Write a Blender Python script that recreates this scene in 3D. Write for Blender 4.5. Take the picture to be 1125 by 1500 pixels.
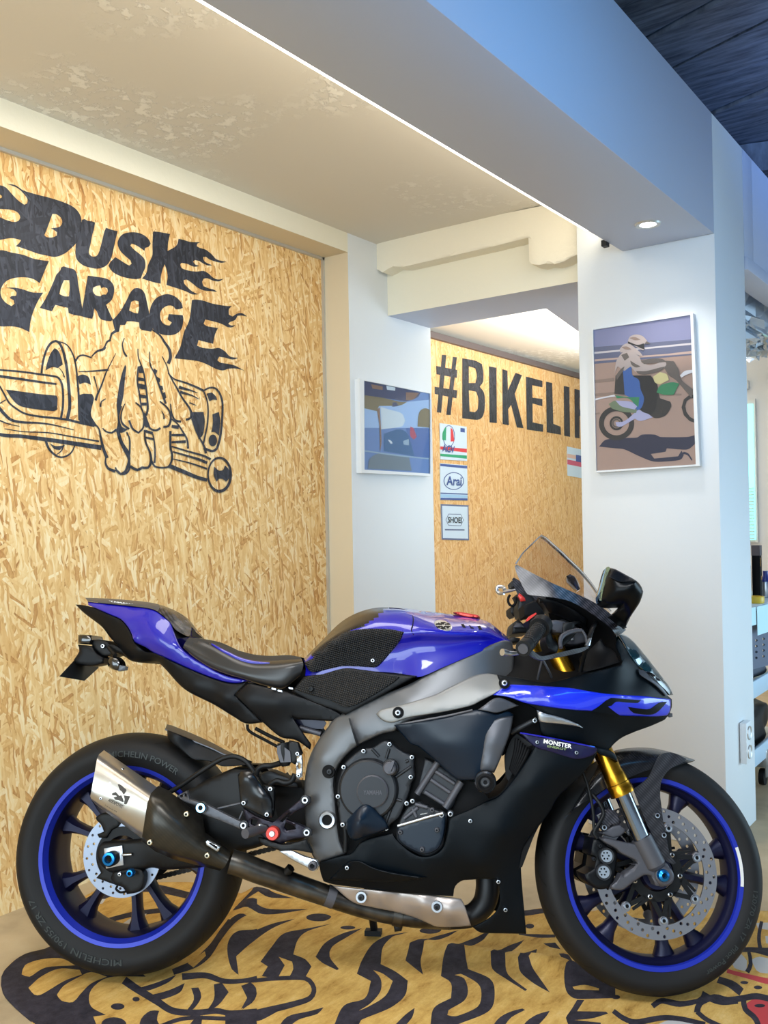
import bpy, bmesh, math, random
import numpy as np
from mathutils import Vector, Matrix, geometry

random.seed(7)
for _o in list(bpy.data.objects):
    bpy.data.objects.remove(_o, do_unlink=True)
SC = bpy.context.scene
COL = SC.collection

# ------------------------------------------------------------------ camera
FPX = 1338.0                      # focal length in pixels of the 1125x1500 frame
CAM_H = 1.225
_yaw, _pit, _rol = 0.63231117, 0.00882681, -0.01774014
FWD = np.array([math.cos(_yaw)*math.cos(_pit), math.sin(_yaw)*math.cos(_pit), math.sin(_pit)])
_r = np.array([math.sin(_yaw), -math.cos(_yaw), 0.0]); _u = np.cross(_r, FWD)
RIGHT = _r*math.cos(_rol) + _u*math.sin(_rol)
UP = -_r*math.sin(_rol) + _u*math.cos(_rol)
CAM = np.array([0.0, 0.0, CAM_H])
cam_data = bpy.data.cameras.new('camera')
cam_data.sensor_fit = 'VERTICAL'; cam_data.sensor_height = 36.0
cam_data.lens = FPX/1500.0*36.0
cam_data.clip_start = 0.05; cam_data.clip_end = 100
cam = bpy.data.objects.new('camera', cam_data); COL.objects.link(cam)
_m = Matrix.Identity(4)
for _i, _v in enumerate((RIGHT, UP, -FWD)):
    for _j in range(3): _m[_j][_i] = _v[_j]
_m.translation = Vector(CAM); cam.matrix_world = _m
SC.camera = cam

# ------------------------------------------------------------------ world, lights, exposure
SC.view_settings.view_transform = 'Standard'
SC.view_settings.look = 'None'
SC.view_settings.gamma = 1.0
SC.view_settings.use_curve_mapping = False
SC.view_settings.exposure = 0.12
wd = bpy.data.worlds.new('world'); SC.world = wd; wd.use_nodes = True
_bg = wd.node_tree.nodes['Background']
_bg.inputs[0].default_value = (0.62, 0.82, 1.0, 1); _bg.inputs[1].default_value = 0.95

def area_light(name, loc, target, size, energy, color, size_y=None, spread=math.pi):
    l = bpy.data.lights.new(name, 'AREA'); l.energy = energy; l.color = color
    l.shape = 'RECTANGLE' if size_y else 'SQUARE'; l.size = size
    if size_y: l.size_y = size_y
    l.spread = spread
    o = bpy.data.objects.new(name, l); COL.objects.link(o)
    o.location = loc
    o.rotation_euler = (Vector(target)-Vector(loc)).to_track_quat('-Z', 'Y').to_euler()
    return o
# open garage door behind the camera: daylight
area_light('daylight_door', (-2.5, 0.7, 1.75), (2.6, 1.8, 1.1), 3.2, 122, (0.78, 0.92, 1.0), 2.3)
# sky light through the side glazing, falls on the outer side of the beam and pillar
area_light('daylight_side', (5.0, -1.6, 0.8), (3.7, 0.98, 0.7), 2.2, 16, (0.56, 0.82, 1.0), 1.4, 1.35)
# unseen blue accent lights, added to wash the beam and the boarded roof
area_light('blue_wash', (1.75, 0.0, 2.2), (2.3, 0.98, 2.42), 0.7, 6.5, (0.06, 0.46, 1.0), 0.3)
area_light('blue_wash_roof', (3.4, -0.5, 2.15), (4.1, -0.1, 3.05), 0.8, 20.0, (0.16, 0.40, 1.0), 0.4, 1.7)
# overhead fill added to brighten the rug and the bike's top
area_light('hall_fill', (0.3, 0.6, 2.6), (1.9, 1.25, 0), 1.4, 18, (0.94, 0.97, 1.0), 0.6, 1.6)
# LED strip behind the inner edge of the beam
area_light('led_strip_glow', (1.2, 1.40, 2.36), (1.2, 2.0, 2.50), 4.4, 8, (1.0, 0.92, 0.76), 0.05)
# fill added under the bay ceiling, where no lamp hangs
area_light('bay_fill', (1.6, 1.95, 2.515), (1.6, 1.95, 0), 1.6, 17, (1.0, 0.96, 0.90), 0.5)
# lamps of the next room
area_light('next_room_lamp', (5.4, 2.1, 2.2), (5.4, 2.3, 3.0), 2.4, 52, (1.0, 0.97, 0.92), 1.0)
area_light('next_room_side', (5.0, 1.3, 2.0), (5.2, 3.2, 1.5), 1.8, 16, (1.0, 0.97, 0.93), 1.0)
# ------------------------------------------------------------------ geometry tools
def A3(p):
    return np.array([(q[0], q[1], q[2] if len(q) > 2 else 0.0) for q in p], float)

def rays(P):
    return FWD*FPX + np.outer(P[:, 0]-562.5, RIGHT) - np.outer(P[:, 1]-750.0, UP)

class BikeMap:
    """photo point + lateral distance from the bike's mid plane -> bike coordinates"""
    def __init__(s, M, O, S0=None, RS=None):
        s.S0 = S0; s.RS = RS
        if RS is None:
            s.A = M; s.o = O; s.inn = np.array([0, 1.0, 0])
        else:
            s.A = M@RS; s.o = O + M@(S0-RS@S0); s.inn = RS@np.array([0, 1.0, 0])
        s.cb = s.A.T@(CAM-s.o)
    def loc(s, P):
        P = np.atleast_2d(np.asarray(P, float)); d = rays(P)@s.A
        t = (P[:, 2]-s.cb[1])/d[:, 1]
        return s.cb + d*t[:, None]
    def out(s, L):
        L = np.atleast_2d(L)
        return L if s.RS is None else s.S0+(L-s.S0)@s.RS.T
    def f(s, P): return s.out(s.loc(P))
    def mirror(s, V):
        if s.RS is None: return V*np.array([1, -1, 1.0])
        L = (V-s.S0)@s.RS + s.S0
        return s.out(L*np.array([1, -1, 1.0]))
    def eye(s): return s.out(s.cb)[0]

class WallMap:
    """photo point -> point on the axis plane of a wall or the floor (offset = 3rd value, into the wall)"""
    def __init__(s, axis, val, sign=1):
        s.ax = axis; s.val = val; s.inn = np.zeros(3); s.inn[axis] = sign; s.sign = sign
    def f(s, P):
        P = np.atleast_2d(np.asarray(P, float)); d = rays(P)
        t = (s.val+s.sign*P[:, 2]-CAM[s.ax])/d[:, s.ax]
        return CAM + d*t[:, None]
    def eye(s): return CAM

def tps(ctrl):
    c = A3(ctrl); n = len(c)
    sc = max(np.ptp(c[:, 0]), np.ptp(c[:, 1]), 1.0); xy = c[:, :2]/sc
    def U(d2): return np.where(d2 > 1e-12, d2*np.log(d2+1e-12), 0)
    D = ((xy[:, None]-xy[None])**2).sum(-1)
    K = U(D)+np.eye(n)*1e-4; Pm = np.c_[np.ones(n), xy]
    Amat = np.block([[K, Pm], [Pm.T, np.zeros((3, 3))]])
    w = np.linalg.lstsq(Amat, np.r_[c[:, 2], 0, 0, 0], rcond=None)[0]
    def f(x, y):
        q = np.c_[np.ravel(x), np.ravel(y)]/sc
        D = ((q[:, None]-xy[None])**2).sum(-1)
        return U(D)@w[:n] + w[n]+q@w[n+1:]
    return f

def smooth_loop(P, step=5.0, corner=48, closed=True):
    """Catmull-Rom through P, keeping sharp corners"""
    P = A3(P); n = len(P); out = []
    def ang(i):
        a = P[i]-P[i-1]; b = P[(i+1) % n]-P[i]
        la = np.hypot(a[0], a[1]); lb = np.hypot(b[0], b[1])
        if la < 1e-9 or lb < 1e-9: return 180
        return math.degrees(math.acos(max(-1, min(1, (a[0]*b[0]+a[1]*b[1])/(la*lb)))))
    sharp = [ang(i) > corner for i in range(n)]
    if not closed: sharp[0] = sharp[-1] = True
    for i in range(n if closed else n-1):
        j = (i+1) % n; p1, p2 = P[i], P[j]
        p0 = P[i-1] if not sharp[i] else p1*2-p2
        p3 = P[(j+1) % n] if not sharp[j] else p2*2-p1
        L = np.hypot(*(p2-p1)[:2]); k = max(1, int(L/step))
        # limit tangents so uneven spacing does not overshoot
        m1 = (p2-p0)/2; m2 = (p3-p1)/2
        for m in (m1, m2):
            lm = np.hypot(m[0], m[1])
            if lm > 1.1*L and lm > 0: m *= 1.1*L/lm
        for q in range(k):
            t = q/k; t2 = t*t; t3 = t2*t
            out.append((2*t3-3*t2+1)*p1+(t3-2*t2+t)*m1+(-2*t3+3*t2)*p2+(t3-t2)*m2)
    if not closed: out.append(P[-1])
    return np.array(out)

def pip(poly, pts):
    x, y = pts[:, 0], pts[:, 1]; ins = np.zeros(len(pts), bool); n = len(poly)
    for i in range(n):
        x1, y1 = poly[i][0], poly[i][1]; x2, y2 = poly[(i+1) % n][0], poly[(i+1) % n][1]
        if y1 == y2: continue
        c = ((y1 > y) != (y2 > y)) & (x < (x2-x1)*(y-y1)/(y2-y1)+x1)
        ins ^= c
    return ins

def dist_loop(poly, pts):
    d = np.full(len(pts), 1e9); n = len(poly)
    for i in range(n):
        a = poly[i][:2]; b = poly[(i+1) % n][:2]; ab = b-a; l2 = ab@ab
        if l2 < 1e-12: continue
        t = np.clip(((pts-a)@ab)/l2, 0, 1)
        q = a+t[:, None]*ab
        d = np.minimum(d, np.hypot(*(pts-q).T))
    return d

def mk(name, V, F, mats, parent=None, fm=None, ang=35, smooth=True):
    me = bpy.data.meshes.new(name)
    me.from_pydata([tuple(map(float, v)) for v in V], [], [tuple(int(i) for i in f) for f in F])
    if not isinstance(mats, (list, tuple)): mats = [mats]
    for m in mats: me.materials.append(m)
    if fm is not None and len(fm) == len(me.polygons):
        me.polygons.foreach_set('material_index', [int(i) for i in fm])
    if smooth:
        me.polygons.foreach_set('use_smooth', [True]*len(me.polygons))
        try: me.set_sharp_from_angle(angle=math.radians(ang))
        except Exception: pass
    me.update()
    o = bpy.data.objects.new(name, me); COL.objects.link(o)
    if parent is not None: o.parent = parent
    return o

def tri2d(loops, pts, keep):
    vs = []; es = []
    for L in loops:
        b = len(vs); n = len(L)
        vs += [Vector((float(p[0]), float(p[1]))) for p in L]
        es += [(b+i, b+(i+1) % n) for i in range(n)]
    vs += [Vector((float(p[0]), float(p[1]))) for p in pts]
    r = geometry.delaunay_2d_cdt(vs, es, [], 0, 1e-4)
    V = np.array([(v.x, v.y) for v in r[0]]); T = [f for f in r[2] if len(f) == 3]
    if not T: return V, np.zeros((0, 3), int)
    T = np.array(T); c = V[T].mean(1); k = keep(c)
    return V, T[k]

def grid_in(poly, step, holes=()):
    lo = poly[:, :2].min(0); hi = poly[:, :2].max(0)
    gx = np.arange(lo[0]+step*.5, hi[0], step); gy = np.arange(lo[1]+step*.5, hi[1], step*.87)
    if len(gx) == 0 or len(gy) == 0: return np.zeros((0, 2))
    X, Y = np.meshgrid(gx, gy); X = X + (np.arange(len(gy)) % 2)[:, None]*step*.5
    p = np.c_[X.ravel(), Y.ravel()]; p = p[pip(poly, p)]
    if len(p) == 0: return p
    p = p[dist_loop(poly, p) > step*.45]
    for h in holes:
        if len(p): p = p[~pip(h, p) & (dist_loop(h, p) > step*.45)]
    return p

def panel(name, mats, outline, parent=None, proj=None, th=.004, edge=None, ctrl=(), latf=None, off=0.0,
          step=7, holes=(), matf=None, mir=None, corner=48, raw=False, bump=None, sub=4.0, ang=40):
    """a shaped sheet: outline traced as (x, y, depth), surface swept smoothly between the outline and ctrl depths"""
    proj = proj or BM
    oc = A3(outline)
    loop = oc if raw else smooth_loop(oc, sub, corner)
    hl = [A3(h) if raw else smooth_loop(A3(h), sub, corner) for h in holes]
    if latf is None:
        allc = list(map(tuple, oc))+[tuple(c) for c in ctrl]
        if len(set(round(c[2], 5) for c in allc)) == 1:
            v0 = allc[0][2]; latf = lambda x, y: np.full(np.size(x), v0)
        else: latf = tps(allc)
    g = [grid_in(loop, step, hl)] if step else []
    if edge and step:
        # a ring of points just inside the edge for a clean round-over
        r = edge[0]
        for fr in (.3, .75):
            pts = []
            n = len(loop)
            for i in range(n):
                t = loop[(i+1) % n][:2]-loop[i-1][:2]; l = np.hypot(*t)
                if l < 1e-6: continue
                nrm = np.array([-t[1], t[0]])/l
                for s in (1, -1): pts.append(loop[i][:2]+nrm*s*r*fr)
            pts = np.array(pts); pts = pts[pip(loop, pts)]
            if len(pts): pts = pts[dist_loop(loop, pts) > r*fr*.9]
            if len(g[0]) and len(pts): g[0] = g[0][dist_loop(loop, g[0]) > r]
            if len(pts): g.append(pts)
    pts = np.concatenate([x for x in g if len(x)]) if any(len(x) for x in g) else np.zeros((0, 2))
    def keep(c):
        k = pip(loop, c)
        for h in hl: k &= ~pip(h, c)
        return k
    V2, T = tri2d([loop]+hl, pts, keep)
    used = np.unique(T); mp = -np.ones(len(V2), int); mp[used] = np.arange(len(used)); V2 = V2[used]; T = mp[T]
    lat = latf(V2[:, 0], V2[:, 1])+off
    if edge:
        d = dist_loop(loop, V2)
        for h in hl: d = np.minimum(d, dist_loop(h, V2))
        q = np.clip(1-d/edge[0], 0, 1); lat = lat+edge[1]*(1-np.sqrt(1-q*q*.999))
    if bump is not None: lat = lat+bump(V2[:, 0], V2[:, 1])
    P = np.c_[V2, lat]
    V = proj.f(P)
    n0 = np.cross(V[T[:, 1]]-V[T[:, 0]], V[T[:, 2]]-V[T[:, 0]]); c0 = V[T].mean(1)
    if ((proj.eye()-c0)*n0).sum(1).sum() < 0: T = T[:, ::-1]
    fm = matf(V2[T].mean(1)) if matf else np.zeros(len(T), int)
    F = [tuple(t) for t in T]; nv = len(V)
    if th:
        Vb = V+proj.inn*th; V = np.concatenate([V, Vb])
        F += [(t[2]+nv, t[1]+nv, t[0]+nv) for t in T]; fm = list(fm)+list(fm)
        ed = {}
        for ti, t in enumerate(T):
            for a, b in ((t[0], t[1]), (t[1], t[2]), (t[2], t[0])):
                if (b, a) in ed: del ed[(b, a)]
                else: ed[(a, b)] = ti
        for (a, b), ti in ed.items():
            F.append((b, a, a+nv, b+nv)); fm.append(fm[ti])
    o = mk(name, V, F, mats, parent, fm, ang)
    if mir: mirrored(o, proj, name if mir is True else mir)
    return o

def mirrored(o, proj=None, name=None):
    proj = proj or BM
    me = o.data.copy(); n = len(me.vertices)
    co = np.zeros(n*3); me.vertices.foreach_get('co', co)
    me.vertices.foreach_set('co', proj.mirror(co.reshape(-1, 3)).ravel()); me.flip_normals(); me.update()
    c = bpy.data.objects.new(name or o.name.split('.')[0], me); COL.objects.link(c); c.parent = o.parent
    return c

def resample(P, n):
    P = A3(P)
    d = np.r_[0, np.cumsum(np.hypot(*np.diff(P[:, :2], axis=0).T)+1e-9)]; t = np.linspace(0, d[-1], n)
    return crom(P, d, t)

def crom(P, d, t):
    P = np.asarray(P, float); n = len(P)
    m = np.zeros_like(P)
    for i in range(n):
        a = max(0, i-1); b = min(n-1, i+1); m[i] = (P[b]-P[a])/max(d[b]-d[a], 1e-9)
    out = []
    for x in t:
        i = min(max(np.searchsorted(d, x, 'right')-1, 0), n-2); h = d[i+1]-d[i]; u = (x-d[i])/max(h, 1e-9)
        u2, u3 = u*u, u*u*u
        out.append((2*u3-3*u2+1)*P[i]+(u3-2*u2+u)*h*m[i]+(-2*u3+3*u2)*P[i+1]+(u3-u2)*h*m[i+1])
    return np.array(out)

def loft(name, mats, lines, parent=None, proj=None, n=30, m=4, sym=True, matf=None, uniform=False, ang=50, thick=0):
    """skin through a stack of traced lines; sym welds on the mirrored other half"""
    proj = proj or BM
    rows = []
    for L in lines:
        L = A3(L)
        if uniform: rows.append(crom(L, np.arange(len(L)), np.linspace(0, len(L)-1, n)))
        else: rows.append(resample(L, n))
    R = np.array(rows)                                   # lines x n x 3
    k = len(lines); t = np.linspace(0, k-1, (k-1)*m+1)
    G = np.array([crom(R[:, j], np.arange(k), t) for j in range(n)])   # n x rows x 3
    G = np.swapaxes(G, 0, 1); nr = G.shape[0]
    P = G.reshape(-1, 3); V = proj.f(P); F = []; fm = []
    for i in range(nr-1):
        for j in range(n-1):
            F.append((i*n+j, (i+1)*n+j, (i+1)*n+j+1, i*n+j+1))
    F = np.array(F)
    n0 = np.cross(V[F[:, 1]]-V[F[:, 0]], V[F[:, 2]]-V[F[:, 0]]); c0 = V[F].mean(1)
    if ((proj.eye()-c0)*n0).sum() < 0: F = F[:, ::-1]
    fm = list(matf(P[F].mean(1))) if matf else [0]*len(F)
    F = [tuple(f) for f in F]
    if sym:
        nv = len(V); Vm = proj.mirror(V); V = np.concatenate([V, Vm])
        F += [tuple(x+nv for x in f[::-1]) for f in F]; fm = fm+fm
    o = mk(name, V, F, mats, parent, fm, ang)
    bm = bmesh.new(); bm.from_mesh(o.data)
    bmesh.ops.remove_doubles(bm, verts=bm.verts, dist=4e-4)
    if thick: bmesh.ops.solidify(bm, geom=bm.faces[:], thickness=thick)
    bm.to_mesh(o.data); bm.free()
    o.data.polygons.foreach_set('use_smooth', [True]*len(o.data.polygons))
    o.data.set_sharp_from_angle(angle=math.radians(ang))
    return o

def ringloft(name, mats, rings, parent=None, cap=True, ang=35, fm=None, seg=0):
    """closed sections (3-D points, equal count) joined into a body"""
    R = [np.asarray(r, float) for r in rings]; k = len(R[0]); V = np.concatenate(R); F = []
    for i in range(len(R)-1):
        for j in range(k):
            a = i*k+j; b = i*k+(j+1) % k
            F.append((a, b, b+k, a+k))
    if cap: F += [tuple(range(k))[::-1], tuple(range((len(R)-1)*k, len(R)*k))]
    o = mk(name, V, F, mats, parent, None, ang)
    bm = bmesh.new(); bm.from_mesh(o.data); bmesh.ops.recalc_face_normals(bm, faces=bm.faces); bm.to_mesh(o.data); bm.free()
    o.data.set_sharp_from_angle(angle=math.radians(ang))
    return o

def tube_geo(pts, rad, seg=12, sm=True, cap=True):
    P = np.asarray(pts, float)
    if np.isscalar(rad): rad = [rad]*len(P)
    if sm and len(P) > 2:
        d = np.r_[0, np.cumsum(np.linalg.norm(np.diff(P, axis=0), axis=1))]
        n = max(len(P)*5, 8); t = np.linspace(0, d[-1], n)
        rad = np.interp(t, d, rad); P = crom(P, d, t)
    T = np.gradient(P, axis=0) if len(P) > 2 else np.array([P[1]-P[0]]*2)
    T = T/np.linalg.norm(T, axis=1)[:, None]
    ref = np.array([0, 0, 1.0]) if abs(T[0][2]) < .9 else np.array([1.0, 0, 0])
    nrm = np.cross(T[0], ref); nrm /= np.linalg.norm(nrm); V = []; F = []
    for i in range(len(P)):
        nrm = nrm-(nrm@T[i])*T[i]; nrm /= np.linalg.norm(nrm); b = np.cross(T[i], nrm)
        for s in range(seg):
            a = 2*math.pi*s/seg; V.append(P[i]+rad[i]*(math.cos(a)*nrm+math.sin(a)*b))
    for i in range(len(P)-1):
        for s in range(seg):
            a = i*seg+s; b = i*seg+(s+1) % seg; F.append((a, b, b+seg, a+seg))
    if cap: F += [tuple(range(seg))[::-1], tuple(range((len(P)-1)*seg, len(P)*seg))]
    return np.array(V), F

def tube(name, mats, pts, rad, parent=None, seg=12, sm=True, ang=50):
    V, F = tube_geo(pts, rad, seg, sm)
    return mk(name, V, F, mats, parent, None, ang)

def tubes(name, mats, lst, parent=None, seg=10):
    Vs = []; Fs = []; b = 0
    for pts, r in lst:
        V, F = tube_geo(pts, r, seg); Vs.append(V); Fs += [tuple(i+b for i in f) for f in F]; b += len(V)
    return mk(name, np.concatenate(Vs), Fs, mats, parent, None, 50)

def lathe_geo(profile, seg=48, closed=False):
    """profile (r, y) revolved about the lateral y axis"""
    k = len(profile); V = []; F = []
    for s in range(seg):
        a = 2*math.pi*s/seg
        for r, y in profile: V.append((r*math.cos(a), y, r*math.sin(a)))
    for s in range(seg):
        t = (s+1) % seg
        for i in range(k-1 if not closed else k):
            j = (i+1) % k
            F.append((s*k+i, s*k+j, t*k+j, t*k+i))
    return np.array(V, float), F

def lathe(name, mats, center, profile, parent=None, proj=None, seg=48, closed=False, ang=35, fm=None, local=False, basis=None):
    """center = photo point with depth (or a point of the bike if local)"""
    proj = proj or BM
    V, F = lathe_geo(profile, seg, closed)
    c = np.asarray(center, float) if local else proj.loc([center])[0]
    if basis is not None: V = V@basis.T
    V = V+c
    if hasattr(proj, 'out'): V = proj.out(V)
    fmm = None
    if fm: fmm = [fm[i % (len(F)//seg)] for i in range(len(F))]
    o = mk(name, V, F, mats, parent, fmm, ang)
    bm = bmesh.new(); bm.from_mesh(o.data)
    bmesh.ops.remove_doubles(bm, verts=bm.verts, dist=1e-6)
    bmesh.ops.recalc_face_normals(bm, faces=bm.faces); bm.to_mesh(o.data); bm.free()
    o.data.polygons.foreach_set('use_smooth', [True]*len(o.data.polygons))
    o.data.set_sharp_from_angle(angle=math.radians(ang))
    return o

def bolt(center, r=.006, parent=None, mat=None, proj=None, name='bolt', h=.006, socket=True):
    """button-head bolt with a dark hex socket, head towards the outside"""
    prof = [(0, -h*.35), (r*.42, -h*.35), (r*.46, -h), (r*.75, -h*.97), (r, -h*.4), (r, .004)]
    return lathe(name, [mat or MAT['bolt_steel'], MAT['black_plastic']], center, prof, parent, proj, 14, fm=[1, 1, 0, 0, 0])

def box(name, mats, lo, hi, parent=None, bev=0.0, fm=None):
    x0, y0, z0 = lo; x1, y1, z1 = hi
    V = [(x0, y0, z0), (x1, y0, z0), (x1, y1, z0), (x0, y1, z0), (x0, y0, z1), (x1, y0, z1), (x1, y1, z1), (x0, y1, z1)]
    F = [(0, 3, 2, 1), (4, 5, 6, 7), (0, 1, 5, 4), (1, 2, 6, 5), (2, 3, 7, 6), (3, 0, 4, 7)]
    o = mk(name, V, F, mats, parent, fm, 35, smooth=bev > 0)
    if bev:
        bm = bmesh.new(); bm.from_mesh(o.data)
        bmesh.ops.bevel(bm, geom=bm.edges[:], offset=bev, segments=2, profile=.5, affect='EDGES'); bm.to_mesh(o.data); bm.free()
        o.data.polygons.foreach_set('use_smooth', [True]*len(o.data.polygons)); o.data.set_sharp_from_angle(angle=math.radians(35))
    return o

def joinmesh(name, mats, parts, parent=None, ang=35, smooth=True):
    """parts: list of (V, F, material index)"""
    Vs = []; Fs = []; fm = []; b = 0
    for V, F, mi in parts:
        Vs.append(np.asarray(V, float)); Fs += [tuple(int(i)+b for i in f) for f in F]; fm += [mi]*len(F); b += len(V)
    return mk(name, np.concatenate(Vs), Fs, mats, parent, fm, ang, smooth)

def boxgeo(lo, hi):
    x0, y0, z0 = lo; x1, y1, z1 = hi
    return ([(x0, y0, z0), (x1, y0, z0), (x1, y1, z0), (x0, y1, z0), (x0, y0, z1), (x1, y0, z1), (x1, y1, z1), (x0, y1, z1)],
            [(0, 3, 2, 1), (4, 5, 6, 7), (0, 1, 5, 4), (1, 2, 6, 5), (2, 3, 7, 6), (3, 0, 4, 7)])

def stroke(pts, w0, w1=None, step=4.0):
    """a brush stroke as a polygon, width running from w0 (or a list) to w1"""
    P = smooth_loop(A3(pts), step, 70, closed=False)[:, :2]
    n = len(P)
    if isinstance(w0, (list, tuple)): w = np.interp(np.linspace(0, 1, n), np.linspace(0, 1, len(w0)), w0)
    else: w = np.linspace(w0, w0 if w1 is None else w1, n)
    T = np.gradient(P, axis=0); T /= np.maximum(np.hypot(*T.T), 1e-9)[:, None]
    N = np.c_[-T[:, 1], T[:, 0]]
    return np.r_[P+N*w[:, None]/2, (P-N*w[:, None]/2)[::-1]]

def ell(cx, cy, rx, ry, n=20, rot=0):
    a = np.linspace(0, 2*np.pi, n, endpoint=False); c, s = math.cos(math.radians(rot)), math.sin(math.radians(rot))
    x = rx*np.cos(a); y = ry*np.sin(a)
    return np.c_[cx+x*c-y*s, cy+x*s+y*c]

def flat(name, mats, polys, proj, parent=None, off=-.001, th=0, fms=None, step=0):
    """flat painted or printed shapes lying on a plane: list of (loop, holes) or loops"""
    parts = []
    for i, pl in enumerate(polys):
        mi = 0; holes = []; o2 = off
        if isinstance(pl, tuple):
            loop = pl[0]
            if len(pl) > 1 and pl[1] is not None: holes = pl[1]
            if len(pl) > 2: mi = pl[2]
            if len(pl) > 3: o2 = pl[3]
        else: loop = pl
        loop = np.asarray(loop, float)[:, :2]; holes = [np.asarray(h, float)[:, :2] for h in holes]
        def keep(c):
            k = pip(loop, c)
            for h in holes: k &= ~pip(h, c)
            return k
        V2, T = tri2d([loop]+holes, [], keep)
        V = proj.f(np.c_[V2, np.full(len(V2), o2)])
        if len(T) == 0: continue
        n0 = np.cross(V[T[:, 1]]-V[T[:, 0]], V[T[:, 2]]-V[T[:, 0]])
        flip = (n0*(proj.eye()-V[T].mean(1))).sum(1) < 0
        T = T.copy(); T[flip] = T[flip][:, ::-1]
        parts.append((V, T, mi))
    return joinmesh(name, mats, parts, parent, smooth=False)

def text_geo(txt, lb, rb, lt, bold=.0, font_scale=1.0):
    """letters of the built-in font fitted to a parallelogram given by three 3-D corners"""
    cu = bpy.data.curves.new('t', 'FONT'); cu.body = txt; cu.size = 1; cu.offset = bold; cu.resolution_u = 3
    ob = bpy.data.objects.new('t', cu); COL.objects.link(ob)
    dg = bpy.context.evaluated_depsgraph_get(); me = bpy.data.meshes.new_from_object(ob.evaluated_get(dg))
    V = np.array([v.co[:] for v in me.vertices]); F = [tuple(p.vertices) for p in me.polygons]
    bpy.data.objects.remove(ob); bpy.data.curves.remove(cu); bpy.data.meshes.remove(me)
    lo = V.min(0); hi = V.max(0); uv = (V[:, :2]-lo[:2])/np.maximum(hi[:2]-lo[:2], 1e-6)
    lb, rb, lt = map(lambda q: np.asarray(q, float), (lb, rb, lt))
    return lb+uv[:, :1]*(rb-lb)+uv[:, 1:]*(lt-lb), F

def lettering(name, mat, txt, quad, proj=None, parent=None, bold=0.01):
    proj = proj or BM
    c = proj.f(A3(quad)); V, F = text_geo(txt, c[0], c[1], c[2], bold)
    return mk(name, V, F, mat, parent, smooth=False)

def tag(o, label=None, cat=None, group=None, kind=None):
    if label: o['label'] = label
    if cat: o['category'] = cat
    if group: o['group'] = group
    if kind: o['kind'] = kind
    return o

def empty(name, loc=(0, 0, 0)):
    o = bpy.data.objects.new(name, None); COL.objects.link(o); o.location = loc; o.empty_display_size = .05
    return o
# ------------------------------------------------------------------ materials
MAT = {}
def lin(c):
    return tuple(((x/255)/12.92 if x/255 <= .04045 else ((x/255+.055)/1.055)**2.4) for x in c)+(1.0,)
def pm(name, rgb, rough=.5, metal=0.0, coat=0.0, coat_rough=.05, spec=.5, sheen=0):
    m = bpy.data.materials.new(name); m.use_nodes = True
    b = m.node_tree.nodes['Principled BSDF']
    b.inputs['Base Color'].default_value = lin(rgb); b.inputs['Roughness'].default_value = rough
    b.inputs['Metallic'].default_value = metal; b.inputs['Coat Weight'].default_value = coat
    b.inputs['Coat Roughness'].default_value = coat_rough; b.inputs['Specular IOR Level'].default_value = spec
    MAT[name] = m
    return m
class NT:
    def __init__(s, m): s.m = m; s.t = m.node_tree; s.b = s.t.nodes['Principled BSDF']
    def n(s, typ, **kw):
        x = s.t.nodes.new(typ)
        for k, v in kw.items():
            if k.startswith('i_'):
                key = k[2:]; key = int(key) if key.isdigit() else key.replace('_', ' ')
                x.inputs[key].default_value = v
            else: setattr(x, k, v)
        return x
    def l(s, a, b): s.t.links.new(a, b)
    def coords(s, kind='Object'): return s.n('ShaderNodeTexCoord').outputs[kind]
    def math(s, op, a, b=None, clamp=False):
        x = s.n('ShaderNodeMath', operation=op); x.use_clamp = clamp
        for i, v in enumerate((a, b)):
            if v is None: continue
            if isinstance(v, (int, float)): x.inputs[i].default_value = v
            else: s.l(v, x.inputs[i])
        return x.outputs[0]
    def mix(s, fac, a, b, blend='MIX'):
        x = s.n('ShaderNodeMix', data_type='RGBA', blend_type=blend)
        for idx, v in ((0, fac), (6, a), (7, b)):
            if isinstance(v, (int, float)): x.inputs[idx].default_value = v
            elif isinstance(v, tuple): x.inputs[idx].default_value = v
            else: s.l(v, x.inputs[idx])
        return x.outputs[2]
    def noise(s, vec, scale, detail=4, rough=.55, out=0):
        x = s.n('ShaderNodeTexNoise'); x.inputs['Scale'].default_value = scale
        x.inputs['Detail'].default_value = detail; x.inputs['Roughness'].default_value = rough
        if vec is not None: s.l(vec, x.inputs['Vector'])
        return x.outputs[out]
    def ramp(s, fac, stops):
        x = s.n('ShaderNodeValToRGB'); r = x.color_ramp
        while len(r.elements) < len(stops): r.elements.new(.5)
        for e, (p, c) in zip(r.elements, stops): e.position = p; e.color = c if len(c) == 4 else lin(c)
        s.l(fac, x.inputs[0]); return x.outputs[0]
    def bump(s, h, strength=.3, dist=.01):
        x = s.n('ShaderNodeBump'); x.inputs['Strength'].default_value = strength; x.inputs['Distance'].default_value = dist
        s.l(h, x.inputs['Height']); s.l(x.outputs[0], s.b.inputs['Normal']); return x
    def mapv(s, vec, rot=(0, 0, 0), scale=(1, 1, 1), loc=(0, 0, 0)):
        x = s.n('ShaderNodeMapping'); x.inputs['Rotation'].default_value = rot; x.inputs['Scale'].default_value = scale
        x.inputs['Location'].default_value = loc; s.l(vec, x.inputs['Vector']); return x.outputs[0]

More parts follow.
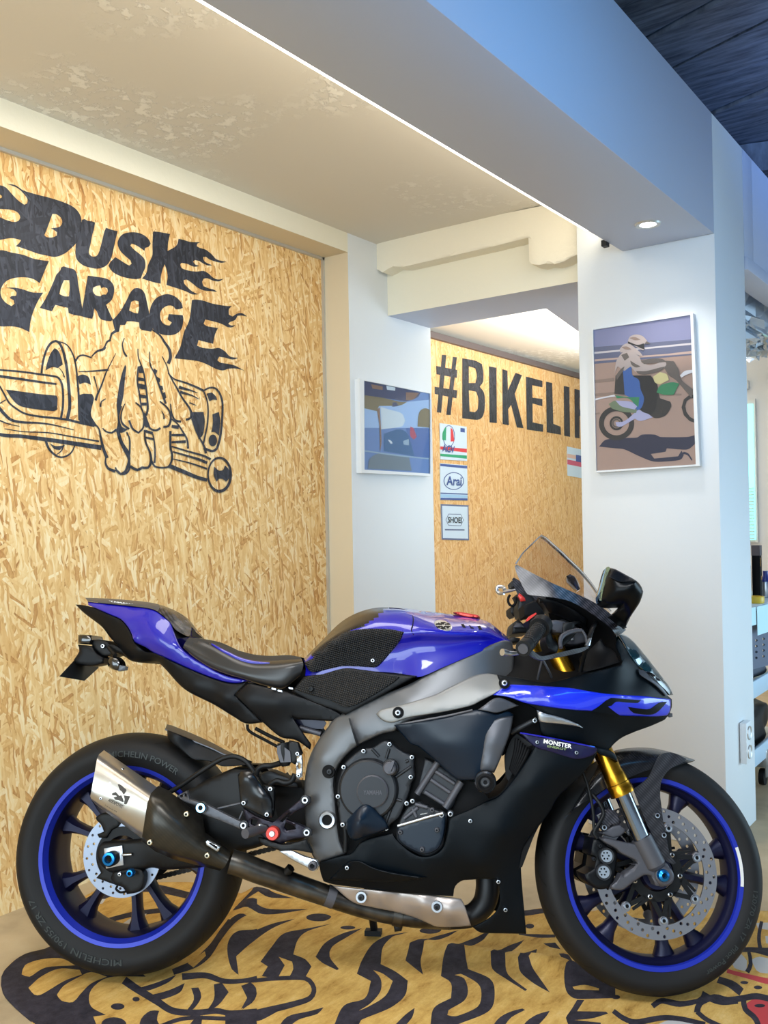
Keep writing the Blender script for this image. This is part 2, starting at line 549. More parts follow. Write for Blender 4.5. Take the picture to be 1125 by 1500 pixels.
def osb_material(name, axes, base=None, blur=1.0, painted=False):
    """oriented strand board: layered long flakes, each with its own tone; axes = the two in-plane axes"""
    m = pm(name, (215, 170, 105), .62, spec=.3); N = NT(m)
    v = N.coords(); sep = N.n('ShaderNodeSeparateXYZ'); N.l(v, sep.inputs[0])
    cb = N.n('ShaderNodeCombineXYZ'); N.l(sep.outputs[axes[0]], cb.inputs[0]); N.l(sep.outputs[axes[1]], cb.inputs[1]); uv = cb.outputs[0]
    w = N.noise(uv, 14, 2, .5, out=1)
    off = N.n('ShaderNodeVectorMath', operation='SCALE'); N.l(w, off.inputs[0]); off.inputs['Scale'].default_value = .022
    ad = N.n('ShaderNodeVectorMath', operation='ADD'); N.l(uv, ad.inputs[0]); N.l(off.outputs[0], ad.inputs[1]); uv = ad.outputs[0]
    val = None; edge = None
    for i, (ang, lo, wi) in enumerate(((88, 8.0, 64), (62, 10, 84), (112, 9, 72), (78, 11, 104), (24, 12, 84), (140, 12, 90), (97, 13, 120))):
        p = N.mapv(uv, rot=(0, 0, math.radians(-ang)), loc=(i*3.7, i*1.3, 0))
        p = N.mapv(p, scale=(lo, wi, 1))
        vo = N.n('ShaderNodeTexVoronoi', voronoi_dimensions='2D', feature='F1'); vo.inputs['Scale'].default_value = 1
        N.l(p, vo.inputs['Vector'])
        sx = N.n('ShaderNodeSeparateColor'); N.l(vo.outputs['Color'], sx.inputs[0])
        shade = N.math('MULTIPLY', vo.outputs['Distance'], .16)
        tone = N.math('SUBTRACT', sx.outputs[0], shade)
        if val is None: val = tone
        else:
            fac = N.math('GREATER_THAN', sx.outputs[1], (.5, .55, .5, .62, .74, .78, .6)[i])
            mx = N.n('ShaderNodeMix', data_type='FLOAT'); N.l(fac, mx.inputs[0]); N.l(val, mx.inputs[2]); N.l(tone, mx.inputs[3]); val = mx.outputs[0]
    fine = N.noise(N.mapv(uv, scale=(1, .2, 1)), 160, 3, .6)
    tone = N.math('ADD', N.math('MULTIPLY', val, .72), N.math('MULTIPLY', fine, .38))
    big = N.noise(uv, 2.2, 3, .5)
    if painted:
        col = N.ramp(tone, [(.0, (24, 26, 32)), (.45, (46, 48, 56)), (.8, (60, 62, 72)), (1, (80, 80, 88))])
        N.b.inputs['Roughness'].default_value = .5
    else:
        col = N.ramp(tone, [(.0, (122, 80, 42)), (.12, (190, 136, 78)), (.32, (226, 180, 114)), (.62, (243, 209, 148)), (.92, (253, 234, 190))])
        col = N.mix(N.math('MULTIPLY', big, .22), col, lin((200, 146, 78)))
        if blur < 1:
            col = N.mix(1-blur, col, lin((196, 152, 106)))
    N.l(col, N.b.inputs['Base Color'])
    N.bump(tone, .25, .004)
    return m

def plaster(name, rgb, bump=.15, scale=60, rough=.75, chips=False, grime=0.0):
    m = pm(name, rgb, rough, spec=.3); N = NT(m); v = N.coords()
    n1 = N.noise(v, scale, 5, .6)
    if chips:
        # flaking paint: raised edges of chipped islands inside larger worn zones
        zone = N.noise(v, 1.5, 2, .5)
        zone = N.ramp(zone, [(.5, (0, 0, 0, 1)), (.62, (1, 1, 1, 1))])
        ch = N.noise(v, 24, 6, .66)
        ch = N.ramp(ch, [(.51, (0, 0, 0, 1)), (.57, (1, 1, 1, 1))])
        h = N.math('MULTIPLY', ch, zone)
        h2 = N.math('ADD', N.math('MULTIPLY', h, 1.0), N.math('MULTIPLY', n1, .06))
        N.bump(h2, .6, .006); N.l(N.mix(N.math('MULTIPLY', h, .7), lin(rgb), lin((244, 240, 230))), N.b.inputs['Base Color'])
    else:
        N.bump(n1, bump, .004)
    if grime:
        g = N.noise(v, 1.3, 4, .6)
        c = N.mix(N.math('MULTIPLY', g, grime), lin(rgb), lin(tuple(x*.72 for x in rgb))); N.l(c, N.b.inputs['Base Color'])
    return m

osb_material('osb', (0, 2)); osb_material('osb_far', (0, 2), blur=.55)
osb_material('mural_paint', (0, 2), painted=True)
plaster('wall_paint', (226, 230, 233), .12, 40, .6, grime=.12)
plaster('wall_cream', (232, 226, 206), .35, 30, .65)
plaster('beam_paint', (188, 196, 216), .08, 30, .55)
plaster('ceiling_plaster', (214, 208, 196), chips=True)
plaster('rough_plaster', (236, 228, 208), 1.0, 26, .8)
plaster('alcove_paint', (214, 200, 172), .06, 40, .5)
pm('trim_metal', (200, 200, 196), .35, .6)
pm('dark_trim', (92, 82, 82), .6)
m = pm('concrete', (196, 178, 148), .55, spec=.4); N = NT(m); v = N.coords()
c = N.ramp(N.noise(v, 2.5, 7, .65), [(.3, (158, 140, 112)), (.5, (192, 172, 138)), (.7, (214, 196, 162))])
c = N.mix(N.math('MULTIPLY', N.noise(v, 40, 4, .7), .3), c, lin((150, 138, 118))); N.l(c, N.b.inputs['Base Color']); N.bump(N.noise(v, 70, 5, .7), .2, .004)
m = pm('old_timber', (44, 56, 82), .7); N = NT(m); v = N.coords()
c = N.ramp(N.noise(N.mapv(v, scale=(16, 2, 2)), 3, 5, .6), [(.3, (60, 64, 76)), (.7, (120, 126, 140))]); N.l(c, N.b.inputs['Base Color'])
pm('timber_gap', (6, 7, 12), .9)
def emis(name, rgb, strength):
    m = pm(name, rgb, .5); b = m.node_tree.nodes['Principled BSDF']
    b.inputs['Emission Color'].default_value = lin(rgb); b.inputs['Emission Strength'].default_value = strength; return m
emis('led_white', (255, 248, 234), 5); emis('lamp_white', (255, 250, 245), 14); emis('window_light', (150, 240, 228), 1.1)
# rug
m = pm('rug_tan', (205, 155, 62), .85, spec=.2); N = NT(m); v = N.coords()
c = N.ramp(N.noise(N.mapv(v, scale=(1, 2.4, 1)), 9, 7, .72), [(.28, (128, 92, 42)), (.4, (198, 156, 82)), (.56, (222, 182, 104)), (.75, (238, 208, 140))])
c = N.mix(N.math('MULTIPLY', N.noise(v, 120, 3, .7), .35), c, lin((140, 100, 44))); N.l(c, N.b.inputs['Base Color'])
N.bump(N.noise(v, 220, 3, .7), .3, .003)
m = pm('rug_black', (44, 42, 52), .85, spec=.25); N = NT(m); v = N.coords()
c = N.ramp(N.noise(v, 30, 5, .7), [(.3, (34, 32, 40)), (.7, (62, 58, 68))]); N.l(c, N.b.inputs['Base Color']); N.bump(N.noise(v, 220, 3, .7), .3, .003)
pm('rug_white', (186, 184, 182), .85); pm('rug_red', (190, 62, 66), .85)
# motorcycle
def paint(name, rgb, coat=1.0, rough=.35, metal=.35):
    m = pm(name, rgb, rough, metal, coat, .03, spec=.3); return m
paint('blue_paint', (13, 13, 158), metal=0); paint('stripe_blue', (20, 44, 214), metal=0); paint('navy_paint', (7, 9, 56), rough=.45, coat=.25, metal=0)
pm('wheel_blue', (22, 42, 168), .42, .25, .15, .2); pm('wheel_dark_blue', (13, 15, 50), .42, .3)
pm('satin_black', (8, 10, 14), .46, 0, .0, spec=.22); pm('fairing_black', (2, 9, 16), .46, 0, 0, .2, spec=.15)
pm('gloss_black', (8, 9, 12), .1, 0, 1, .03); pm('black_plastic', (13, 14, 16), .5, spec=.3); pm('deep_black', (7, 7, 9), .7, spec=.2)
pm('frame_grey', (96, 97, 99), .4, .6, spec=.5); pm('cover_grey', (132, 132, 130), .48, .4); pm('engine_grey', (40, 42, 46), .45, .4)
pm('casting_grey', (80, 80, 86), .5, .35); pm('strut_grey', (84, 86, 92), .45, .5)
pm('rubber', (16, 16, 17), .62, spec=.25); pm('sidewall_print', (42, 48, 47), .55); pm('seat_vinyl', (36, 35, 35), .34, spec=.55); pm('seat_suede', (54, 52, 50), .8, spec=.25)
pm('bolt_steel', (190, 192, 196), .25, 1); pm('chrome', (128, 133, 140), .1, 1); pm('gold', (196, 142, 40), .25, 1)
pm('disc_steel', (148, 144, 146), .32, .9); pm('rear_disc_steel', (150, 160, 178), .4, .7); pm('silver', (186, 190, 196), .3, .9)
pm('anodised_blue', (30, 120, 190), .25, .8); pm('anodised_purple', (30, 27, 40), .4, .5); pm('anodised_red', (196, 62, 52), .35, .4); pm('red_plastic', (205, 52, 44), .4)
pm('white_print', (228, 228, 224), .5); pm('green_print', (120, 140, 90), .5); pm('dark_print', (34, 33, 36), .4); pm('engrave', (66, 62, 58), .5, .6)
m = pm('titanium', (150, 138, 120), .3, .85); N = NT(m); v = N.coords()
c = N.ramp(N.noise(v, 7, 3, .5), [(.35, (186, 172, 150)), (.52, (190, 184, 174)), (.66, (166, 174, 196))]); N.l(c, N.b.inputs['Base Color'])
m = pm('titanium_bright', (188, 176, 150), .3, .95)
m = pm('pipe_steel', (84, 82, 78), .3, .85); N = NT(m); v = N.coords()
c = N.ramp(N.noise(v, 9, 3, .6), [(.3, (40, 38, 38)), (.55, (92, 88, 82)), (.75, (124, 108, 88))]); N.l(c, N.b.inputs['Base Color'])
pm('shield_steel', (168, 158, 152), .36, .5); pm('guard_sky_blue', (7, 24, 40), .36, 0, 0, .2, spec=.35); pm('collector_black', (24, 24, 26), .42, .4)  # engine side panel's blue is reflected daylight put into the base colour
def carbon(name, a=(18, 18, 22), b=(62, 60, 66), scale=480, rough=.25, rot=45):
    m = pm(name, a, rough, .0, .15, .3, spec=.35); N = NT(m); v = N.coords()
    s = N.n('ShaderNodeSeparateXYZ'); N.l(v, s.inputs[0])
    d1 = N.math('ADD', s.outputs[0], s.outputs[2]); d2 = N.math('SUBTRACT', s.outputs[0], s.outputs[2])
    w1 = N.math('SINE', N.math('MULTIPLY', d1, scale*6.283/4)); w2 = N.math('SINE', N.math('MULTIPLY', d2, scale*6.283/16))
    f = N.math('ADD', N.math('MULTIPLY', w1, .38), .5); f = N.math('MULTIPLY', f, N.math('ADD', N.math('MULTIPLY', w2, .3), .7), True)
    N.l(N.mix(f, lin(a), lin(b)), N.b.inputs['Base Color']); return m
carbon('carbon', b=(78, 75, 82)); carbon('carbon_matte', (22, 22, 26), (66, 65, 70), 480, .45); MAT['carbon_matte'].node_tree.nodes['Principled BSDF'].inputs['Coat Weight'].default_value = 0; carbon('carbon_dark', (12, 13, 16), (34, 35, 40)); carbon('carbon_collar', (50, 47, 41), (60, 56, 48), 420, .3); MAT['carbon_collar'].node_tree.nodes['Principled BSDF'].inputs['Metallic'].default_value = .45
m = pm('grip_pad', (24, 25, 27), .55, spec=.4); N = NT(m); v = N.coords(); s = N.n('ShaderNodeSeparateXYZ'); N.l(v, s.inputs[0])
a1 = N.math('SINE', N.math('MULTIPLY', N.math('ADD', s.outputs[0], N.math('MULTIPLY', s.outputs[2], .55)), 720)); a2 = N.math('SINE', N.math('MULTIPLY', N.math('SUBTRACT', N.math('MULTIPLY', s.outputs[0], .55), s.outputs[2]), 720))
h = N.math('MULTIPLY', a1, a2); N.bump(h, .9, .003)
N.l(N.mix(N.math('MULTIPLY', N.math('ADD', h, 1), .5), lin((16, 17, 18)), lin((46, 47, 49))), N.b.inputs['Base Color'])
def glassy(name, tint, alpha_mix):
    m = bpy.data.materials.new(name); m.use_nodes = True; t = m.node_tree; t.nodes.clear()
    o = t.nodes.new('ShaderNodeOutputMaterial'); mx = t.nodes.new('ShaderNodeMixShader'); tr = t.nodes.new('ShaderNodeBsdfTransparent'); g = t.nodes.new('ShaderNodeBsdfGlossy')
    tr.inputs[0].default_value = lin(tint); g.inputs['Roughness'].default_value = .03
    fr = t.nodes.new('ShaderNodeLayerWeight'); fr.inputs[0].default_value = alpha_mix
    t.links.new(fr.outputs['Fresnel'], mx.inputs[0]); t.links.new(tr.outputs[0], mx.inputs[1]); t.links.new(g.outputs[0], mx.inputs[2]); t.links.new(mx.outputs[0], o.inputs[0])
    MAT[name] = m; return m
glassy('screen_clear', (242, 240, 242), .10); glassy('picture_glass', (250, 250, 252), .12)
pm('headlight_glass', (20, 66, 78), .04, .35, 1, .02, spec=1.0)  # teal of the mirrored surroundings put into the base colour
pm('mirror_tint', (150, 200, 225), .05, 1.0)

def tread_rubber(name, n, lean, y0, y1):
    """tyre rubber with moulded tread cuts; reads the 'tread' attribute (cos, sin, lateral offset)"""
    m = pm(name, (19, 19, 20), .6, spec=.28); N = NT(m); at = N.n('ShaderNodeAttribute', attribute_name='tread'); s = N.n('ShaderNodeSeparateXYZ'); N.l(at.outputs['Vector'], s.inputs[0])
    an = N.math('ARCTAN2', s.outputs[1], s.outputs[0]); ay = N.math('ABSOLUTE', s.outputs[2]); sg = N.math('MULTIPLY', N.math('SIGN', s.outputs[2]), .25)
    ph = N.math('FRACT', N.math('ADD', N.math('MULTIPLY', N.math('ADD', an, N.math('MULTIPLY', ay, lean)), n/6.28319), sg))
    d = N.math('ABSOLUTE', N.math('SUBTRACT', ph, .5)); inr = N.math('MULTIPLY', N.math('GREATER_THAN', ay, y0), N.math('LESS_THAN', ay, y1))
    cut = N.math('MULTIPLY', N.math('LESS_THAN', d, .034), inr)
    N.l(N.mix(cut, lin((24, 24, 25)), lin((4, 4, 4))), N.b.inputs['Base Color'])
    N.bump(N.math('SUBTRACT', 1.0, cut), .6, .003)
tread_rubber('tread_rear', 22, -3.2, .018, .076); tread_rubber('tread_front', 24, -4.0, .012, .046)
# ------------------------------------------------------------------ the room
def struct(o): o['kind'] = 'structure'; return o
YW, YF, XJ, ZS, ZC = 2.706, 2.557, 3.247, 2.442, 2.53     # OSB, frame face, jamb, soffit, ceiling
YB, YBI, ZB, ZBT, XP = 0.984, 1.335, 2.255, 2.70, 3.427   # beam outer/inner face, underside, top, pillar face
XL, XH, XE, ZH = 3.462, 3.55, 3.92, 2.204
Y3, XB, ZC2 = 3.206, 7.5, 2.45
W_OSB = WallMap(1, YW); W_FRAME = WallMap(1, YF); W_PIL = WallMap(0, XP); W_OUT = WallMap(1, YB); W_FAR = WallMap(1, Y3)
W_LIP = WallMap(0, XL); W_FLOOR = WallMap(2, 0.0, -1); W_BACK = WallMap(0, XB)
FZ = -.004
struct(box('floor', MAT['concrete'], (-3, -4, FZ-.1), (12, 6, FZ)))
struct(box('wall_left', MAT['osb'], (-2.2, YW, FZ), (XJ+.05, YW+.02, ZS+.05)))
# white frame round the board: band over it, its soffit, and the pier to the right
struct(box('trim_1', [MAT['alcove_paint'], MAT['wall_cream']], (-2.2, YF, ZS), (XJ, YW+.2, ZC+.1), fm=[0, 0, 1, 0, 0, 0]))
struct(box('wall_pier', [MAT['wall_paint'], MAT['alcove_paint']], (XJ, YF, FZ), (XE, Y3+.1, ZC+.1), fm=[0, 0, 0, 0, 0, 1]))
struct(box('trim_2', MAT['trim_metal'], (-2.2, YW-.012, ZS-.012), (XJ, YW, ZS)))
struct(box('trim_3', MAT['trim_metal'], (XJ-.012, YW-.012, FZ), (XJ, YW, ZS)))
# old plaster ceiling with flaking paint
struct(box('ceiling', MAT['ceiling_plaster'], (-2.2, YB+.02, ZC), (XE+.1, YF+.02, ZC+.1)))
# deep beam along the bay; the pillar under its far end
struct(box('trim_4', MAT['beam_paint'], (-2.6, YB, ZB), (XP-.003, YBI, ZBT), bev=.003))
struct(box('wall_pillar', MAT['wall_paint'], (XP, YB, FZ), (3.83, 1.526, ZBT), bev=.003))
# lintel over the opening with its rough ledge
lint = [(XH, YF+.05), (XE, YF+.05)]+[tuple(W_P[:2]) for W_P in WallMap(2, ZH).f(A3([(800, 452), (852, 489)]))]+[(3.83, 1.4), (XH, 1.4)]
V = [(x, y, ZH) for x, y in lint]+[(x, y, ZC+.2) for x, y in lint]; k = len(lint)
struct(mk('wall_lintel', V, [tuple(range(k)), tuple(range(k, 2*k))[::-1]]+[(i, i+k, (i+1) % k+k, (i+1) % k) for i in range(k)], [MAT['wall_cream'], MAT['beam_paint']], fm=[1]+[0]*(k+1), smooth=False))
lp = [(551.5, 350), (551.5, 394), (560, 399), (568, 395), (576, 390), (590, 391), (660, 375), (720, 361.5), (774, 348), (775.5, 383), (779, 387), (790, 389), (800, 386), (812, 387), (826, 383), (838, 376), (845, 374), (852, 372), (852, 290)]
o = panel('trim_5', MAT['rough_plaster'], lp, None, W_LIP, th=.095, edge=(3, .006), step=6, raw=True); struct(o)
# next room
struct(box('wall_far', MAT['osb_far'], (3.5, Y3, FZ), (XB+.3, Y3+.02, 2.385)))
struct(box('trim_6', MAT['dark_trim'], (3.5, Y3-.03, 2.385), (XB+.3, Y3+.02, 2.425)))
struct(box('ceiling_next', MAT['ceiling_plaster'], (3.93, YB+.02, ZC2), (XB+.3, Y3+.1, ZC2+.1)))
struct(box('wall_back', MAT['wall_paint'], (XB, -1.0, FZ), (XB+.1, Y3+.1, 3.3)))
# boards over the right hand opening, flush with the beam
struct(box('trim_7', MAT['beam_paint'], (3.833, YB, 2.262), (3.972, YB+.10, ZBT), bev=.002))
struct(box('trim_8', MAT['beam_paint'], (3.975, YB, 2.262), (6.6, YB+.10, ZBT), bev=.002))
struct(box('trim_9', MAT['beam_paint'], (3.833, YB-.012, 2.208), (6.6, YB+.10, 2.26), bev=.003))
# boarded roof over the forecourt
th = math.radians(70.9); bd = np.array([math.cos(th), math.sin(th), 0]); bn = np.array([math.sin(th), -math.cos(th), 0]); parts = []
rr = random.Random(3)
for i in range(-10, 26):
    c = np.array([3.9, .6, 3.05])+bn*(i*.26); dz = rr.uniform(-.012, .012)
    def rect(a0, a1, w0, w1, z0, z1):
        P = [c+bd*a+bn*w for a in (a0, a1) for w in (w0, w1)]
        return ([(p[0], p[1], z) for z in (z0, z1) for p in (P[0], P[1], P[3], P[2])], [(0, 1, 2, 3)[::-1], (4, 5, 6, 7), (0, 1, 5, 4), (1, 2, 6, 5), (2, 3, 7, 6), (3, 0, 4, 7)])
    V, F = rect(-4, 3.5, -.1225, .1225, 3.05+dz, 3.08+dz); parts.append((V, F, 0))
V, F = boxgeo((-3, -5, 3.09), (9, 4.5, 3.12)); parts.append((V, F, 1))
struct(joinmesh('ceiling_roof', [MAT['old_timber'], MAT['timber_gap']], parts, smooth=False))
def roofbeam(n, a, b, w, h):
    a = np.array(a, float); b = np.array(b, float); d = (b-a)/np.linalg.norm(b-a); s = np.array([-d[1], d[0], 0])*w/2
    P = [a-s, a+s, b+s, b-s]; V = [(p[0], p[1], z) for z in (3.05-h, 3.05) for p in P]
    return struct(mk(n, V, [(0, 3, 2, 1), (4, 5, 6, 7), (0, 1, 5, 4), (1, 2, 6, 5), (2, 3, 7, 6), (3, 0, 4, 7)], MAT['old_timber'], smooth=False))
roofbeam('trim_10', (2.2, 1.3, 0), (3.6, -2.8, 0), .14, .10)
roofbeam('trim_11', (4.75, 1.3, 0), (6.0, -2.6, 0), .16, .14)

# unseen upper walls of the hall, added to hold sky light off the beam
struct(box('wall_right_blocker', MAT['beam_paint'], (-3.2, -3.5, 1.55), (9, -3.4, 3.12)))
struct(box('wall_rear_blocker', MAT['wall_paint'], (-3.3, -3.5, 2.3), (-3.2, 2.9, 3.12)))

# window of the back wall with slatted blind, far right edge of the view
wy0, wy1 = 1.858, 2.5
w1 = struct(box('window_1', MAT['wall_paint'], (XB-.05, wy0, 1.0), (XB, wy1, 2.12)))
box('window_pane', MAT['window_light'], (XB-.06, wy0+.014, 1.02), (XB-.051, wy1-.014, 2.08), w1)
parts = []
for i in range(16):
    V, F = boxgeo((XB-.09, wy0+.02, 1.03+i*.026), (XB-.066, wy1-.02, 1.036+i*.026)); parts.append((V, F, 0))
joinmesh('blind_slats', MAT['trim_metal'], parts, w1, smooth=False)
o = box('junction_box', MAT['wall_paint'], (XB-.06, 1.905, 2.20), (XB, 1.98, 2.27), bev=.008); tag(o, 'small white box on the back wall above the bright window', 'box')

# ------------------------------------------------------------------ painted garage sign on the board
def cr(ox, oy, s):
    def f(*pts): return [(x/s+ox, y/s+oy)+tuple(q) for x, y, *q in pts]
    return f
sC = cr(0, 255, 5.921); sD = cr(170, 300, 5.625); sA = cr(0, 470, 5.921); sB = cr(170, 470, 5.768)
def SM(p): return smooth_loop(A3(p), 2.5, 50)[:, :2]
D_ = SM(sC((60,85),(130,95),(200,140),(260,160),(330,180),(430,205),(540,240),(620,275),(670,315),(700,365),(706,400),(702,470),(690,540),(660,600),(610,650),(560,690),(480,718),(400,705),(330,690),(260,665),(190,640),(135,625),(165,600),(183,572),(100,555),(0,570),(-260,600),(-330,520),(-160,470),(-250,390),(-60,360),(60,400),(120,415),(160,405),(175,375),(160,340),(120,315),(60,305),(-120,290),(-240,230),(-60,225),(15,205),(18,190),(-20,165),(-150,110),(-60,85),(0,97),(50,115),(110,180),(160,230),(210,265),(235,255),(240,220),(210,175),(150,120)))
Dh = SM(sC((455,345),(490,348),(530,380),(540,420),(520,455),(480,465),(440,470),(470,485),(495,505),(490,535),(450,550),(400,545),(385,530),(410,470)))
U_ = SM(sC((712,395),(735,390),(760,405),(800,410),(825,420),(815,480),(800,530),(785,610),(770,680),(790,710),(825,715),(850,695),(870,640),(890,560),(905,500),(920,465),(960,480),(1020,495),(1005,560),(985,650),(960,740),(920,795),(850,820),(780,810),(720,790),(670,745),(655,690),(660,600),(690,540),(700,450)))
S_ = SM(sD((-63,502),(-45,470),(-6,431),(25,450),(80,485),(110,500),(128,485),(120,460),(80,425),(40,385),(18,345),(15,300),(45,250),(100,228),(170,228),(230,250),(270,285),(285,320),(270,345),(240,355),(235,380),(215,365),(170,335),(130,320),(118,335),(150,370),(200,410),(235,450),(242,510),(220,565),(205,605),(160,612),(80,600),(20,580),(-30,550)))
K_ = SM(sD((305,220),(345,222),(445,240),(430,310),(425,380),(480,350),(505,325),(515,280),(560,290),(610,305),(695,308),(670,320),(665,340),(690,355),(740,370),(790,410),(830,450),(910,470),(870,478),(820,468),(770,450),(740,428),(718,430),(725,460),(750,480),(795,498),(760,500),(720,485),(690,465),(650,455),(635,468),(650,490),(690,505),(640,510),(590,488),(540,478),(530,490),(540,520),(590,540),(660,550),(720,545),(760,565),(800,600),(840,615),(888,608),(850,630),(800,625),(750,605),(720,610),(710,635),(720,670),(770,690),(810,700),(832,718),(790,712),(720,705),(670,680),(620,640),(580,615),(558,620),(560,645),(590,680),(630,715),(680,738),(630,738),(580,715),(510,690),(415,660),(425,590),(415,530),(400,490),(385,530),(370,590),(368,650),(300,635),(215,607),(250,560),(262,500),(280,460),(300,410),(300,330)))
G_ = SM(sC((0,660),(100,680),(200,700),(300,735),(425,755),(400,810),(345,945),(290,910),(220,895),(130,900),(60,925),(20,970),(5,1020),(15,1070),(50,1115),(100,1145),(125,1125),(120,1095),(85,1075),(95,1060),(140,1055),(145,1030),(120,1000),(50,985),(130,985),(200,1000),(280,1025),(375,1028),(330,1100),(290,1190),(265,1280),(255,1370),(180,1335),(100,1320),(0,1320),(-160,1280),(-270,1180),(-300,1020),(-270,850),(-160,710)))
A1 = SM(sC((530,810),(550,800),(600,815),(640,825),(665,860),(680,960),(700,1080),(712,1165),(700,1230),(640,1220),(595,1205),(590,1160),(480,1135),(450,1190),(400,1175),(345,1160),(390,1090),(430,1010),(470,920),(490,870),(520,840)))
A1h = SM(sC((555,920),(600,920),(605,980),(598,1060),(560,1060),(515,1040),(530,980)))
R_ = SM(sC((762,880),(830,890),(900,900),(950,920),(985,965),(990,1020),(970,1090),(920,1135),(950,1200),(980,1265),(960,1275),(890,1265),(860,1240),(840,1190),(818,1165),(810,1220),(800,1255),(750,1245),(700,1230),(712,1165),(725,1100),(740,1010),(752,940)))
Rh = SM(sC((810,985),(840,970),(870,965),(880,990),(900,980),(930,990),(935,1020),(920,1045),(890,1045),(870,1060),(830,1050),(805,1015)))
A2 = SM(sD((180,685),(215,700),(240,740),(258,820),(275,900),(285,960),(302,1020),(290,1045),(210,1030),(195,1018),(190,970),(140,960),(90,960),(75,990),(35,990),(25,1045),(-6,1050),(-30,950),(0,920),(40,870),(80,800),(120,720),(150,690)))
A2h = SM(sD((125,800),(150,788),(185,795),(190,850),(180,895),(150,890),(108,870)))
G2 = SM(sD((400,738),(450,740),(500,765),(540,810),(550,850),(520,860),(490,860),(470,835),(430,830),(390,850),(365,890),(370,950),(400,985),(440,995),(460,970),(425,945),(435,900),(500,905),(550,910),(555,950),(540,1020),(500,1060),(440,1075),(370,1065),(310,1030),(280,960),(275,900),(290,830),(330,770)))
E_ = SM(sD((625,785),(655,780),(720,790),(800,815),(900,832),(955,835),(930,860),(930,905),(960,920),(1000,895),(1040,893),(1080,920),(1030,912),(1000,915),(980,950),(940,965),(925,980),(950,995),(985,990),(960,1008),(920,1008),(880,985),(820,965),(735,945),(722,980),(750,1000),(840,1015),(815,1070),(800,1145),(680,1115),(668,1160),(720,1180),(800,1185),(850,1180),(900,1210),(940,1250),(1010,1262),(960,1275),(900,1260),(850,1252),(835,1280),(860,1300),(920,1310),(980,1325),(1060,1368),(1000,1350),(930,1350),(880,1365),(820,1350),(740,1310),(660,1285),(480,1265),(530,1170),(560,1050),(600,960),(615,880)))
flat('painted_letters', MAT['mural_paint'], [(D_, [Dh]), U_, (S_, None, 0, -.0012), K_, G_, (A1, [A1h]), (R_, [Rh], 0, -.0012), (A2, [A2h]), (G2, None, 0, -.0012), E_], W_OSB, bpy.data.objects['wall_left'])
hs = []
def skA(w0, w1, *p): hs.append(stroke([q[:2] for q in sA(*p)], w0/4.9, None if w1 is None else w1/4.9, 3))
def skB(w0, w1, *p): hs.append(stroke([q[:2] for q in sB(*p)], w0/4.8, None if w1 is None else w1/4.8, 3))
def fiA(*p): hs.append(SM(sA(*p)))
def fiB(*p): hs.append(SM(sB(*p)))
skA(14, 24, (360,455),(372,360),(400,260),(440,195),(485,175),(520,200),(550,270),(575,380),(590,500),(600,620),(605,740),(585,850))
fiA((395,430),(410,360),(440,280),(475,235),(510,265),(535,330),(545,380),(520,395),(500,410),(460,400),(420,415))
skA(8, 18, (510,180),(560,195),(600,230),(640,310),(660,400),(670,500),(680,600),(685,700),(690,860)); skA(3, 9, (505,400),(540,440),(560,490))
skA(12, 16, (-200,400),(0,425),(180,440),(360,465),(490,485),(520,510),(540,560),(548,650),(545,750),(530,840)); skA(22, 14, (-200,450),(0,480),(180,505),(350,530),(490,548))
fiA((50,595),(200,615),(350,635),(490,648),(500,670),(495,770),(470,782),(360,772),(240,755),(160,730),(100,670))
skA(10, 18, (-60,480),(0,570),(40,640),(80,710),(140,760),(220,805),(350,830),(500,845),(600,860),(700,885),(820,910)); skA(8, 8, (-120,790),(0,715),(50,685))
skA(24, 5, (-20,740),(10,775),(40,810),(100,860),(200,880),(330,885),(450,900),(560,925),(640,945)); skA(14, 4, (-100,820),(0,865),(80,895),(170,915)); skA(5, 12, (40,935),(200,960),(420,970),(600,1000),(860,1045))
skA(22, 34, (-140,930),(-40,975),(60,995),(180,1000),(300,1015),(450,1035),(650,1065),(880,1100))
skA(18, 9, (395,1030),(415,1090),(450,1140),(510,1180),(570,1175),(620,1140),(650,1080)); fiA((430,1060),(480,1085),(555,1080),(520,1120),(470,1110)); skA(12, 6, (555,1075),(530,1130),(490,1160))
fiA((680,650),(720,632),(800,635),(815,670),(810,700),(795,760),(790,820),(830,890),(850,920),(690,885)); fiA((672,480),(720,465),(770,490),(790,555),(740,535),(690,550))
skA(14, 10, (655,350),(680,310),(720,297),(770,310),(795,320)); skA(9, 20, (795,310),(840,265),(900,245),(912,225)); skA(9, 16, (905,235),(930,180),(960,165)); skA(10, 26, (955,170),(970,110),(1010,85),(1020,30))
skA(5, 16, (680,440),(780,437),(940,425)); skA(4, 16, (1005,280),(960,370),(920,450),(880,560),(845,640),(830,690)); skA(10, 4, (815,480),(840,570),(850,640))
fiA((1085,380),(1060,450),(1035,560),(1015,690),(1012,740),(1050,740),(1070,650),(1085,500),(1095,400)); skA(5, 14, (920,675),(880,700),(872,745)); skA(6, 14, (1080,150),(1062,200),(1075,270),(1100,310))
skA(8, 16, (890,930),(920,960),(970,970),(1010,940)); fiA((1012,740),(1060,740),(1040,800),(1040,860),(1060,920),(1110,940),(1060,970),(1000,960),(1020,900),(1020,820))
skA(10, 24, (830,900),(860,940),(880,1040),(905,1130),(930,1190)); skA(10, 22, (920,1180),(915,1230),(940,1280),(1000,1305)); skA(10, 20, (1000,1270),(1030,1320),(1080,1330),(1120,1290),(1118,1200),(1080,1120),(1040,1030),(1020,950))
skB(6, 16, (185,235),(190,310),(230,420),(250,540),(262,640),(268,740),(255,800))
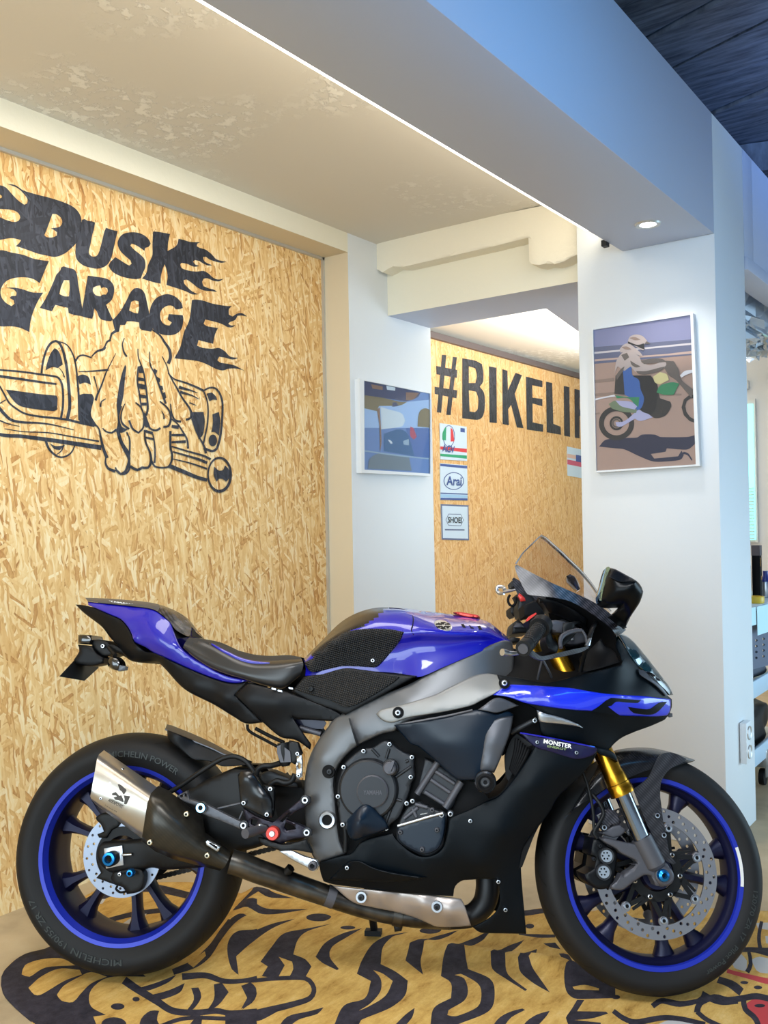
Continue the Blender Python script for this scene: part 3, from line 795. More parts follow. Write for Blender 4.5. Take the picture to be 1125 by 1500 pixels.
for q in (((190,385),(215,375),(235,440),(195,440)), ((185,475),(235,485),(240,510),(185,505)), ((180,525),(245,540),(248,580),(190,570)), ((200,620),(255,630),(258,655),(205,650)), ((208,690),(258,690),(258,715),(212,715))): hs.append(A3(sB(*q))[:, :2])
skB(12, 10, (190,385),(180,500),(195,600),(215,740)); skB(6, 16, (285,260),(290,370),(330,450),(370,560),(400,640),(420,700)); skB(5, 16, (390,300),(430,380),(450,450),(510,560),(560,650),(610,720),(635,770),(630,820),(590,835))
for q in (((318,400),(350,420),(340,450),(325,440)), ((345,470),(375,490),(370,520),(352,510)), ((372,545),(392,550),(400,580),(382,585)), ((392,610),(415,600),(425,650),(408,660))): hs.append(A3(sB(*q))[:, :2])
skB(8, 24, (300,70),(370,120),(410,180),(450,240),(460,310),(440,360))
skB(6, 16, (75,700),(45,780),(50,860),(110,915)); skB(10, 14, (165,690),(210,730),(235,800),(230,900),(190,945),(140,910),(110,840)); skB(10, 16, (370,680),(430,730),(460,790),(460,850),(440,890),(400,895)); skB(5, 10, (385,760),(405,800),(405,830))
skB(10, 16, (255,850),(290,910),(340,925),(375,905)); skB(8, 16, (460,700),(470,780),(500,840),(550,850)); fiB((240,760),(265,830),(290,900),(250,900),(235,860))
skB(20, 16, (20,940),(50,1030),(100,1110),(110,1180),(80,1270),(40,1295),(0,1260)); skB(10, 14, (90,940),(115,1000),(115,1110),(105,1170)); skB(10, 20, (240,920),(250,1020),(290,1120),(295,1190),(270,1240),(220,1240),(180,1260),(120,1230))
skB(8, 14, (310,950),(325,1030),(330,1130),(325,1200)); skB(12, 16, (300,1180),(330,1230),(400,1240),(450,1225),(475,1150),(460,1060),(460,930)); skB(18, 20, (245,930),(310,950)); skB(14, 16, (250,985),(320,1000))
skB(20, 24, (470,890),(530,900)); skB(14, 18, (470,965),(580,965)); skB(14, 20, (470,1025),(590,1020)); skB(8, 14, (470,830),(520,870),(560,930),(600,1000),(610,1080))
skB(8, 16, (440,440),(490,490),(580,520),(680,560),(740,590)); skB(22, 4, (530,560),(640,590),(690,610)); skB(20, 4, (540,600),(640,630),(700,660)); skB(10, 3, (620,690),(680,715))
skB(12, 18, (740,590),(790,565),(840,570),(880,620),(900,700),(895,850),(880,980),(850,1080),(810,1100),(740,1075)); skB(9, 12, (740,590),(775,700),(775,850),(755,960),(735,1050))
fiB((765,615),(810,605),(845,640),(855,670),(820,665),(790,680)); fiB((815,790),(840,780),(870,770),(880,850),(870,970),(835,940),(805,940),(818,870)); hs.append(ell(*sB((818,1010))[0], 36/5.77, 50/5.77))
fiB((640,770),(740,770),(750,850),(735,960),(700,1000),(670,920),(640,830)); skB(5, 16, (640,830),(680,940),(740,1050),(760,1120))
skB(10, 16, (470,1060),(600,1100),(740,1140),(800,1170)); skB(10, 20, (480,1105),(600,1140),(700,1170),(770,1200)); skB(6, 14, (475,1165),(620,1200),(770,1250)); skB(30, 24, (450,1225),(560,1270),(680,1320),(770,1345))
fiB((830,1230),(870,1265),(905,1260),(920,1220),(955,1260),(960,1320),(930,1360),(900,1335),(870,1335),(850,1360),(825,1300))
c = sB((875,1300))[0]; hs.append((ell(c[0], c[1], 18.2, 26.5, 36), [ell(c[0]-.5, c[1]-.6, 15.2, 22.6, 36)]))
flat('painted_hand_and_crankshaft', MAT['mural_paint'], [(h if isinstance(h, tuple) else (h, None))+((), ) and ((h[0], h[1], 0, -.001-.00002*i) if isinstance(h, tuple) else (h, None, 0, -.001-.00002*i)) for i, h in enumerate(hs)], W_OSB, bpy.data.objects['wall_left'])
# hashtag lettering on the far board
sF = cr(625, 480, 4.6875)
bl = [(sF((105,185),(135,188),(100,585),(70,580)), None), (sF((180,200),(208,203),(165,600),(135,598)), None), (sF((65,262),(210,290),(208,345),(68,320)), None), (sF((55,405),(210,430),(205,485),(55,455)), None),
      (SM(sF((245,210),(330,225),(380,250),(390,310),(388,370),(365,405),(395,450),(400,540),(385,610),(350,632),(245,622))), [SM(sF((290,265),(335,280),(345,330),(335,380),(290,380))), SM(sF((290,430),(340,440),(355,490),(350,560),(330,580),(295,575)))]),
      (sF((428,265),(480,275),(482,655),(432,650)), None), (sF((520,285),(555,295),(558,430),(610,310),(655,325),(605,455),(665,690),(620,685),(580,530),(560,560),(565,670),(522,662)), None),
      (sF((682,335),(795,365),(795,410),(725,395),(727,480),(795,490),(795,540),(727,520),(728,650),(800,665),(800,715),(688,700)), None), (sF((820,370),(862,380),(870,660),(920,680),(922,735),(825,718)), None),
      (sF((942,400),(980,408),(985,750),(945,742)), None), (sF((1015,420),(1110,442),(1110,490),(1050,480),(1050,560),(1100,570),(1100,615),(1050,605),(1050,760),(1018,755)), None),
      (sF((1132,448),(1220,470),(1220,515),(1165,500),(1165,585),(1215,596),(1215,640),(1165,628),(1166,735),(1224,750),(1224,800),(1136,780)), None)]
flat('painted_hashtag', MAT['mural_paint'], [(a, b, 0, -.001-.0001*i) for i, (a, b) in enumerate(bl)], W_FAR, bpy.data.objects['wall_far'])

# ------------------------------------------------------------------ posters, pictures, lamp, socket
def print_board(name, proj, quad, prints, label, cat, th=.004, mats=(), group=None, frame=None):
    """prints: list of (loop, material index, level)"""
    t = empty(name, tuple(proj.f(A3(quad)).mean(0)))
    inv = Vector(t.location)
    parts = flat('print', list(mats), [(p[0], None, p[1], -th-.0004*(1+p[2])) for p in prints], proj, t)
    back = panel('backing', mats[0], quad, t, proj, th=th, off=-th, step=0, raw=True)
    for c in t.children: c.location = -inv
    tag(t, label, cat, group); return t
agv = print_board('poster', W_FAR, sF((90,655),(275,680),(278,915),(95,905)),
    [(sF((94,815),(276,832),(276,858),(94,836)), 2, 0), (sF((94,865),(276,878),(276,900),(94,882)), 3, 0), (ell(*sF((152,745))[0], 9, 16), 4, 0), (ell(*sF((152,745))[0], 8, 15), 0, 1),
     (SM(sF((125,690),(135,680),(133,775),(108,770),(110,720))), 3, 2), (SM(sF((165,685),(180,705),(190,780),(165,782))), 2, 2), (sF((232,688),(262,692),(262,720),(232,716)), 4, 1)],
    'white poster with green and red badge, topmost of three on the far board', 'poster', mats=[pm('paper_blue', (196, 216, 236), .6), MAT['dark_print'], pm('poster_red', (205, 60, 70), .6), pm('poster_green', (40, 150, 110), .6), pm('poster_blue', (60, 84, 150), .6)], group='helmet posters')
arai = print_board('poster', W_FAR, sF((92,930),(278,945),(282,1185),(95,1180)),
    [(sF((94,934),(279,949),(279,968),(94,950)), 1, 0), (sF((95,1132),(281,1140),(281,1148),(95,1140)), 1, 0), (sF((95,1168),(281,1172),(281,1186),(95,1181)), 1, 0), (sF((95,1143),(281,1151),(281,1170),(95,1165)), 2, 0), (ell(*sF((186,1053))[0], 15, 13, 28), 1, 0), (ell(*sF((186,1053))[0], 13.8, 11.8, 28), 0, 1)],
    'pale blue poster with oval script badge, middle of three on the far board', 'poster', mats=[MAT['paper_blue'], MAT['poster_blue'], pm('poster_pale', (150, 190, 225), .6)], group='helmet posters')
shoei = print_board('poster', W_FAR, sF((98,1210),(288,1220),(292,1460),(105,1455)),
    [(sF((98,1210),(288,1220),(292,1460),(105,1455)), 1, 0), (sF((106,1222),(281,1230),(285,1449),(112,1444)), 0, 1), (SM(sF((150,1278),(235,1280),(255,1320),(235,1362),(150,1360),(130,1320))), 1, 2), (SM(sF((152,1282),(233,1284),(251,1320),(233,1358),(152,1356),(134,1320))), 0, 3), (sF((125,1382),(260,1384),(260,1394),(125,1392)), 1, 2)],
    'pale blue poster with outlined block letters, lowest of three on the far board', 'poster', mats=[MAT['paper_blue'], pm('poster_grey', (96, 110, 146), .6)], group='helmet posters')
fourth = print_board('poster', W_FAR, sF((965,815),(1100,845),(1100,1040),(968,1015)),
    [(sF((966,865),(1100,890),(1100,915),(966,892)), 2, 0), (sF((966,905),(1100,930),(1100,965),(966,938)), 1, 0), (sF((1025,872),(1100,888),(1100,935),(1025,918)), 3, 1)],
    'poster with red and orange bands, half hidden behind the pillar', 'poster', mats=[MAT['paper_blue'], pm('poster_pink', (200, 90, 120), .6), pm('poster_tan', (215, 180, 170), .6), MAT['poster_blue']], group='helmet posters')
def poster_text(root, txt, a, mat, b=.02):
    o = lettering('lettering', mat, txt, [(x, y, -.0075) for x, y in sF(*a)], W_FAR, root, b); o.location = -Vector(root.location)
poster_text(agv, 'AGV', ((108, 850), (192, 862), (110, 800)), MAT['poster_blue'])
poster_text(arai, 'Arai', ((136, 1082), (240, 1086), (138, 1018)), MAT['poster_blue'])
poster_text(shoei, 'SHOEI', ((146, 1340), (240, 1343), (147, 1298)), MAT['dark_print'])

def framed(name, proj, quad, inset, prints, mats, label, frame_mat, depth=.028, glass=True):
    t = empty(name, tuple(proj.f(A3(quad)).mean(0))); L = -Vector(t.location); q = A3(quad); c = q[:, :2].mean(0)
    inn = A3(inset)
    fr = panel('frame', frame_mat, quad, t, proj, th=depth, off=-depth, step=0, raw=True, holes=[inset])
    bk = panel('photo_print', list(mats), inset, t, proj, th=.003, off=-depth+.008, step=0, raw=True)
    pr = flat('photo_print', list(mats), [(p[0], None, p[1], -depth+.0075-.00012*(i+1)) for i, p in enumerate(prints)], proj, t)
    gl = panel('glass', MAT['picture_glass'], inset, t, proj, th=0, off=-depth+.002, step=0, raw=True) if glass else None
    for o in t.children: o.location = L
    tag(t, label, 'picture'); return t
def colours(pre, lst):
    return [pm(pre+str(i), c, .5, spec=.3) for i, c in enumerate(lst)]
# right: rider on a dirt bike, on the pillar
sP = cr(860, 450, 6.0)
pc = colours('photo_beach_', [(176, 150, 136), (140, 142, 172), (108, 112, 134), (206, 200, 200), (196, 170, 156), (64, 66, 82), (186, 172, 166), (70, 68, 66), (74, 108, 170), (58, 58, 58), (214, 204, 150), (70, 140, 100), (176, 176, 206), (112, 104, 98), (224, 222, 224), (122, 136, 110), (150, 130, 118)])
def Q(mi, *p, sm=True): return (SM(sP(*p)) if sm else A3(sP(*p))[:, :2], mi)
def RG(mi, cx, cy, rx, ry, w): # a wheel outline as a polygon strip
    a = np.linspace(0, 2*np.pi, 40); P = np.c_[cx+rx*np.cos(a), cy+ry*np.sin(a)]; P2 = np.c_[cx+(rx-w)*np.cos(a), cy+(ry-w)*np.sin(a)]
    return (A3(sP(*np.r_[P, P2[::-1]]))[:, :2], mi)
prints = [Q(1, (44,196),(906,68),(918,290),(48,372), sm=False), Q(2, (48,352),(918,282),(922,420),(52,500), sm=False), Q(3, (48,395),(300,372),(600,345),(920,312),(921,330),(600,360),(300,388),(50,412), sm=False), Q(4, (50,460),(300,440),(700,410),(922,384),(922,408),(700,425),(300,455),(50,478), sm=False),
  Q(16, (62,640),(240,620),(240,650),(62,668), sm=False), Q(16, (64,760),(230,745),(830,760),(830,775),(64,780), sm=False), Q(16, (70,930),(110,925),(110,940),(70,945), sm=False),
  Q(5, (105,1225),(165,1165),(330,1150),(440,1145),(480,1120),(600,1120),(640,1140),(880,1140),(945,1125),(950,1200),(880,1250),(700,1240),(690,1270),(560,1290),(590,1330),(700,1320),(800,1310),(830,1260),(850,1300),(820,1340),(700,1355),(580,1355),(460,1310),(330,1250),(250,1240)), Q(5, (830,1290),(880,1300),(920,1350),(925,1340),(890,1285),(850,1270)),
  RG(7, 258, 1020, 155, 150, 44), RG(7, 258, 1020, 60, 62, 18), RG(13, 258, 1020, 38, 40, 14), (A3(sP(*[p for p in [(940,770),(900,770),(850,810),(830,880),(850,950),(900,1000),(942,1015),(942,985),(905,965),(872,920),(862,870),(875,825),(910,800),(940,800)]]))[:, :2], 7),
  Q(12, (250,1010),(330,1000),(450,900),(600,960),(470,1000),(420,980),(300,1050),(260,1045)), Q(7, (370,930),(450,760),(600,640),(640,800),(730,830),(740,870),(690,950),(600,975),(540,940),(470,900)),
  Q(7, (240,760),(250,600),(330,560),(330,770)), Q(9, (400,600),(560,600),(620,700),(600,900),(560,945),(470,905),(400,760)), Q(8, (315,560),(390,520),(400,600),(455,640),(470,720),(500,800),(480,880),(440,910),(380,800),(330,770)),
  Q(15, (190,850),(240,820),(440,900),(430,930),(320,920),(220,890)), Q(11, (250,775),(360,790),(460,790),(450,880),(360,800),(260,800)), Q(14, (62,805),(240,768),(250,785),(150,800),(64,822)), Q(12, (250,820),(380,830),(440,870),(420,900),(300,870)),
  Q(6, (270,520),(250,560),(240,610),(255,480),(290,420),(330,380),(400,390),(460,440),(480,490),(560,510),(660,480),(700,490),(690,530),(600,550),(500,590),(430,570),(380,520),(330,560)), Q(13, (470,470),(580,450),(660,455),(700,480),(600,490),(500,500)), Q(6, (285,370),(320,330),(370,320),(470,400),(490,430),(440,420),(390,390),(330,390),(295,400)),
  Q(6, (355,310),(375,260),(430,240),(490,255),(530,300),(500,330),(500,380),(470,370),(400,330)), Q(9, (358,300),(440,330),(500,318),(505,370),(470,360),(440,345),(360,320)),
  Q(13, (300,420),(350,400),(370,440),(330,470)), Q(13, (430,560),(520,560),(640,530),(690,520),(640,560),(520,592),(450,585)), Q(13, (255,600),(300,540),(330,520),(310,570),(262,640)), Q(13, (380,470),(430,500),(470,520),(430,530),(390,505)), Q(16, (370,270),(420,262),(470,285),(420,290)), Q(13, (520,300),(550,312),(552,322),(505,322)), Q(16, (300,350),(350,345),(390,370),(340,372)),
  Q(10, (580,610),(640,570),(700,590),(720,640),(640,680),(595,660)), Q(11, (610,750),(640,690),(740,660),(810,670),(760,770),(680,770)), Q(13, (700,500),(760,480),(800,540),(830,640),(930,720),(920,800),(850,720),(780,640),(720,600),(680,540)), Q(13, (690,470),(760,475),(800,540),(780,560),(700,520)), Q(14, (815,600),(860,560),(925,550),(926,575),(860,600),(830,620))]
framed('framed_picture', W_PIL, [(866.8,481.8),(1015,458.8),(1025,682.4),(873.3,692.3)], [(868.7,483.2),(1011.2,461.2),(1019.2,680.3),(873.3,689.6)], prints, pc, 'white framed beach photograph of a dirt bike rider, on the pillar face', MAT['wall_paint'])
# left: picture on the pier, reflections in its glass painted as colour patches
sL = cr(520, 550, 9.375)
pl_ = colours('glass_reflection_', [(116, 150, 200), (84, 90, 118), (138, 128, 98), (172, 204, 240), (218, 232, 238), (150, 122, 104), (88, 122, 180), (122, 140, 150), (190, 92, 112), (64, 112, 156), (160, 188, 206)])
def QL(mi, *p): return (SM(sL(*p)), mi)
prints = [QL(3, (130,420),(1045,330),(1045,720),(130,720)), QL(1, (130,75),(600,170),(900,235),(860,300),(700,350),(400,310),(130,280)), QL(5, (220,120),(380,150),(380,200),(240,180)), QL(5, (700,230),(880,240),(800,330),(700,340)), QL(4, (430,140),(555,165),(550,210),(440,195)), QL(2, (130,270),(400,310),(620,360),(720,360),(620,410),(330,420),(300,490),(130,450)),
  QL(6, (700,720),(1045,730),(1045,1130),(820,1110)), QL(9, (400,800),(600,740),(720,800),(820,1110),(400,1040)), QL(4, (350,430),(480,470),(640,520),(690,620),(640,700),(360,740),(360,600)), QL(5, (300,470),(340,440),(365,900),(345,1050),(335,700)), QL(1, (520,370),(570,370),(600,420),(510,430)), QL(8, (760,700),(800,720),(850,840),(810,880),(760,830)), QL(2, (870,560),(900,480),(970,450),(1040,480),(1045,720),(860,700)), QL(7, (200,1150),(300,1080),(420,1070),(740,1110),(780,1310),(180,1280)), QL(10, (130,1025),(600,1090),(1045,1140),(1045,1155),(600,1110),(130,1045)), QL(4, (450,880),(490,890),(520,930),(490,940)), QL(10, (660,900),(740,870),(740,960),(670,950))]
framed('framed_picture', W_FRAME, [(526.5,554.5),(630.6,575.0),(631.4,697.4),(529.5,692.6)], [(533.5,557.5),(630.4,576.6),(630.6,693.8),(534.0,687.8)], prints, pl_, 'blue toned framed picture on the pier left of the opening', MAT['wall_paint'])

dl = empty('ceiling_spotlight', (3.159, 1.136, ZB))
RX90 = np.array([[1, 0, 0], [0, 0, 1], [0, 1, 0.0]])
class WorldMap:
    def loc(s, P): return np.asarray(P)
lathe('bezel', MAT['trim_metal'], (0, 0, 0), [(.028, .004), (.030, -.004), (.042, -.006), (.046, 0)], dl, WorldMap(), 32, basis=RX90, local=True)
lathe('lamp', MAT['lamp_white'], (0, 0, 0), [(0, -.001), (.026, -.001)], dl, WorldMap(), 32, basis=RX90, local=True)
tag(dl, 'small round recessed spotlight glowing under the end of the beam', 'lamp')
l = bpy.data.lights.new('spot_glow', 'SPOT'); l.energy = 14; l.spot_size = 1.9; l.spot_blend = .8; l.color = (1, .95, .88); l.shadow_soft_size = .03
o = bpy.data.objects.new('spot_glow', l); COL.objects.link(o); o.location = (3.159, 1.136, ZB-.012)
o = box('led_strip', MAT['led_white'], (-2.5, YBI, ZB+.001), (3.1, YBI+.008, ZB+.010)); tag(o, 'thin glowing strip along the inner edge of the beam', 'lamp')
o = box('cable_clip', MAT['black_plastic'], (3.255, YBI-.004, ZB-.016), (3.285, YBI+.016, ZB+.006)); tag(o, 'tiny black clip under the inner edge of the beam', 'clip')

so = empty('wall_socket', tuple(W_OUT.f(A3([(1086.5, 1086)]))[0])); c = Vector(so.location); so.location = c
box('plate', MAT['wall_paint'], (-.036, -.028, -.078), (.036, -.002, .078), so, .005)
for dz in (-.036, .036):
    lathe('socket', [MAT['trim_metal'], MAT['wall_paint']], (0, -.029, dz), [(0, .010), (.019, .010), (.022, 0), (.026, -.003), (.028, .004)], so, WorldMap(), 24, local=True)
tag(so, 'white double wall socket low on the right side of the pillar', 'socket')
# ------------------------------------------------------------------ glimpse of the workshop right of the pillar
W_TR = WallMap(1, 1.06)
def xw(p, pl): return pl.f(A3([p]))[0]
tr = empty('workshop_trolley', (3.86, 1.06, 0)); T0 = np.array([3.86, 1.06, 0])
TW = pm('trolley_white', (190, 214, 232), .4)
def tb(n, lo, hi, m=TW, bev=.004): return box(n, m, np.array(lo)-T0, np.array(hi)-T0, tr, bev)
for x in (3.87, 4.83):
    for y in (1.06, 1.46): tb('post', (x, y, .16), (x+.035, y+.035, .93))
zs = [xw((1104, q), W_TR)[2] for q in (998, 1024, 1100, 1126)]
tb('rail', (3.87, 1.058, zs[1]), (4.87, 1.075, zs[0])); tb('rail', (3.87, 1.058, zs[3]), (4.87, 1.075, zs[2]))
tb('rail', (3.87, 1.48, zs[1]), (4.87, 1.497, zs[0])); tb('rail', (3.87, 1.48, zs[3]), (4.87, 1.497, zs[2]))
tb('shelf', (3.88, 1.075, zs[1]), (4.86, 1.48, zs[1]+.02), MAT['trim_metal']); tb('shelf', (3.88, 1.075, zs[3]), (4.86, 1.48, zs[3]+.02), MAT['trim_metal'])
zt = xw((1103, 886), W_TR)[2]
tb('tabletop', (3.85, 1.03, zt-.02), (4.9, 1.5, zt))
pb = panel('perforated_panel', pm('panel_grey', (92, 104, 126), .5), [(1098, 888), (1135, 880), (1135, 972), (1098, 982)], tr, WallMap(1, 1.075), th=.006, step=0, raw=True,
           holes=[ell(1108+i*10.5, 938+j*8.5-i*2.2, 1.9, 1.9, 8) for i in range(3) for j in range(4)])
pb.location = -Vector(T0)
for x in (4.33, 4.80):
    for y in (1.08, 1.46):
        cs = empty('caster', (0, 0, 0)); cs.parent = tr; cs.location = Vector((x, y, 0))-Vector(T0)
        lathe('wheel', [MAT['rubber']], (0, 0, .038), [(0, -.014), (.018, -.014), (.036, -.012), (.038, 0), (.036, .012), (.018, .014), (0, .014)], cs, WorldMap(), 24, local=True)
        box('fork', MAT['silver'], (-.02, -.02, .04), (.02, -.015, .09), cs); box('swivel', MAT['silver'], (-.03, -.025, .085), (.03, .025, .165), cs, .006)
tag(tr, 'pale workshop trolley with rails and casters right of the pillar', 'trolley')
def standing(name, x, y, z, prof, mats, label, cat, fm=None, group=None):
    o = lathe(name, mats, (0, 0, 0), [(r, -h) for r, h in prof], None, WorldMap(), 24, basis=np.array([[1, 0, 0], [0, 0, 1], [0, -1, 0.0]]), local=True, fm=fm)
    o.location = (x, y, z); return tag(o, label, cat, group)
p = xw((1100.5, 868), WallMap(1, 1.14))
standing('bottle', p[0]-.012, p[1]+.02, zt+.001, [(0, 0), (.022, 0), (.024, .01), (.024, .15), (.02, .165), (.02, .2), (0, .2)], [MAT['dark_print'], MAT['silver']], 'black round bottle at the pillar side of the trolley top', 'bottle', [0, 0, 0, 0, 0, 0])
p = xw((1108.5, 868), WallMap(1, 1.12))
o = box('carton', [MAT['deep_black'], pm('carton_grey', (86, 78, 82), .5), MAT['gold'], MAT['silver']], (-.018, -.018, 0), (.018, .018, .245), None, .001); o.location = (p[0]+.012, p[1], zt+.001)
tag(o, 'tall slim black carton with gold marks on the trolley top', 'box')
box('lid', MAT['carton_grey'], (-.019, -.019, .2), (.019, .019, .247), o); box('printed_band', MAT['gold'], (-.012, -.0195, .15), (-.005, -.018, .19), o); box('printed_band', MAT['gold'], (-.004, -.0195, .085), (.014, -.018, .105), o)
p = xw((1107, 880), WallMap(1, 1.07))
standing('tape_roll', p[0], p[1], zt+.001, [(.018, 0), (.034, 0), (.036, .006), (.036, .026), (.034, .03), (.018, .03), (.018, 0)], [pm('tape_yellow', (214, 180, 50), .4)], 'yellow tape roll lying on the trolley top', 'tape')
p = xw((1122, 872), WallMap(1, 1.10))
standing('spray_bottle', p[0], p[1], zt+.001, [(0, 0), (.026, 0), (.028, .008), (.028, .075), (.012, .10), (.012, .125), (0, .125)], [MAT['silver'], pm('bottle_blue', (40, 50, 130), .3), MAT['wall_paint']], 'spray bottle with blue shoulder on the trolley top', 'bottle', [0, 0, 0, 1, 1, 2])
for i, (q, lab) in enumerate((([(1099, 891), (1107, 889), (1108, 915), (1100, 917)], 'narrow pale note hanging at the pillar end of the trolley'), ([(1109, 889), (1136, 882), (1136, 922), (1110, 931)], 'large pale blue sheet hanging from the trolley top'))):
    o = panel('paper_sheet', pm('paper_%d' % i, (200, 236, 246), .6), q, None, WallMap(1, 1.022), th=.001, step=0, raw=True); tag(o, lab, 'paper')
rr = random.Random(5)
def crumple(name, mat, lo, hi, n, amp, label, cat, kind=None, seed=1):
    """a soft lumpy bundle filling a box"""
    rng = np.random.default_rng(seed); lo = np.array(lo); hi = np.array(hi); c = (lo+hi)/2; h = (hi-lo)/2
    bm = bmesh.new(); bmesh.ops.create_icosphere(bm, subdivisions=n, radius=1)
    K = rng.normal(size=(14, 3))*3.2; ph = rng.uniform(0, 6.28, 14)
    for v in bm.verts:
        p = np.array(v.co); q = np.sign(p)*np.abs(p)**.6
        d = 1+amp*np.sin(K@p+ph).sum()/3.2
        v.co = Vector(q*h*d)
    me = bpy.data.meshes.new(name); bm.to_mesh(me); bm.free(); me.materials.append(mat)
    me.polygons.foreach_set('use_smooth', [True]*len(me.polygons))
    o = bpy.data.objects.new(name, me); COL.objects.link(o); o.location = Vector(c); return tag(o, label, cat, None, kind)
zl = zs[1]+.02; zl2 = zs[3]+.02
crumple('folded_jacket', MAT['black_plastic'], (3.95, 1.10, zl2), (4.7, 1.44, zl2+.21), 4, .12, 'dark folded clothes on the lower trolley shelf', 'clothes', seed=2)
crumple('tool_bag', pm('bag_grey', (74, 82, 98), .6), (3.95, 1.10, zl), (4.7, 1.42, zl+.15), 4, .10, 'grey soft bag on the upper trolley shelf', 'bag', seed=4)
foil_m = pm('foil', (206, 220, 234), .3, .55)
dct = crumple('crumpled_foil', foil_m, (4.06, 1.16, 2.06), (5.3, 1.52, 2.40), 5, .10, 'crumpled silver foil hanging under the boards right of the pillar', 'foil', seed=8)
rng = np.random.default_rng(4); me = dct.data
for v in me.vertices: v.co += Vector(rng.normal(size=3)*np.array((.02, .012, .016)))
me.polygons.foreach_set('use_smooth', [False]*len(me.polygons)); me.update()
# ------------------------------------------------------------------ tiger rug
r5 = cr(0, 1250, 3.0); r2 = cr(330, 1280, 2.8125); r3 = cr(600, 1320, 3.75); r4 = cr(825, 1320, 3.75)
def RS_(p): return smooth_loop(A3(p), 5, 55)[:, :2]
outline = [(75,1385),(92,1355),(112,1326),(135,1306),(200,1294),(280,1292),(330,1300),(353,1308),(376,1299),(420,1310),(480,1328),(560,1336),(650,1332),(768,1333),(800,1329),(860,1335),(900,1327),(1000,1327),(1060,1331),(1112,1333),(1180,1340),(1290,1372),(1320,1440),(1240,1560),(900,1610),(560,1618),(200,1575),(90,1530),(52,1500),(20,1473),(4,1453),(2,1430),(13,1413),(37,1397)]
BLK, ORG, WHT, RED = 1, 0, 2, 3
shapes = []
def sh(mi, pts): shapes.append((RS_(pts), mi))
def st(mi, w, pts): shapes.append((stroke([p[:2] for p in pts], list(w) if isinstance(w, tuple) else w, None, 5), mi))
# dark tail end and border on the left, with its tan petals
sh(BLK, r5((225,405),(110,440),(40,490),(5,540),(10,610),(60,670),(150,745),(260,830),(420,900),(430,780),(410,715),(465,708),(400,670),(395,610),(440,560),(500,540),(640,540),(520,420),(330,380)))
sh(ORG, r5((95,530),(110,490),(180,465),(270,460),(330,490),(200,500),(130,540))); sh(ORG, r5((125,590),(180,540),(260,505),(350,510),(360,530),(280,560),(180,620),(150,620))); sh(ORG, r5((250,620),(280,580),(350,540),(400,520),(470,540),(400,570),(350,620),(320,652),(270,645)))
sh(ORG, r5((420,420),(600,380),(560,440),(440,470)))
for e in ((517,672,30,14), (598,640,16,10), (500,748,55,30)): shapes.append((ell(*r5((e[0], e[1]))[0], e[2]/3, e[3]/3), BLK))
sh(BLK, r5((610,590),(690,565),(775,532),(740,565),(650,602))); sh(BLK, r5((660,622),(740,600),(812,568),(790,610),(700,642))); sh(BLK, r5((840,590),(872,588),(885,630),(850,682),(818,692),(852,640)))
st(BLK, (12, 7), r5((545,555),(610,600),(690,648),(760,690),(860,698),(950,690),(1010,700),(1130,690))); sh(BLK, r5((940,575),(975,568),(1005,610),(960,665),(900,700),(940,640)))
sh(BLK, r5((610,780),(620,725),(660,690),(700,690),(690,730),(720,790),(700,900),(600,900))); st(BLK, 6, r5((700,760),(780,730),(860,720),(1000,725))); sh(BLK, r5((820,780),(850,730),(890,710),(880,790),(860,900),(800,900))); sh(BLK, r5((1020,780),(1010,720),(1060,700),(1125,700),(1125,800),(1060,900)))
# stripes right behind the rear tyre
st(BLK, (9, 14, 6), r5((760,520),(860,480),(930,420),(975,350),(1010,300))); sh(ORG, r5((825,480),(900,430),(905,450),(850,500))); st(BLK, (10, 6), r5((800,540),(900,535),(980,560),(1060,560),(1130,545)))
sh(BLK, r5((1005,400),(1040,360),(1130,330),(1130,345),(1060,390),(1035,450),(1045,525),(1020,510),(1000,450))); sh(BLK, r5((1005,305),(1040,290),(1085,295),(1020,340),(950,420),(985,350))); st(BLK, (5, 10), r5((1050,235),(1100,195),(1130,160)))
sh(BLK, r5((1035,240),(1060,225),(1130,215),(1130,260),(1060,262)))
sh(BLK, r5((1065,580),(1100,565),(1125,590),(1120,640),(1065,685),(1095,630)))
# seen through the rear wheel
st(BLK, (16, 10), [(118,1330),(160,1306),(220,1300),(280,1312)]); st(BLK, 7, [(150,1350),(200,1338),(260,1330)]); sh(WHT, [(180,1352),(200,1340),(215,1338),(205,1354)]); sh(WHT, [(128,1318),(155,1316),(150,1323),(128,1324)])
# the middle
sh(BLK, r2((30,155),(60,128),(200,145),(345,145),(200,165),(70,162))); shapes.append((ell(*r2((385,178))[0], 18.5, 5.8), BLK))
sh(BLK, r2((120,50),(150,45),(200,75),(280,100),(180,96),(110,70)))
sh(BLK, r2((290,183),(190,205),(90,250),(20,310),(12,340),(35,400),(55,415),(45,340),(100,290),(190,225)))
sh(BLK, r2((440,203),(330,225),(240,245),(190,300),(145,360),(175,380),(150,420),(215,430),(245,375),(220,340),(275,360),(280,390),(265,420),(330,425),(355,380),(330,350),(280,330),(300,270),(340,235)))
st(BLK, (5, 6, 7, 10, 14), r2((0,440),(100,440),(200,430),(330,430),(365,470),(350,510),(280,535),(180,560),(80,585),(0,590)))
sh(BLK, r2((565,222),(480,245),(410,285),(372,340),(400,365),(460,395),(468,390),(430,340),(440,300),(500,260)))
sh(BLK, r2((755,238),(680,255),(610,285),(565,350),(542,410),(600,440),(575,510),(490,540),(450,619),(400,760),(560,760),(550,619),(560,600),(680,550),(740,500),(752,440),(700,400),(640,370),(650,300),(690,265)))
sh(ORG, r2((610,395),(640,430),(640,480),(600,530),(550,562),(590,545),(660,500),(690,440),(650,410)))
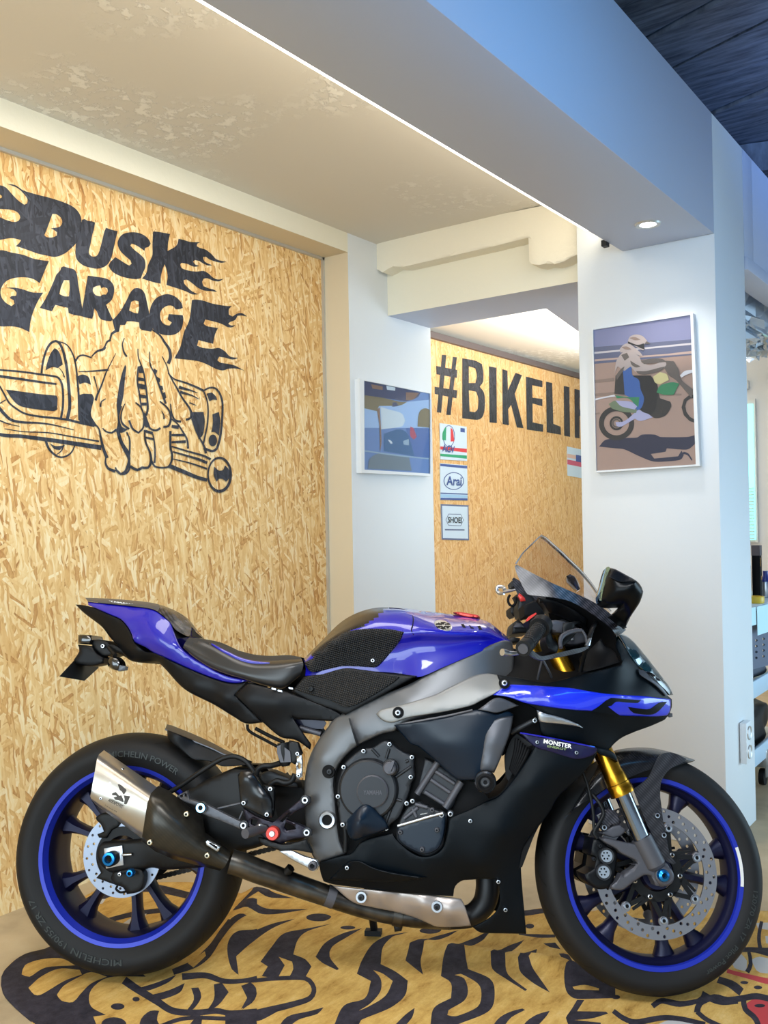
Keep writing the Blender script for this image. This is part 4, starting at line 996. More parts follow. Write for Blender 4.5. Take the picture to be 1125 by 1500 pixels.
for e in ((845,233,16,4.6), (505,220,11,2.8)): shapes.append((ell(*r2((e[0], e[1]))[0], e[2], e[3]), BLK))
sh(BLK, r2((965,240),(870,255),(810,280),(760,290),(742,355),(815,415),(805,360),(820,290),(880,270)))
sh(BLK, r2((1095,250),(1010,270),(950,295),(905,320),(888,420),(930,450),(930,510),(860,550),(845,619),(820,740),(940,740),(960,619),(1090,560),(1110,480),(1090,430),(1000,390),(985,310),(1050,280)))
sh(ORG, r2((945,415),(985,430),(1000,480),(985,520),(920,560),(915,580),(950,585),(1040,545),(1055,490),(1040,450),(970,410)))
sh(BLK, r2((240,600),(270,580),(340,565),(405,548),(380,575),(300,600),(250,640),(200,660))); sh(BLK, r2((680,640),(740,580),(780,550),(770,590),(720,640))); sh(BLK, r2((65,460),(110,450),(130,490),(110,530),(65,555),(90,510)))
sh(BLK, r2((0,585),(80,580),(180,560),(260,540),(150,600),(80,619),(40,720),(0,720)))
sh(BLK, r2((700,165),(760,170),(850,195),(880,218),(780,215),(740,215)))
# belly and front
sh(BLK, r3((630,215),(540,245),(445,300),(455,370),(520,420),(635,492),(645,485),(540,400),(525,310),(580,260))); sh(BLK, r3((700,260),(640,285),(595,330),(610,390),(680,450),(770,500),(720,430),(670,360),(655,335),(695,290)))
st(BLK, (10, 7), r3((560,60),(640,62),(740,50))); shapes.append((ell(*r3((660,135))[0], 6.5, 3.6), BLK)); st(BLK, (4, 6, 4), r3((600,185),(700,190),(800,190))); sh(BLK, r3((735,230),(800,225),(830,262),(770,250))); sh(BLK, r3((820,285),(870,290),(910,355),(850,325)))
sh(BLK, r3((850,400),(880,370),(930,365),(1000,400),(1060,455),(1130,470),(1130,530),(950,535),(900,530),(860,490))); sh(ORG, r3((895,468),(960,458),(1040,478),(1040,488),(960,484),(905,482)))
sh(BLK, r3((440,720),(480,650),(540,610),(620,587),(635,595),(560,635),(510,690))); sh(BLK, r3((600,720),(640,660),(700,620),(770,600),(750,632),(690,690)))
sh(BLK, r3((870,675),(858,640),(890,590),(920,540),(960,540),(920,602),(1080,605),(1090,615),(1000,642),(905,652),(1050,665),(1050,690),(880,720)))
# head, by the front tyre: pale and red patches
sh(WHT, r4((520,675),(600,650),(720,665),(860,700),(860,800),(500,800))); sh(WHT, r4((915,330),(960,305),(1010,340),(1005,385),(940,370))); sh(WHT, r4((1035,335),(1080,320),(1300,335),(1300,395),(1080,390))); sh(WHT, r4((1060,120),(1300,110),(1300,180),(1070,150))); sh(WHT, r4((1110,190),(1300,195),(1300,240),(1115,230)))
sh(RED, r4((1005,560),(1060,530),(1140,550),(1260,610),(1260,760),(1090,740),(1080,660),(1015,600))); st(RED, (5, 9, 8), r4((900,385),(1000,410),(1130,440),(1280,450)))
st(BLK, (12, 16, 10), r4((960,280),(1020,275),(1130,285),(1300,290))); st(BLK, (6, 5), r4((1090,300),(1075,200),(1090,110))); st(BLK, (5, 7), r4((1020,300),(1030,350),(1010,390)))
st(BLK, (8, 9, 6), r4((490,575),(540,545),(640,562),(740,545),(775,515))); st(BLK, 9, r4((735,610),(750,560),(830,525),(900,540),(990,530),(1060,520),(1140,535))); st(BLK, 8, r4((990,535),(1000,590),(1060,650),(1090,760))); st(BLK, 7, r4((735,605),(790,650),(900,700)))
st(BLK, (7, 9, 8, 7), r4((275,600),(330,640),(400,662),(540,640),(640,645),(780,675))); st(BLK, (12, 11), r4((850,435),(920,460),(980,500))); st(BLK, 9, r4((760,510),(860,550),(960,545))); st(BLK, 6, r4((400,660),(300,720)))
for e in ((995,452,6,2.4), (1070,475,6,2.6), (1080,572,8,2.6), (290,525,6,3)): shapes.append((ell(*r4((e[0], e[1]))[0], e[2], e[3]), BLK))
ol = smooth_loop(A3(outline), 8, 70)[:, :2]
pts = grid_in(ol, 8)
vs = [Vector(map(float, p)) for p in ol]; es = [(i, (i+1) % len(ol)) for i in range(len(ol))]
for L, mi in shapes:
    L = np.array(L); b = len(vs); vs += [Vector(map(float, p)) for p in L]; es += [(b+i, b+(i+1) % len(L)) for i in range(len(L))]
vs += [Vector(map(float, p)) for p in pts]
rr_ = geometry.delaunay_2d_cdt(vs, es, [], 0, 1e-3)
V2 = np.array([(v.x, v.y) for v in rr_[0]]); T = np.array([f for f in rr_[2] if len(f) == 3]); cc = V2[T].mean(1)
k = pip(ol, cc); T = T[k]; cc = cc[k]; fm = np.zeros(len(T), int)
for L, mi in shapes: fm[pip(np.array(L), cc)] = mi
V = W_FLOOR.f(np.c_[V2, np.zeros(len(V2))])
# folds: soft ridges crossing the cloth, flat under the tyres
def ridge(a, b, h, w):
    A = W_FLOOR.f(A3([a, b])); p, q = A[0][:2], A[1][:2]; ab = q-p
    t = np.clip(((V[:, :2]-p)@ab)/(ab@ab), 0, 1); d = np.hypot(*(V[:, :2]-p-t[:, None]*ab).T)
    return h*np.exp(-(d/w)**2)*np.sin(np.clip(t, .0, 1)*np.pi*.9+.15).clip(0, 1)
hgt = .0012*np.sin(V[:, 0]*19+1)*np.sin(V[:, 1]*15)
hgt += ridge((560,1372),(850,1420),.016,.022)+ridge((760,1400),(905,1440),.022,.03)+ridge((640,1364),(790,1376),.010,.018)+ridge((376,1300),(350,1372),.02,.03)+ridge((352,1330),(318,1420),.012,.03)+ridge((480,1345),(560,1352),.012,.02)+ridge((880,1452),(1125,1440),.006,.03)+ridge((980,1420),(1150,1395),.016,.03)
rcon = W_FLOOR.f(A3([(190,1431),(962,1459)]))
for q in rcon: hgt *= np.clip((np.hypot(*(V[:, :2]-q[:2]).T)-.05)/.07, 0, 1)
V[:, 2] = FZ+.0028+np.maximum(hgt, 0)
n0 = np.cross(V[T[:, 1]]-V[T[:, 0]], V[T[:, 2]]-V[T[:, 0]])
if n0[:, 2].sum() < 0: T = T[:, ::-1]
rug = mk('tiger_rug', V, [tuple(t) for t in T], [MAT['rug_tan'], MAT['rug_black'], MAT['rug_white'], MAT['rug_red']], None, list(fm), 60)
sd = rug.modifiers.new('thickness', 'SOLIDIFY'); sd.thickness = .0026; sd.offset = -1
tag(rug, 'tan rug printed as a tiger skin with black stripes, lying under the motorcycle', 'rug')
# ------------------------------------------------------------------ the motorcycle
def _Rx(t): c, s = math.cos(t), math.sin(t); return np.array([[1, 0, 0], [0, c, -s], [0, s, c]])
def _Rz(t): c, s = math.cos(t), math.sin(t); return np.array([[c, -s, 0], [s, c, 0], [0, 0, 1.0]])
def _Ra(a, t):
    a = a/np.linalg.norm(a); K = np.array([[0, -a[2], a[1]], [a[2], 0, -a[0]], [-a[1], a[0], 0]]); return np.eye(3)+math.sin(t)*K+(1-math.cos(t))*K@K
WB, RRW, RFW = 1.405, .32, .30                        # wheelbase, wheel radii; leaning on its side stand, bars turned left
B_M = _Rz(-1.05043)@_Rx(-.1848); B_O = np.array([1.59165, 2.06576, 0.0])
AXIS = np.array([-math.sin(math.radians(24)), 0, math.cos(math.radians(24))]); B_S0 = np.array([WB+.102, 0, 0.0]); B_RS = _Ra(AXIS, .20103)
BM = BikeMap(B_M, B_O); FM = BikeMap(B_M, B_O, B_S0, B_RS)
bike = empty('motorcycle', tuple(B_O)); bike.rotation_euler = Matrix(B_M.tolist()).to_euler()
tag(bike, 'blue and black sport motorcycle leaning on its side stand on the tiger rug', 'motorcycle')
T1 = cr(75, 860, 5.0); T2 = cr(225, 900, 5.0); T3 = cr(430, 880, 5.0); T4 = cr(600, 880, 5.0); T5 = cr(720, 775, 5.0); T6 = cr(800, 920, 5.0)
L1 = cr(100, 1080, 5.0); L2 = cr(225, 1050, 5.0); L3 = cr(320, 1160, 5.0); L4 = cr(440, 1050, 5.0); L5 = cr(600, 1030, 5.0); L6 = cr(600, 1200, 5.0); L7 = cr(790, 1080, 5.0)
def Z(pts, lat): return [(p[0], p[1], p[2] if len(p) > 2 else lat) for p in pts]
def b3(pts, lat=0.0, m=None): return (m or BM).f(A3(Z(pts, lat)))
M_ = MAT

# ---- wheels
def wheel(front):
    mp = FM if front else BM; x = WB if front else 0; R = RFW if front else RRW
    rt = R; half = .0595 if front else .097; fl = .0505 if front else .083
    if front: tp = [(.231,.049),(.242,.0535),(.255,.0595),(.268,.0595),(.281,.0515),(.291,.0375),(.297,.020),(.30,0)]
    else: tp = [(.231,.081),(.243,.087),(.258,.094),(.273,.097),(.289,.0925),(.3015,.079),(.3115,.056),(.318,.028),(.32,0)]
    prof = tp+[(r, -y) for r, y in tp[::-1][1:]]
    w = lathe('front_wheel' if front else 'rear_wheel', [M_['wheel_dark_blue'], M_['wheel_blue']], (x, 0, R),
              [(.205, .02), (.205, -.02), (.2065, -fl*.55), (.214, -fl+.016), (.2215, -fl+.006), (.224, -fl), (.2345, -fl-.0015), (.2345, -fl+.006), (.2255, -fl+.010),
               (.2255, fl-.010), (.2345, fl-.006), (.2345, fl+.0015), (.224, fl), (.2215, fl-.006), (.214, fl-.016), (.2065, fl*.55)],
              bike, mp, 96, True, 40, fm=[0, 0, 0, 1 if not front else 0, 1, 1, 1, 1, 0, 1, 1, 1, 1, 1, 0, 0], local=True)
    ty = lathe('tyre', [M_['rubber']], (x, 0, R), [(r*1.0, y) for r, y in prof], w, mp, 128, True, 50, local=True)
    # raised size print on the near sidewall is lettered further down
    hub = lathe('hub', [M_['wheel_dark_blue']], (x, 0, R), [(.014, -.07), (.04, -.07), (.044, -.045), (.05, -.03), (.05, .03), (.044, .045), (.04, .07), (.014, .07)], w, mp, 40, True, 40, local=True)
    cs = 2 if front else 147.5; tw = 14 if not front else 13
    for k in range(5):
        for s in (-1, 1):
            a0 = math.radians(cs+72*k+s*tw*.75); a1 = math.radians(cs+72*k+s*tw)
            rings = []
            for t in np.linspace(0, 1, 7):
                r = .042+t*(.207-.042); a = a0*(1-t)+a1*t; ww = (.017-.005*math.sin(t*3.14) + (.012*max(0, t-.8)/.2))*(1.0 if front else 1.0); dd = .026-.008*t if front else .03-.006*t
                y0 = 0.0
                c = np.array([r*math.cos(a), y0, r*math.sin(a)]); tn = np.array([-math.sin(a), 0, math.cos(a)])
                q = []
                for u, v in ((-1, -.4), (-.5, -1), (.5, -1), (1, -.4), (1, .4), (.5, 1), (-.5, 1), (-1, .4)): q.append(c+tn*u*ww+np.array([0, v*dd, 0]))
                rings.append(mp.out(np.array(q)+np.array([x, 0, R])))
            ringloft('spoke', M_['wheel_dark_blue'], rings, w, ang=50)
    return w
rw = wheel(False); fw = wheel(True)
# tread: angle and lateral offset kept on every tyre vertex for the moulded cuts
def tread_attr(w, front):
    mp = FM if front else BM; x = WB if front else 0; R = RFW if front else RRW
    me = next(o for o in w.children if o.name.startswith('tyre')).data; n = len(me.vertices); co = np.zeros(n*3); me.vertices.foreach_get('co', co); V = co.reshape(-1, 3)
    if front: V = (V-mp.S0)@mp.RS+mp.S0
    dx = V[:, 0]-x; dz = V[:, 2]-R; r = np.hypot(dx, dz); at = me.attributes.new('tread', 'FLOAT_VECTOR', 'POINT')
    at.data.foreach_set('vector', np.c_[dx/r, dz/r, V[:, 1]].ravel()); me.materials[0] = M_['tread_front' if front else 'tread_rear']
tread_attr(rw, False); tread_attr(fw, True)

def disc(name, x, lat, R, ro, ri, holes, mp, mat, parent, hole_r=.0042, seg=96, th=.005):
    a = np.linspace(0, 2*np.pi, seg, endpoint=False); lo = np.c_[ro*np.cos(a), ro*np.sin(a)]; li = np.c_[ri*np.cos(a), ri*np.sin(a)]
    hl = [np.c_[cx+hole_r*np.cos(b), cy+hole_r*np.sin(b)] for cx, cy in holes for b in [np.linspace(0, 2*np.pi, 9)[:-1]]]
    def keep(c):
        k = (np.hypot(*c.T) > ri*.9995)
        for h in hl: k &= ~pip(h, c)
        return k
    V2, T = tri2d([lo, li]+hl, [], keep); used = np.unique(T); m = -np.ones(len(V2), int); m[used] = np.arange(len(used)); V2 = V2[used]; T = m[T]
    V = np.c_[V2[:, 0]+x, np.full(len(V2), lat), V2[:, 1]+R]; Vb = V+np.array([0, th, 0]); nv = len(V)
    n0 = np.cross(V[T[0, 1]]-V[T[0, 0]], V[T[0, 2]]-V[T[0, 0]])
    if n0[1] > 0: T = T[:, ::-1]
    F = [tuple(t) for t in T]+[(t[2]+nv, t[1]+nv, t[0]+nv) for t in T]; ed = {}
    for t in T:
        for p, q in ((t[0], t[1]), (t[1], t[2]), (t[2], t[0])):
            if (q, p) in ed: del ed[(q, p)]
            else: ed[(p, q)] = 1
    F += [(q, p, p+nv, q+nv) for p, q in ed]
    return mk(name, mp.out(np.concatenate([V, Vb])), F, mat, parent, None, 30)
def spiral(ro, ri, n, rows):
    out = []
    for i in range(n):
        for j in range(rows):
            r = ri+(ro-ri)*(j+.6)/(rows+.2); a = 2*math.pi*(i+(j*.37))/n; out.append((r*math.cos(a), r*math.sin(a)))
    return out
for sg in (-1, 1):
    lat = -.0590 if sg < 0 else .054
    dsc = disc('front_brake_disc', WB, lat, RFW, .160, .1265, spiral(.158, .128, 22, 3), FM, M_['disc_steel'], bike)
    # dark lattice carrier: ring, seven double arms, seven steel drive tabs with silver buttons
    parts = []
    V, F = lathe_geo([(.046, lat-.001), (.070, lat-.001), (.070, lat+.006), (.046, lat+.006)], 40, True); parts.append((FM.out(V+np.array([WB, 0, RFW])), F, 0))
    def bar(a0, r0, a1, r1, w0, w1, z=0):
        p = np.array([r0*math.cos(a0), r0*math.sin(a0)]); q = np.array([r1*math.cos(a1), r1*math.sin(a1)]); d = (q-p)/np.linalg.norm(q-p); n = np.array([-d[1], d[0]])
        P = [p-n*w0, p+n*w0, q+n*w1, q-n*w1]; V = [(x[0], lat-.001+z+y, x[1]) for y in (0, .006) for x in P]
        parts.append((FM.out(np.array(V)+np.array([WB, 0, RFW])), [(0, 1, 2, 3), (7, 6, 5, 4), (0, 4, 5, 1), (1, 5, 6, 2), (2, 6, 7, 3), (3, 7, 4, 0)], 0))
    tabs = []
    for i in range(7):
        a = math.radians(18+360/7*i)
        for da in (-.30, .30): bar(a+da, .066, a, .114, .0055, .006)
        bar(a+.42, .068, a+.16, .110, .004, .003, .001)
        V, F = lathe_geo([(0, lat-.0012), (.0125, lat-.0012), (.0125, lat+.005), (0, lat+.005)], 16); V = V+np.array([.117*math.cos(a)+WB, 0, .117*math.sin(a)+RFW]); tabs.append((FM.out(V), F, 0))
    joinmesh('disc_carrier', [M_['black_plastic']], parts, dsc)
    for i in range(7):
        a = math.radians(18+360/7*i); y = lat-.003 if sg < 0 else lat+.008
        V, F, _x = tabs[i]; mk('drive_tab', V, F, M_['disc_steel'], dsc)
        lathe('disc_button', [M_['deep_black'], M_['bolt_steel']], (WB+.1145*math.cos(a), y, RFW+.1145*math.sin(a)), [(0, -.0008), (.004, -.0008), (.0045, -.003), (.0085, -.0025), (.0095, .003)], dsc, FM, 16, fm=[0, 1, 1, 1], local=True)
        if sg < 0:
            b = a+.45; lathe('carrier_bolt', [M_['deep_black'], M_['bolt_steel']], (WB+.061*math.cos(b), lat-.0015, RFW+.061*math.sin(b)), [(0, -.002), (.0028, -.002), (.0034, -.005), (.006, -.004), (.0068, .002)], dsc, FM, 14, fm=[0, 1, 1, 1], local=True)
rdsc = disc('rear_brake_disc', 0, -.0764, RRW, .110, .074, spiral(.108, .078, 20, 2), BM, M_['rear_disc_steel'], bike, .0036)
lathe('disc_carrier', M_['black_plastic'], (0, -.076, RRW), [(.05, 0), (.074, 0), (.074, .004), (.05, .004)], rdsc, BM, 40, True, local=True)

# rear axle area
brk = panel('brake_caliper_bracket', M_['black_plastic'], Z(L1((205,860),(230,800),(255,765),(330,760),(480,748),(502,790),(505,930),(470,960),(410,965),(380,1010),(400,1090),(330,1075),(260,1050),(205,1030),(240,990),(215,930)), -.085), bike, th=.012, edge=(3, .004), step=5)
panel('caliper', M_['black_plastic'], Z(L1((330,985),(400,965),(470,955),(540,970),(560,1000),(555,1070),(520,1130),(430,1150),(400,1100),(340,1080),(310,1030)), -.105), brk, th=.045, edge=(4, .008), step=5)
ab = panel('axle_block', M_['silver'], Z(L1((262,815),(393,794),(404,935),(276,962)), -.108), bike, th=.02, edge=(2, .003), step=5, raw=True)
lathe('slider', M_['black_plastic'], tuple(L1((318,888))[0])+(-.118,), [(0, -.02), (.016, -.02), (.019, -.016), (.019, .012), (0, .012)], ab, BM, 28)
lathe('axle_bolt', [M_['deep_black'], M_['anodised_blue']], tuple(L1((296,892))[0])+(-.142,), [(0, .004), (.008, .004), (.0105, -.004), (.0165, -.003), (.018, .006)], ab, BM, 28, fm=[0, 1, 1, 1])
bolt(tuple(L1((460,992))[0])+(-.13,), .011, ab, M_['anodised_blue'], name='blue_bolt', h=.012); bolt(tuple(L1((380,1002))[0])+(-.125,), .006, brk)
tube('adjuster', M_['bolt_steel'], b3(L1((395,862),(465,858)), -.108), .0035, ab)
uc = panel('upper_caliper', M_['black_plastic'], Z(L1((200,590),(240,560),(330,560),(385,625),(360,660),(320,680),(280,740),(225,735),(215,710),(260,690),(240,640),(210,610)), -.085), bike, th=.03, edge=(3, .005), step=5)
tube('caliper_hose', M_['deep_black'], b3(L1((360,1090),(350,1110),(380,1135),(420,1130)), -.118), .003, brk)

# swingarm with chain, sprocket
panel('swingarm', M_['black_plastic'], Z([(142,1243),(150,1234),(196,1230),(210,1226),(226,1200),(268,1160),(300,1143),(345,1124),(352,1125),(368,1127),(395,1150),(415,1178),(450,1180),(455,1215),(440,1232),(400,1234),(375,1242),(345,1250),(330,1258),(310,1268),(280,1272),(240,1274),(222,1271),(205,1276),(180,1279),(160,1277),(143,1260)], -.098), bike, th=.045, edge=(6, .014), step=7, mir=True,
      ctrl=[(300,1190,-.112),(345,1190,-.114),(230,1250,-.11)])
lathe('sprocket', M_['black_plastic'], (0, .085, RRW), [(.06, 0), (.098, 0), (.098, .006), (.06, .006)], bike, BM, 41, True, local=True)
def chain_run(p0, p1, n):
    parts = []; p0 = np.array(p0); p1 = np.array(p1); d = (p1-p0); L = np.linalg.norm(d); d /= L; up = np.array([-d[2], 0, d[0]])
    for i in range(n):
        c = p0+d*L*(i+.5)/n; h = L/n*.62
        for oy in ((-.007, .007) if i % 2 else (-.0045, .0045)):
            P = [c+d*u*h+up*v*.0085+np.array([0, oy+e, 0]) for e in (-.001, .001) for u, v in ((-1, 0), (-.8, .8), (-.3, .75), (0, .5), (.3, .75), (.8, .8), (1, 0), (.8, -.8), (.3, -.75), (0, -.5), (-.3, -.75), (-.8, -.8))]
            F = [tuple(range(12)), tuple(range(12, 24))[::-1]]+[(j, j+12, (j+1) % 12+12, (j+1) % 12) for j in range(12)]
            parts.append((np.array(P), F, 0))
        V, F = lathe_geo([(0, -.008), (.005, -.008), (.005, .008), (0, .008)], 8); parts.append((V+c+d*h, F, 0))
    return parts
ych = .088
joinmesh('chain', [pm('chain_steel', (58, 54, 50), .4, .8)], chain_run((0, ych, RRW-.099), (.60, ych, .375), 44)+chain_run((0, ych, RRW+.099), (.60, ych, .462), 44), bike)
lathe('front_sprocket', M_['black_plastic'], (.60, ych, .42), [(.0, -.004), (.042, -.004), (.042, .004), (0, .004)], bike, BM, 17, local=True)

# rear hugger
panel('rear_hugger', M_['satin_black'], Z(L2((80,88,-.06),(98,95,-.085),(110,165,-.10),(200,240,-.105),(290,312,-.105),(360,318,-.1),(430,332,-.1),(500,362,-.1),(600,360,-.1),(700,352,-.1),(722,330,-.09),(620,295,-.085),(520,272,-.085),(300,175,-.085)), -.09), bike, th=.004, edge=(3, .004), step=6)
loft('hugger_top', [M_['strut_grey']], [L2((98,55,.02),(115,56,.02),(300,130,.02),(440,195,.02),(520,238,.02),(620,285,.02),(720,325,.02)), L2((90,75,-.05),(108,78,-.05),(300,160,-.05),(440,218,-.05),(520,256,-.05),(620,293,-.05),(720,330,-.05)), L2((84,90,-.085),(100,96,-.086),(300,177,-.086),(440,234,-.086),(520,273,-.086),(620,298,-.086),(720,333,-.086))], bike, n=20, m=3, sym=False, thick=.003)

# ---- exhaust
mb = empty('exhaust', (0, 0, 0)); mb.parent = bike
def ringpx(f, pts): return BM.f(A3(f(*pts)))
R0 = ringpx(L1, [(262,95,-.145),(226,124,-.192),(212,152,-.212),(205,190,-.221),(172,380,-.228),(161,432,-.224),(168,455,-.21),(200,492,-.17),(250,300,-.125)])
R1_ = ringpx(L1, [(650,365,-.145),(616,408,-.192),(604,434,-.212),(598,462,-.221),(582,520,-.228),(552,690,-.224),(546,718,-.21),(540,742,-.17),(600,560,-.125)])
ms = ringloft('muffler_sleeve', [M_['titanium']], [R0, R0*.5+R1_*.5, R1_], mb, ang=60)
ms.data.materials.append(M_['titanium_bright'])
Ra = ringpx(L1, [(660,355,-.138),(606,410,-.21),(578,485,-.236),(541,725,-.23),(536,758,-.165),(600,560,-.118)])
Ra2 = ringpx(L1, [(735,390,-.138),(690,452,-.212),(664,520,-.238),(622,792,-.230),(640,838,-.165),(680,600,-.118)])
Rb = ringpx(L1, [(985,585,-.145),(920,672,-.205),(872,738,-.224),(800,850,-.222),(770,893,-.16),(900,740,-.12)])
Rc = ringpx(L1, [(1003,695,-.15),(965,745,-.188),(938,790,-.205),(900,880,-.203),(868,918,-.16),(960,820,-.13)])
Rd = ringpx(L1, [(1190,838,-.15),(1185,868,-.178),(1172,900,-.192),(1145,950,-.19),(1110,978,-.16),(1160,910,-.135)])
ringloft('muffler_collar', M_['carbon_collar'], [Ra, Ra2, Rb, Rc, Rd], mb, ang=80)
for q, lt in (((866,563), -.19), ((598,770), -.232), ((1018,866), -.21)): bolt(tuple(L1(q)[0])+(lt,), .0075, mb, M_['titanium_bright'], socket=False, h=.004, name='rivet')
for q, lt in (((395,237), -.178), ((307,338), -.222), ((240,447), -.226)): bolt(tuple(L1(q)[0])+(lt,), .0045, mb, M_['bolt_steel'], h=.003, name='rivet')
bd_ = panel('clamp_plate', M_['silver'], Z(L1((1008,765),(1020,755),(1110,805),(1098,838),(1085,835),(1012,790)), -.208), mb, th=.012, edge=(1.5, .002), step=4)
panel('clamp_slot', M_['deep_black'], Z(L1((1028,778),(1036,772),(1092,803),(1086,818)), -.2105), mb, th=.004, step=4)
# scorpion-like maker's mark engraved on the sleeve and lines of lettering
def onsleeve(x, y):
    return np.full(np.size(x), 0)
slf = tps([(215/5+100, 140/5+1080, -.205), (172/5+100, 380/5+1080, -.228), (160/5+100, 437/5+1080, -.222), (606/5+100, 425/5+1080, -.205), (583/5+100, 490/5+1080, -.228), (548/5+100, 715/5+1080, -.222), (380/5+100, 440/5+1080, -.228), (370/5+100, 570/5+1080, -.225)])
for poly in (((318,412),(345,400),(372,432),(358,436),(350,428),(322,425)), ((330,440),(385,425),(395,452),(402,478),(372,462),(345,458)), ((362,345),(385,340),(420,362),(425,392),(405,420),(392,398),(378,388)), ((405,425),(452,432),(420,492),(408,488),(412,452))):
    panel('maker_mark', M_['engrave'], [(p[0], p[1], 0) for p in L1(*poly)], ms, th=.001, latf=slf, off=-.0025, step=5)
lettering('maker_lettering', M_['engrave'], 'AKRAPOVIC', [(p[0], p[1], -.231) for p in L1((288,468), (392,522), (300,446))], BM, ms, .02)
lettering('maker_lettering', M_['engrave'], 'TITANIUM', [(p[0], p[1], -.231) for p in L1((262,502), (350,552), (268,492))], BM, ms, .0)
pipe = [(338,1262,-.165),(352,1266,-.160),(375,1275,-.15),(400,1284,-.14),(430,1295,-.125),(470,1309,-.11),(500,1319,-.1),(535,1330,-.09),(575,1339,-.08),(620,1345,-.075),(660,1346,-.07)]
tube('exhaust_pipe', M_['pipe_steel'], b3(pipe), [.031,.031,.0305,.0295,.028,.027,.0265,.026,.0255,.025,.026], mb, 20)
tube('exhaust_collector', M_['collector_black'], b3([(655,1346,-.07),(690,1341,-.07),(708,1325,-.07),(714,1305,-.07),(714,1280,-.065),(712,1250,-.05)]), [.0262,.028,.030,.031,.031,.03], mb, 20)
tube('pipe_joint', M_['casting_grey'], b3([(478,1311,-.108),(490,1315.5,-.103)]), .0278, mb, 20)
tube('sensor_boss', M_['black_plastic'], b3(L3((470,628,-.14),(520,565,-.15))), .009, mb, 10); tube('sensor_cap', M_['black_plastic'], b3(L3((505,585,-.148),(530,555,-.152))), .012, mb, 8)
cl = panel('pipe_bracket', M_['black_plastic'], Z([(574,1340),(590,1340),(588,1364),(578,1365)], -.09), mb, th=.03, edge=(2, .004), step=5); tube('pipe_bracket', M_['pipe_steel'], b3([(577,1338,-.085),(590,1341,-.083)]), .030, mb, 18)
hs_ = panel('heat_shield', M_['shield_steel'], [(487,1297,-.135),(510,1300,-.14),(580,1307,-.14),(640,1312,-.14),(676,1317,-.14),(682,1330,-.14),(690,1356,-.12),(666,1358,-.105),(640,1357.5,-.105),(626,1352,-.11),(610,1345,-.115),(580,1336,-.12),(545,1329,-.125),(516,1321,-.13)], bike, th=.002, ctrl=[(560,1315,-.152),(620,1327,-.152),(660,1338,-.150)], step=6, edge=(2.5, .004))
for q in ((529,1314.5), (640,1328.5)):
    lathe('washer', M_['silver'], q+(-.155,), [(.006, -.001), (.0135, -.001), (.0145, .003)], hs_, BM, 24); bolt(q+(-.156,), .0085, hs_, M_['engine_grey'], h=.007)

# ---- rear frame, tail and seat
panel('tail_lower_panel', M_['satin_black'], T1((178,128,-.03),(210,128,-.04),(275,140,-.05),(345,165,-.065),(445,208,-.08),(512,238,-.085),(560,292,-.095),(592,352,-.1),(612,405,-.105),(690,470,-.11),(752,482,-.115))+T2((60,308,-.12),(200,372,-.125),(330,427,-.13),(450,472,-.135),(540,497,-.14),(620,502,-.142),(690,490,-.145),(598,592,-.15),(800,792,-.14),(680,800,-.135),(590,752,-.125),(440,660,-.12),(230,550,-.115),(90,405,-.105),(25,340,-.095))+T1((740,548,-.085),(640,552,-.08),(560,525,-.07),(500,440,-.06),(470,412,-.06),(430,368,-.055),(370,290,-.05),(240,190,-.04)), bike, th=.004, edge=(4, .006), step=7,
      ctrl=T1((600,470,-.105),(400,260,-.065))+T2((300,520,-.135),(520,620,-.15)), mir=True)
panel('tail_cowl', M_['blue_paint'], T1((268,106,-.04),(400,121,-.055),(600,141,-.07),(752,166,-.085),(820,210,-.095),(872,256,-.105),(895,320,-.115),(922,392,-.125),(942,432,-.128),(985,480,-.13),(1050,530,-.134),(1125,572,-.138))+T2((450,415,-.142),(550,455,-.146),(692,486,-.15),(620,503,-.145),(540,497,-.143),(450,472,-.137),(330,427,-.13),(200,371,-.122),(60,306,-.115),(5,284,-.11))+T1((690,440,-.112),(612,402,-.11),(592,350,-.105),(560,290,-.1),(510,235,-.09),(440,205,-.08),(340,160,-.065),(272,132,-.05)), bike, th=.004, edge=(3, .005), step=7,
      ctrl=T1((600,215,-.095),(720,270,-.115),(600,385,-.122),(760,402,-.130),(900,422,-.134),(830,480,-.126),(400,160,-.068)), mir=True)
loft('seat_cowl', [M_['strut_grey'], M_['carbon']], [T1((248,78,0),(420,84,0),(600,98,0),(720,112,0),(800,130,0),(890,165,0),(970,212,0),(1028,292,0)), T1((258,90,-.03),(420,100,-.04),(600,116,-.05),(745,132,-.055),(830,160,-.06),(905,210,-.06),(960,275,-.058),(1022,345,-.05)), T1((270,105,-.045),(400,119,-.058),(600,139,-.075),(752,164,-.088),(815,205,-.097),(868,255,-.105),(915,315,-.105),(1000,362,-.09))], bike, n=26, m=3,
     matf=lambda c: (c[:, 0] > 232).astype(int))  # grey rear part: wall reflected in the carbon top, put into its colour
panel('seat_cowl_inner', M_['satin_black'], T1((758,170,-.088),(780,182,-.086),(885,206,-.07),(940,290,-.066),(1000,350,-.06),(1120,380,-.06),(1060,330,-.03),(1032,305,-.02),(1030,360,-.05),(985,368,-.08),(922,378,-.115),(895,320,-.11),(868,255,-.104)), bike, th=.004, step=6)
lettering('cowl_lettering', M_['white_print'], 'YAMAHA', [(p[0], p[1], -.06) for p in T1((430,108), (620,134), (420,97))], BM, bike, .03)
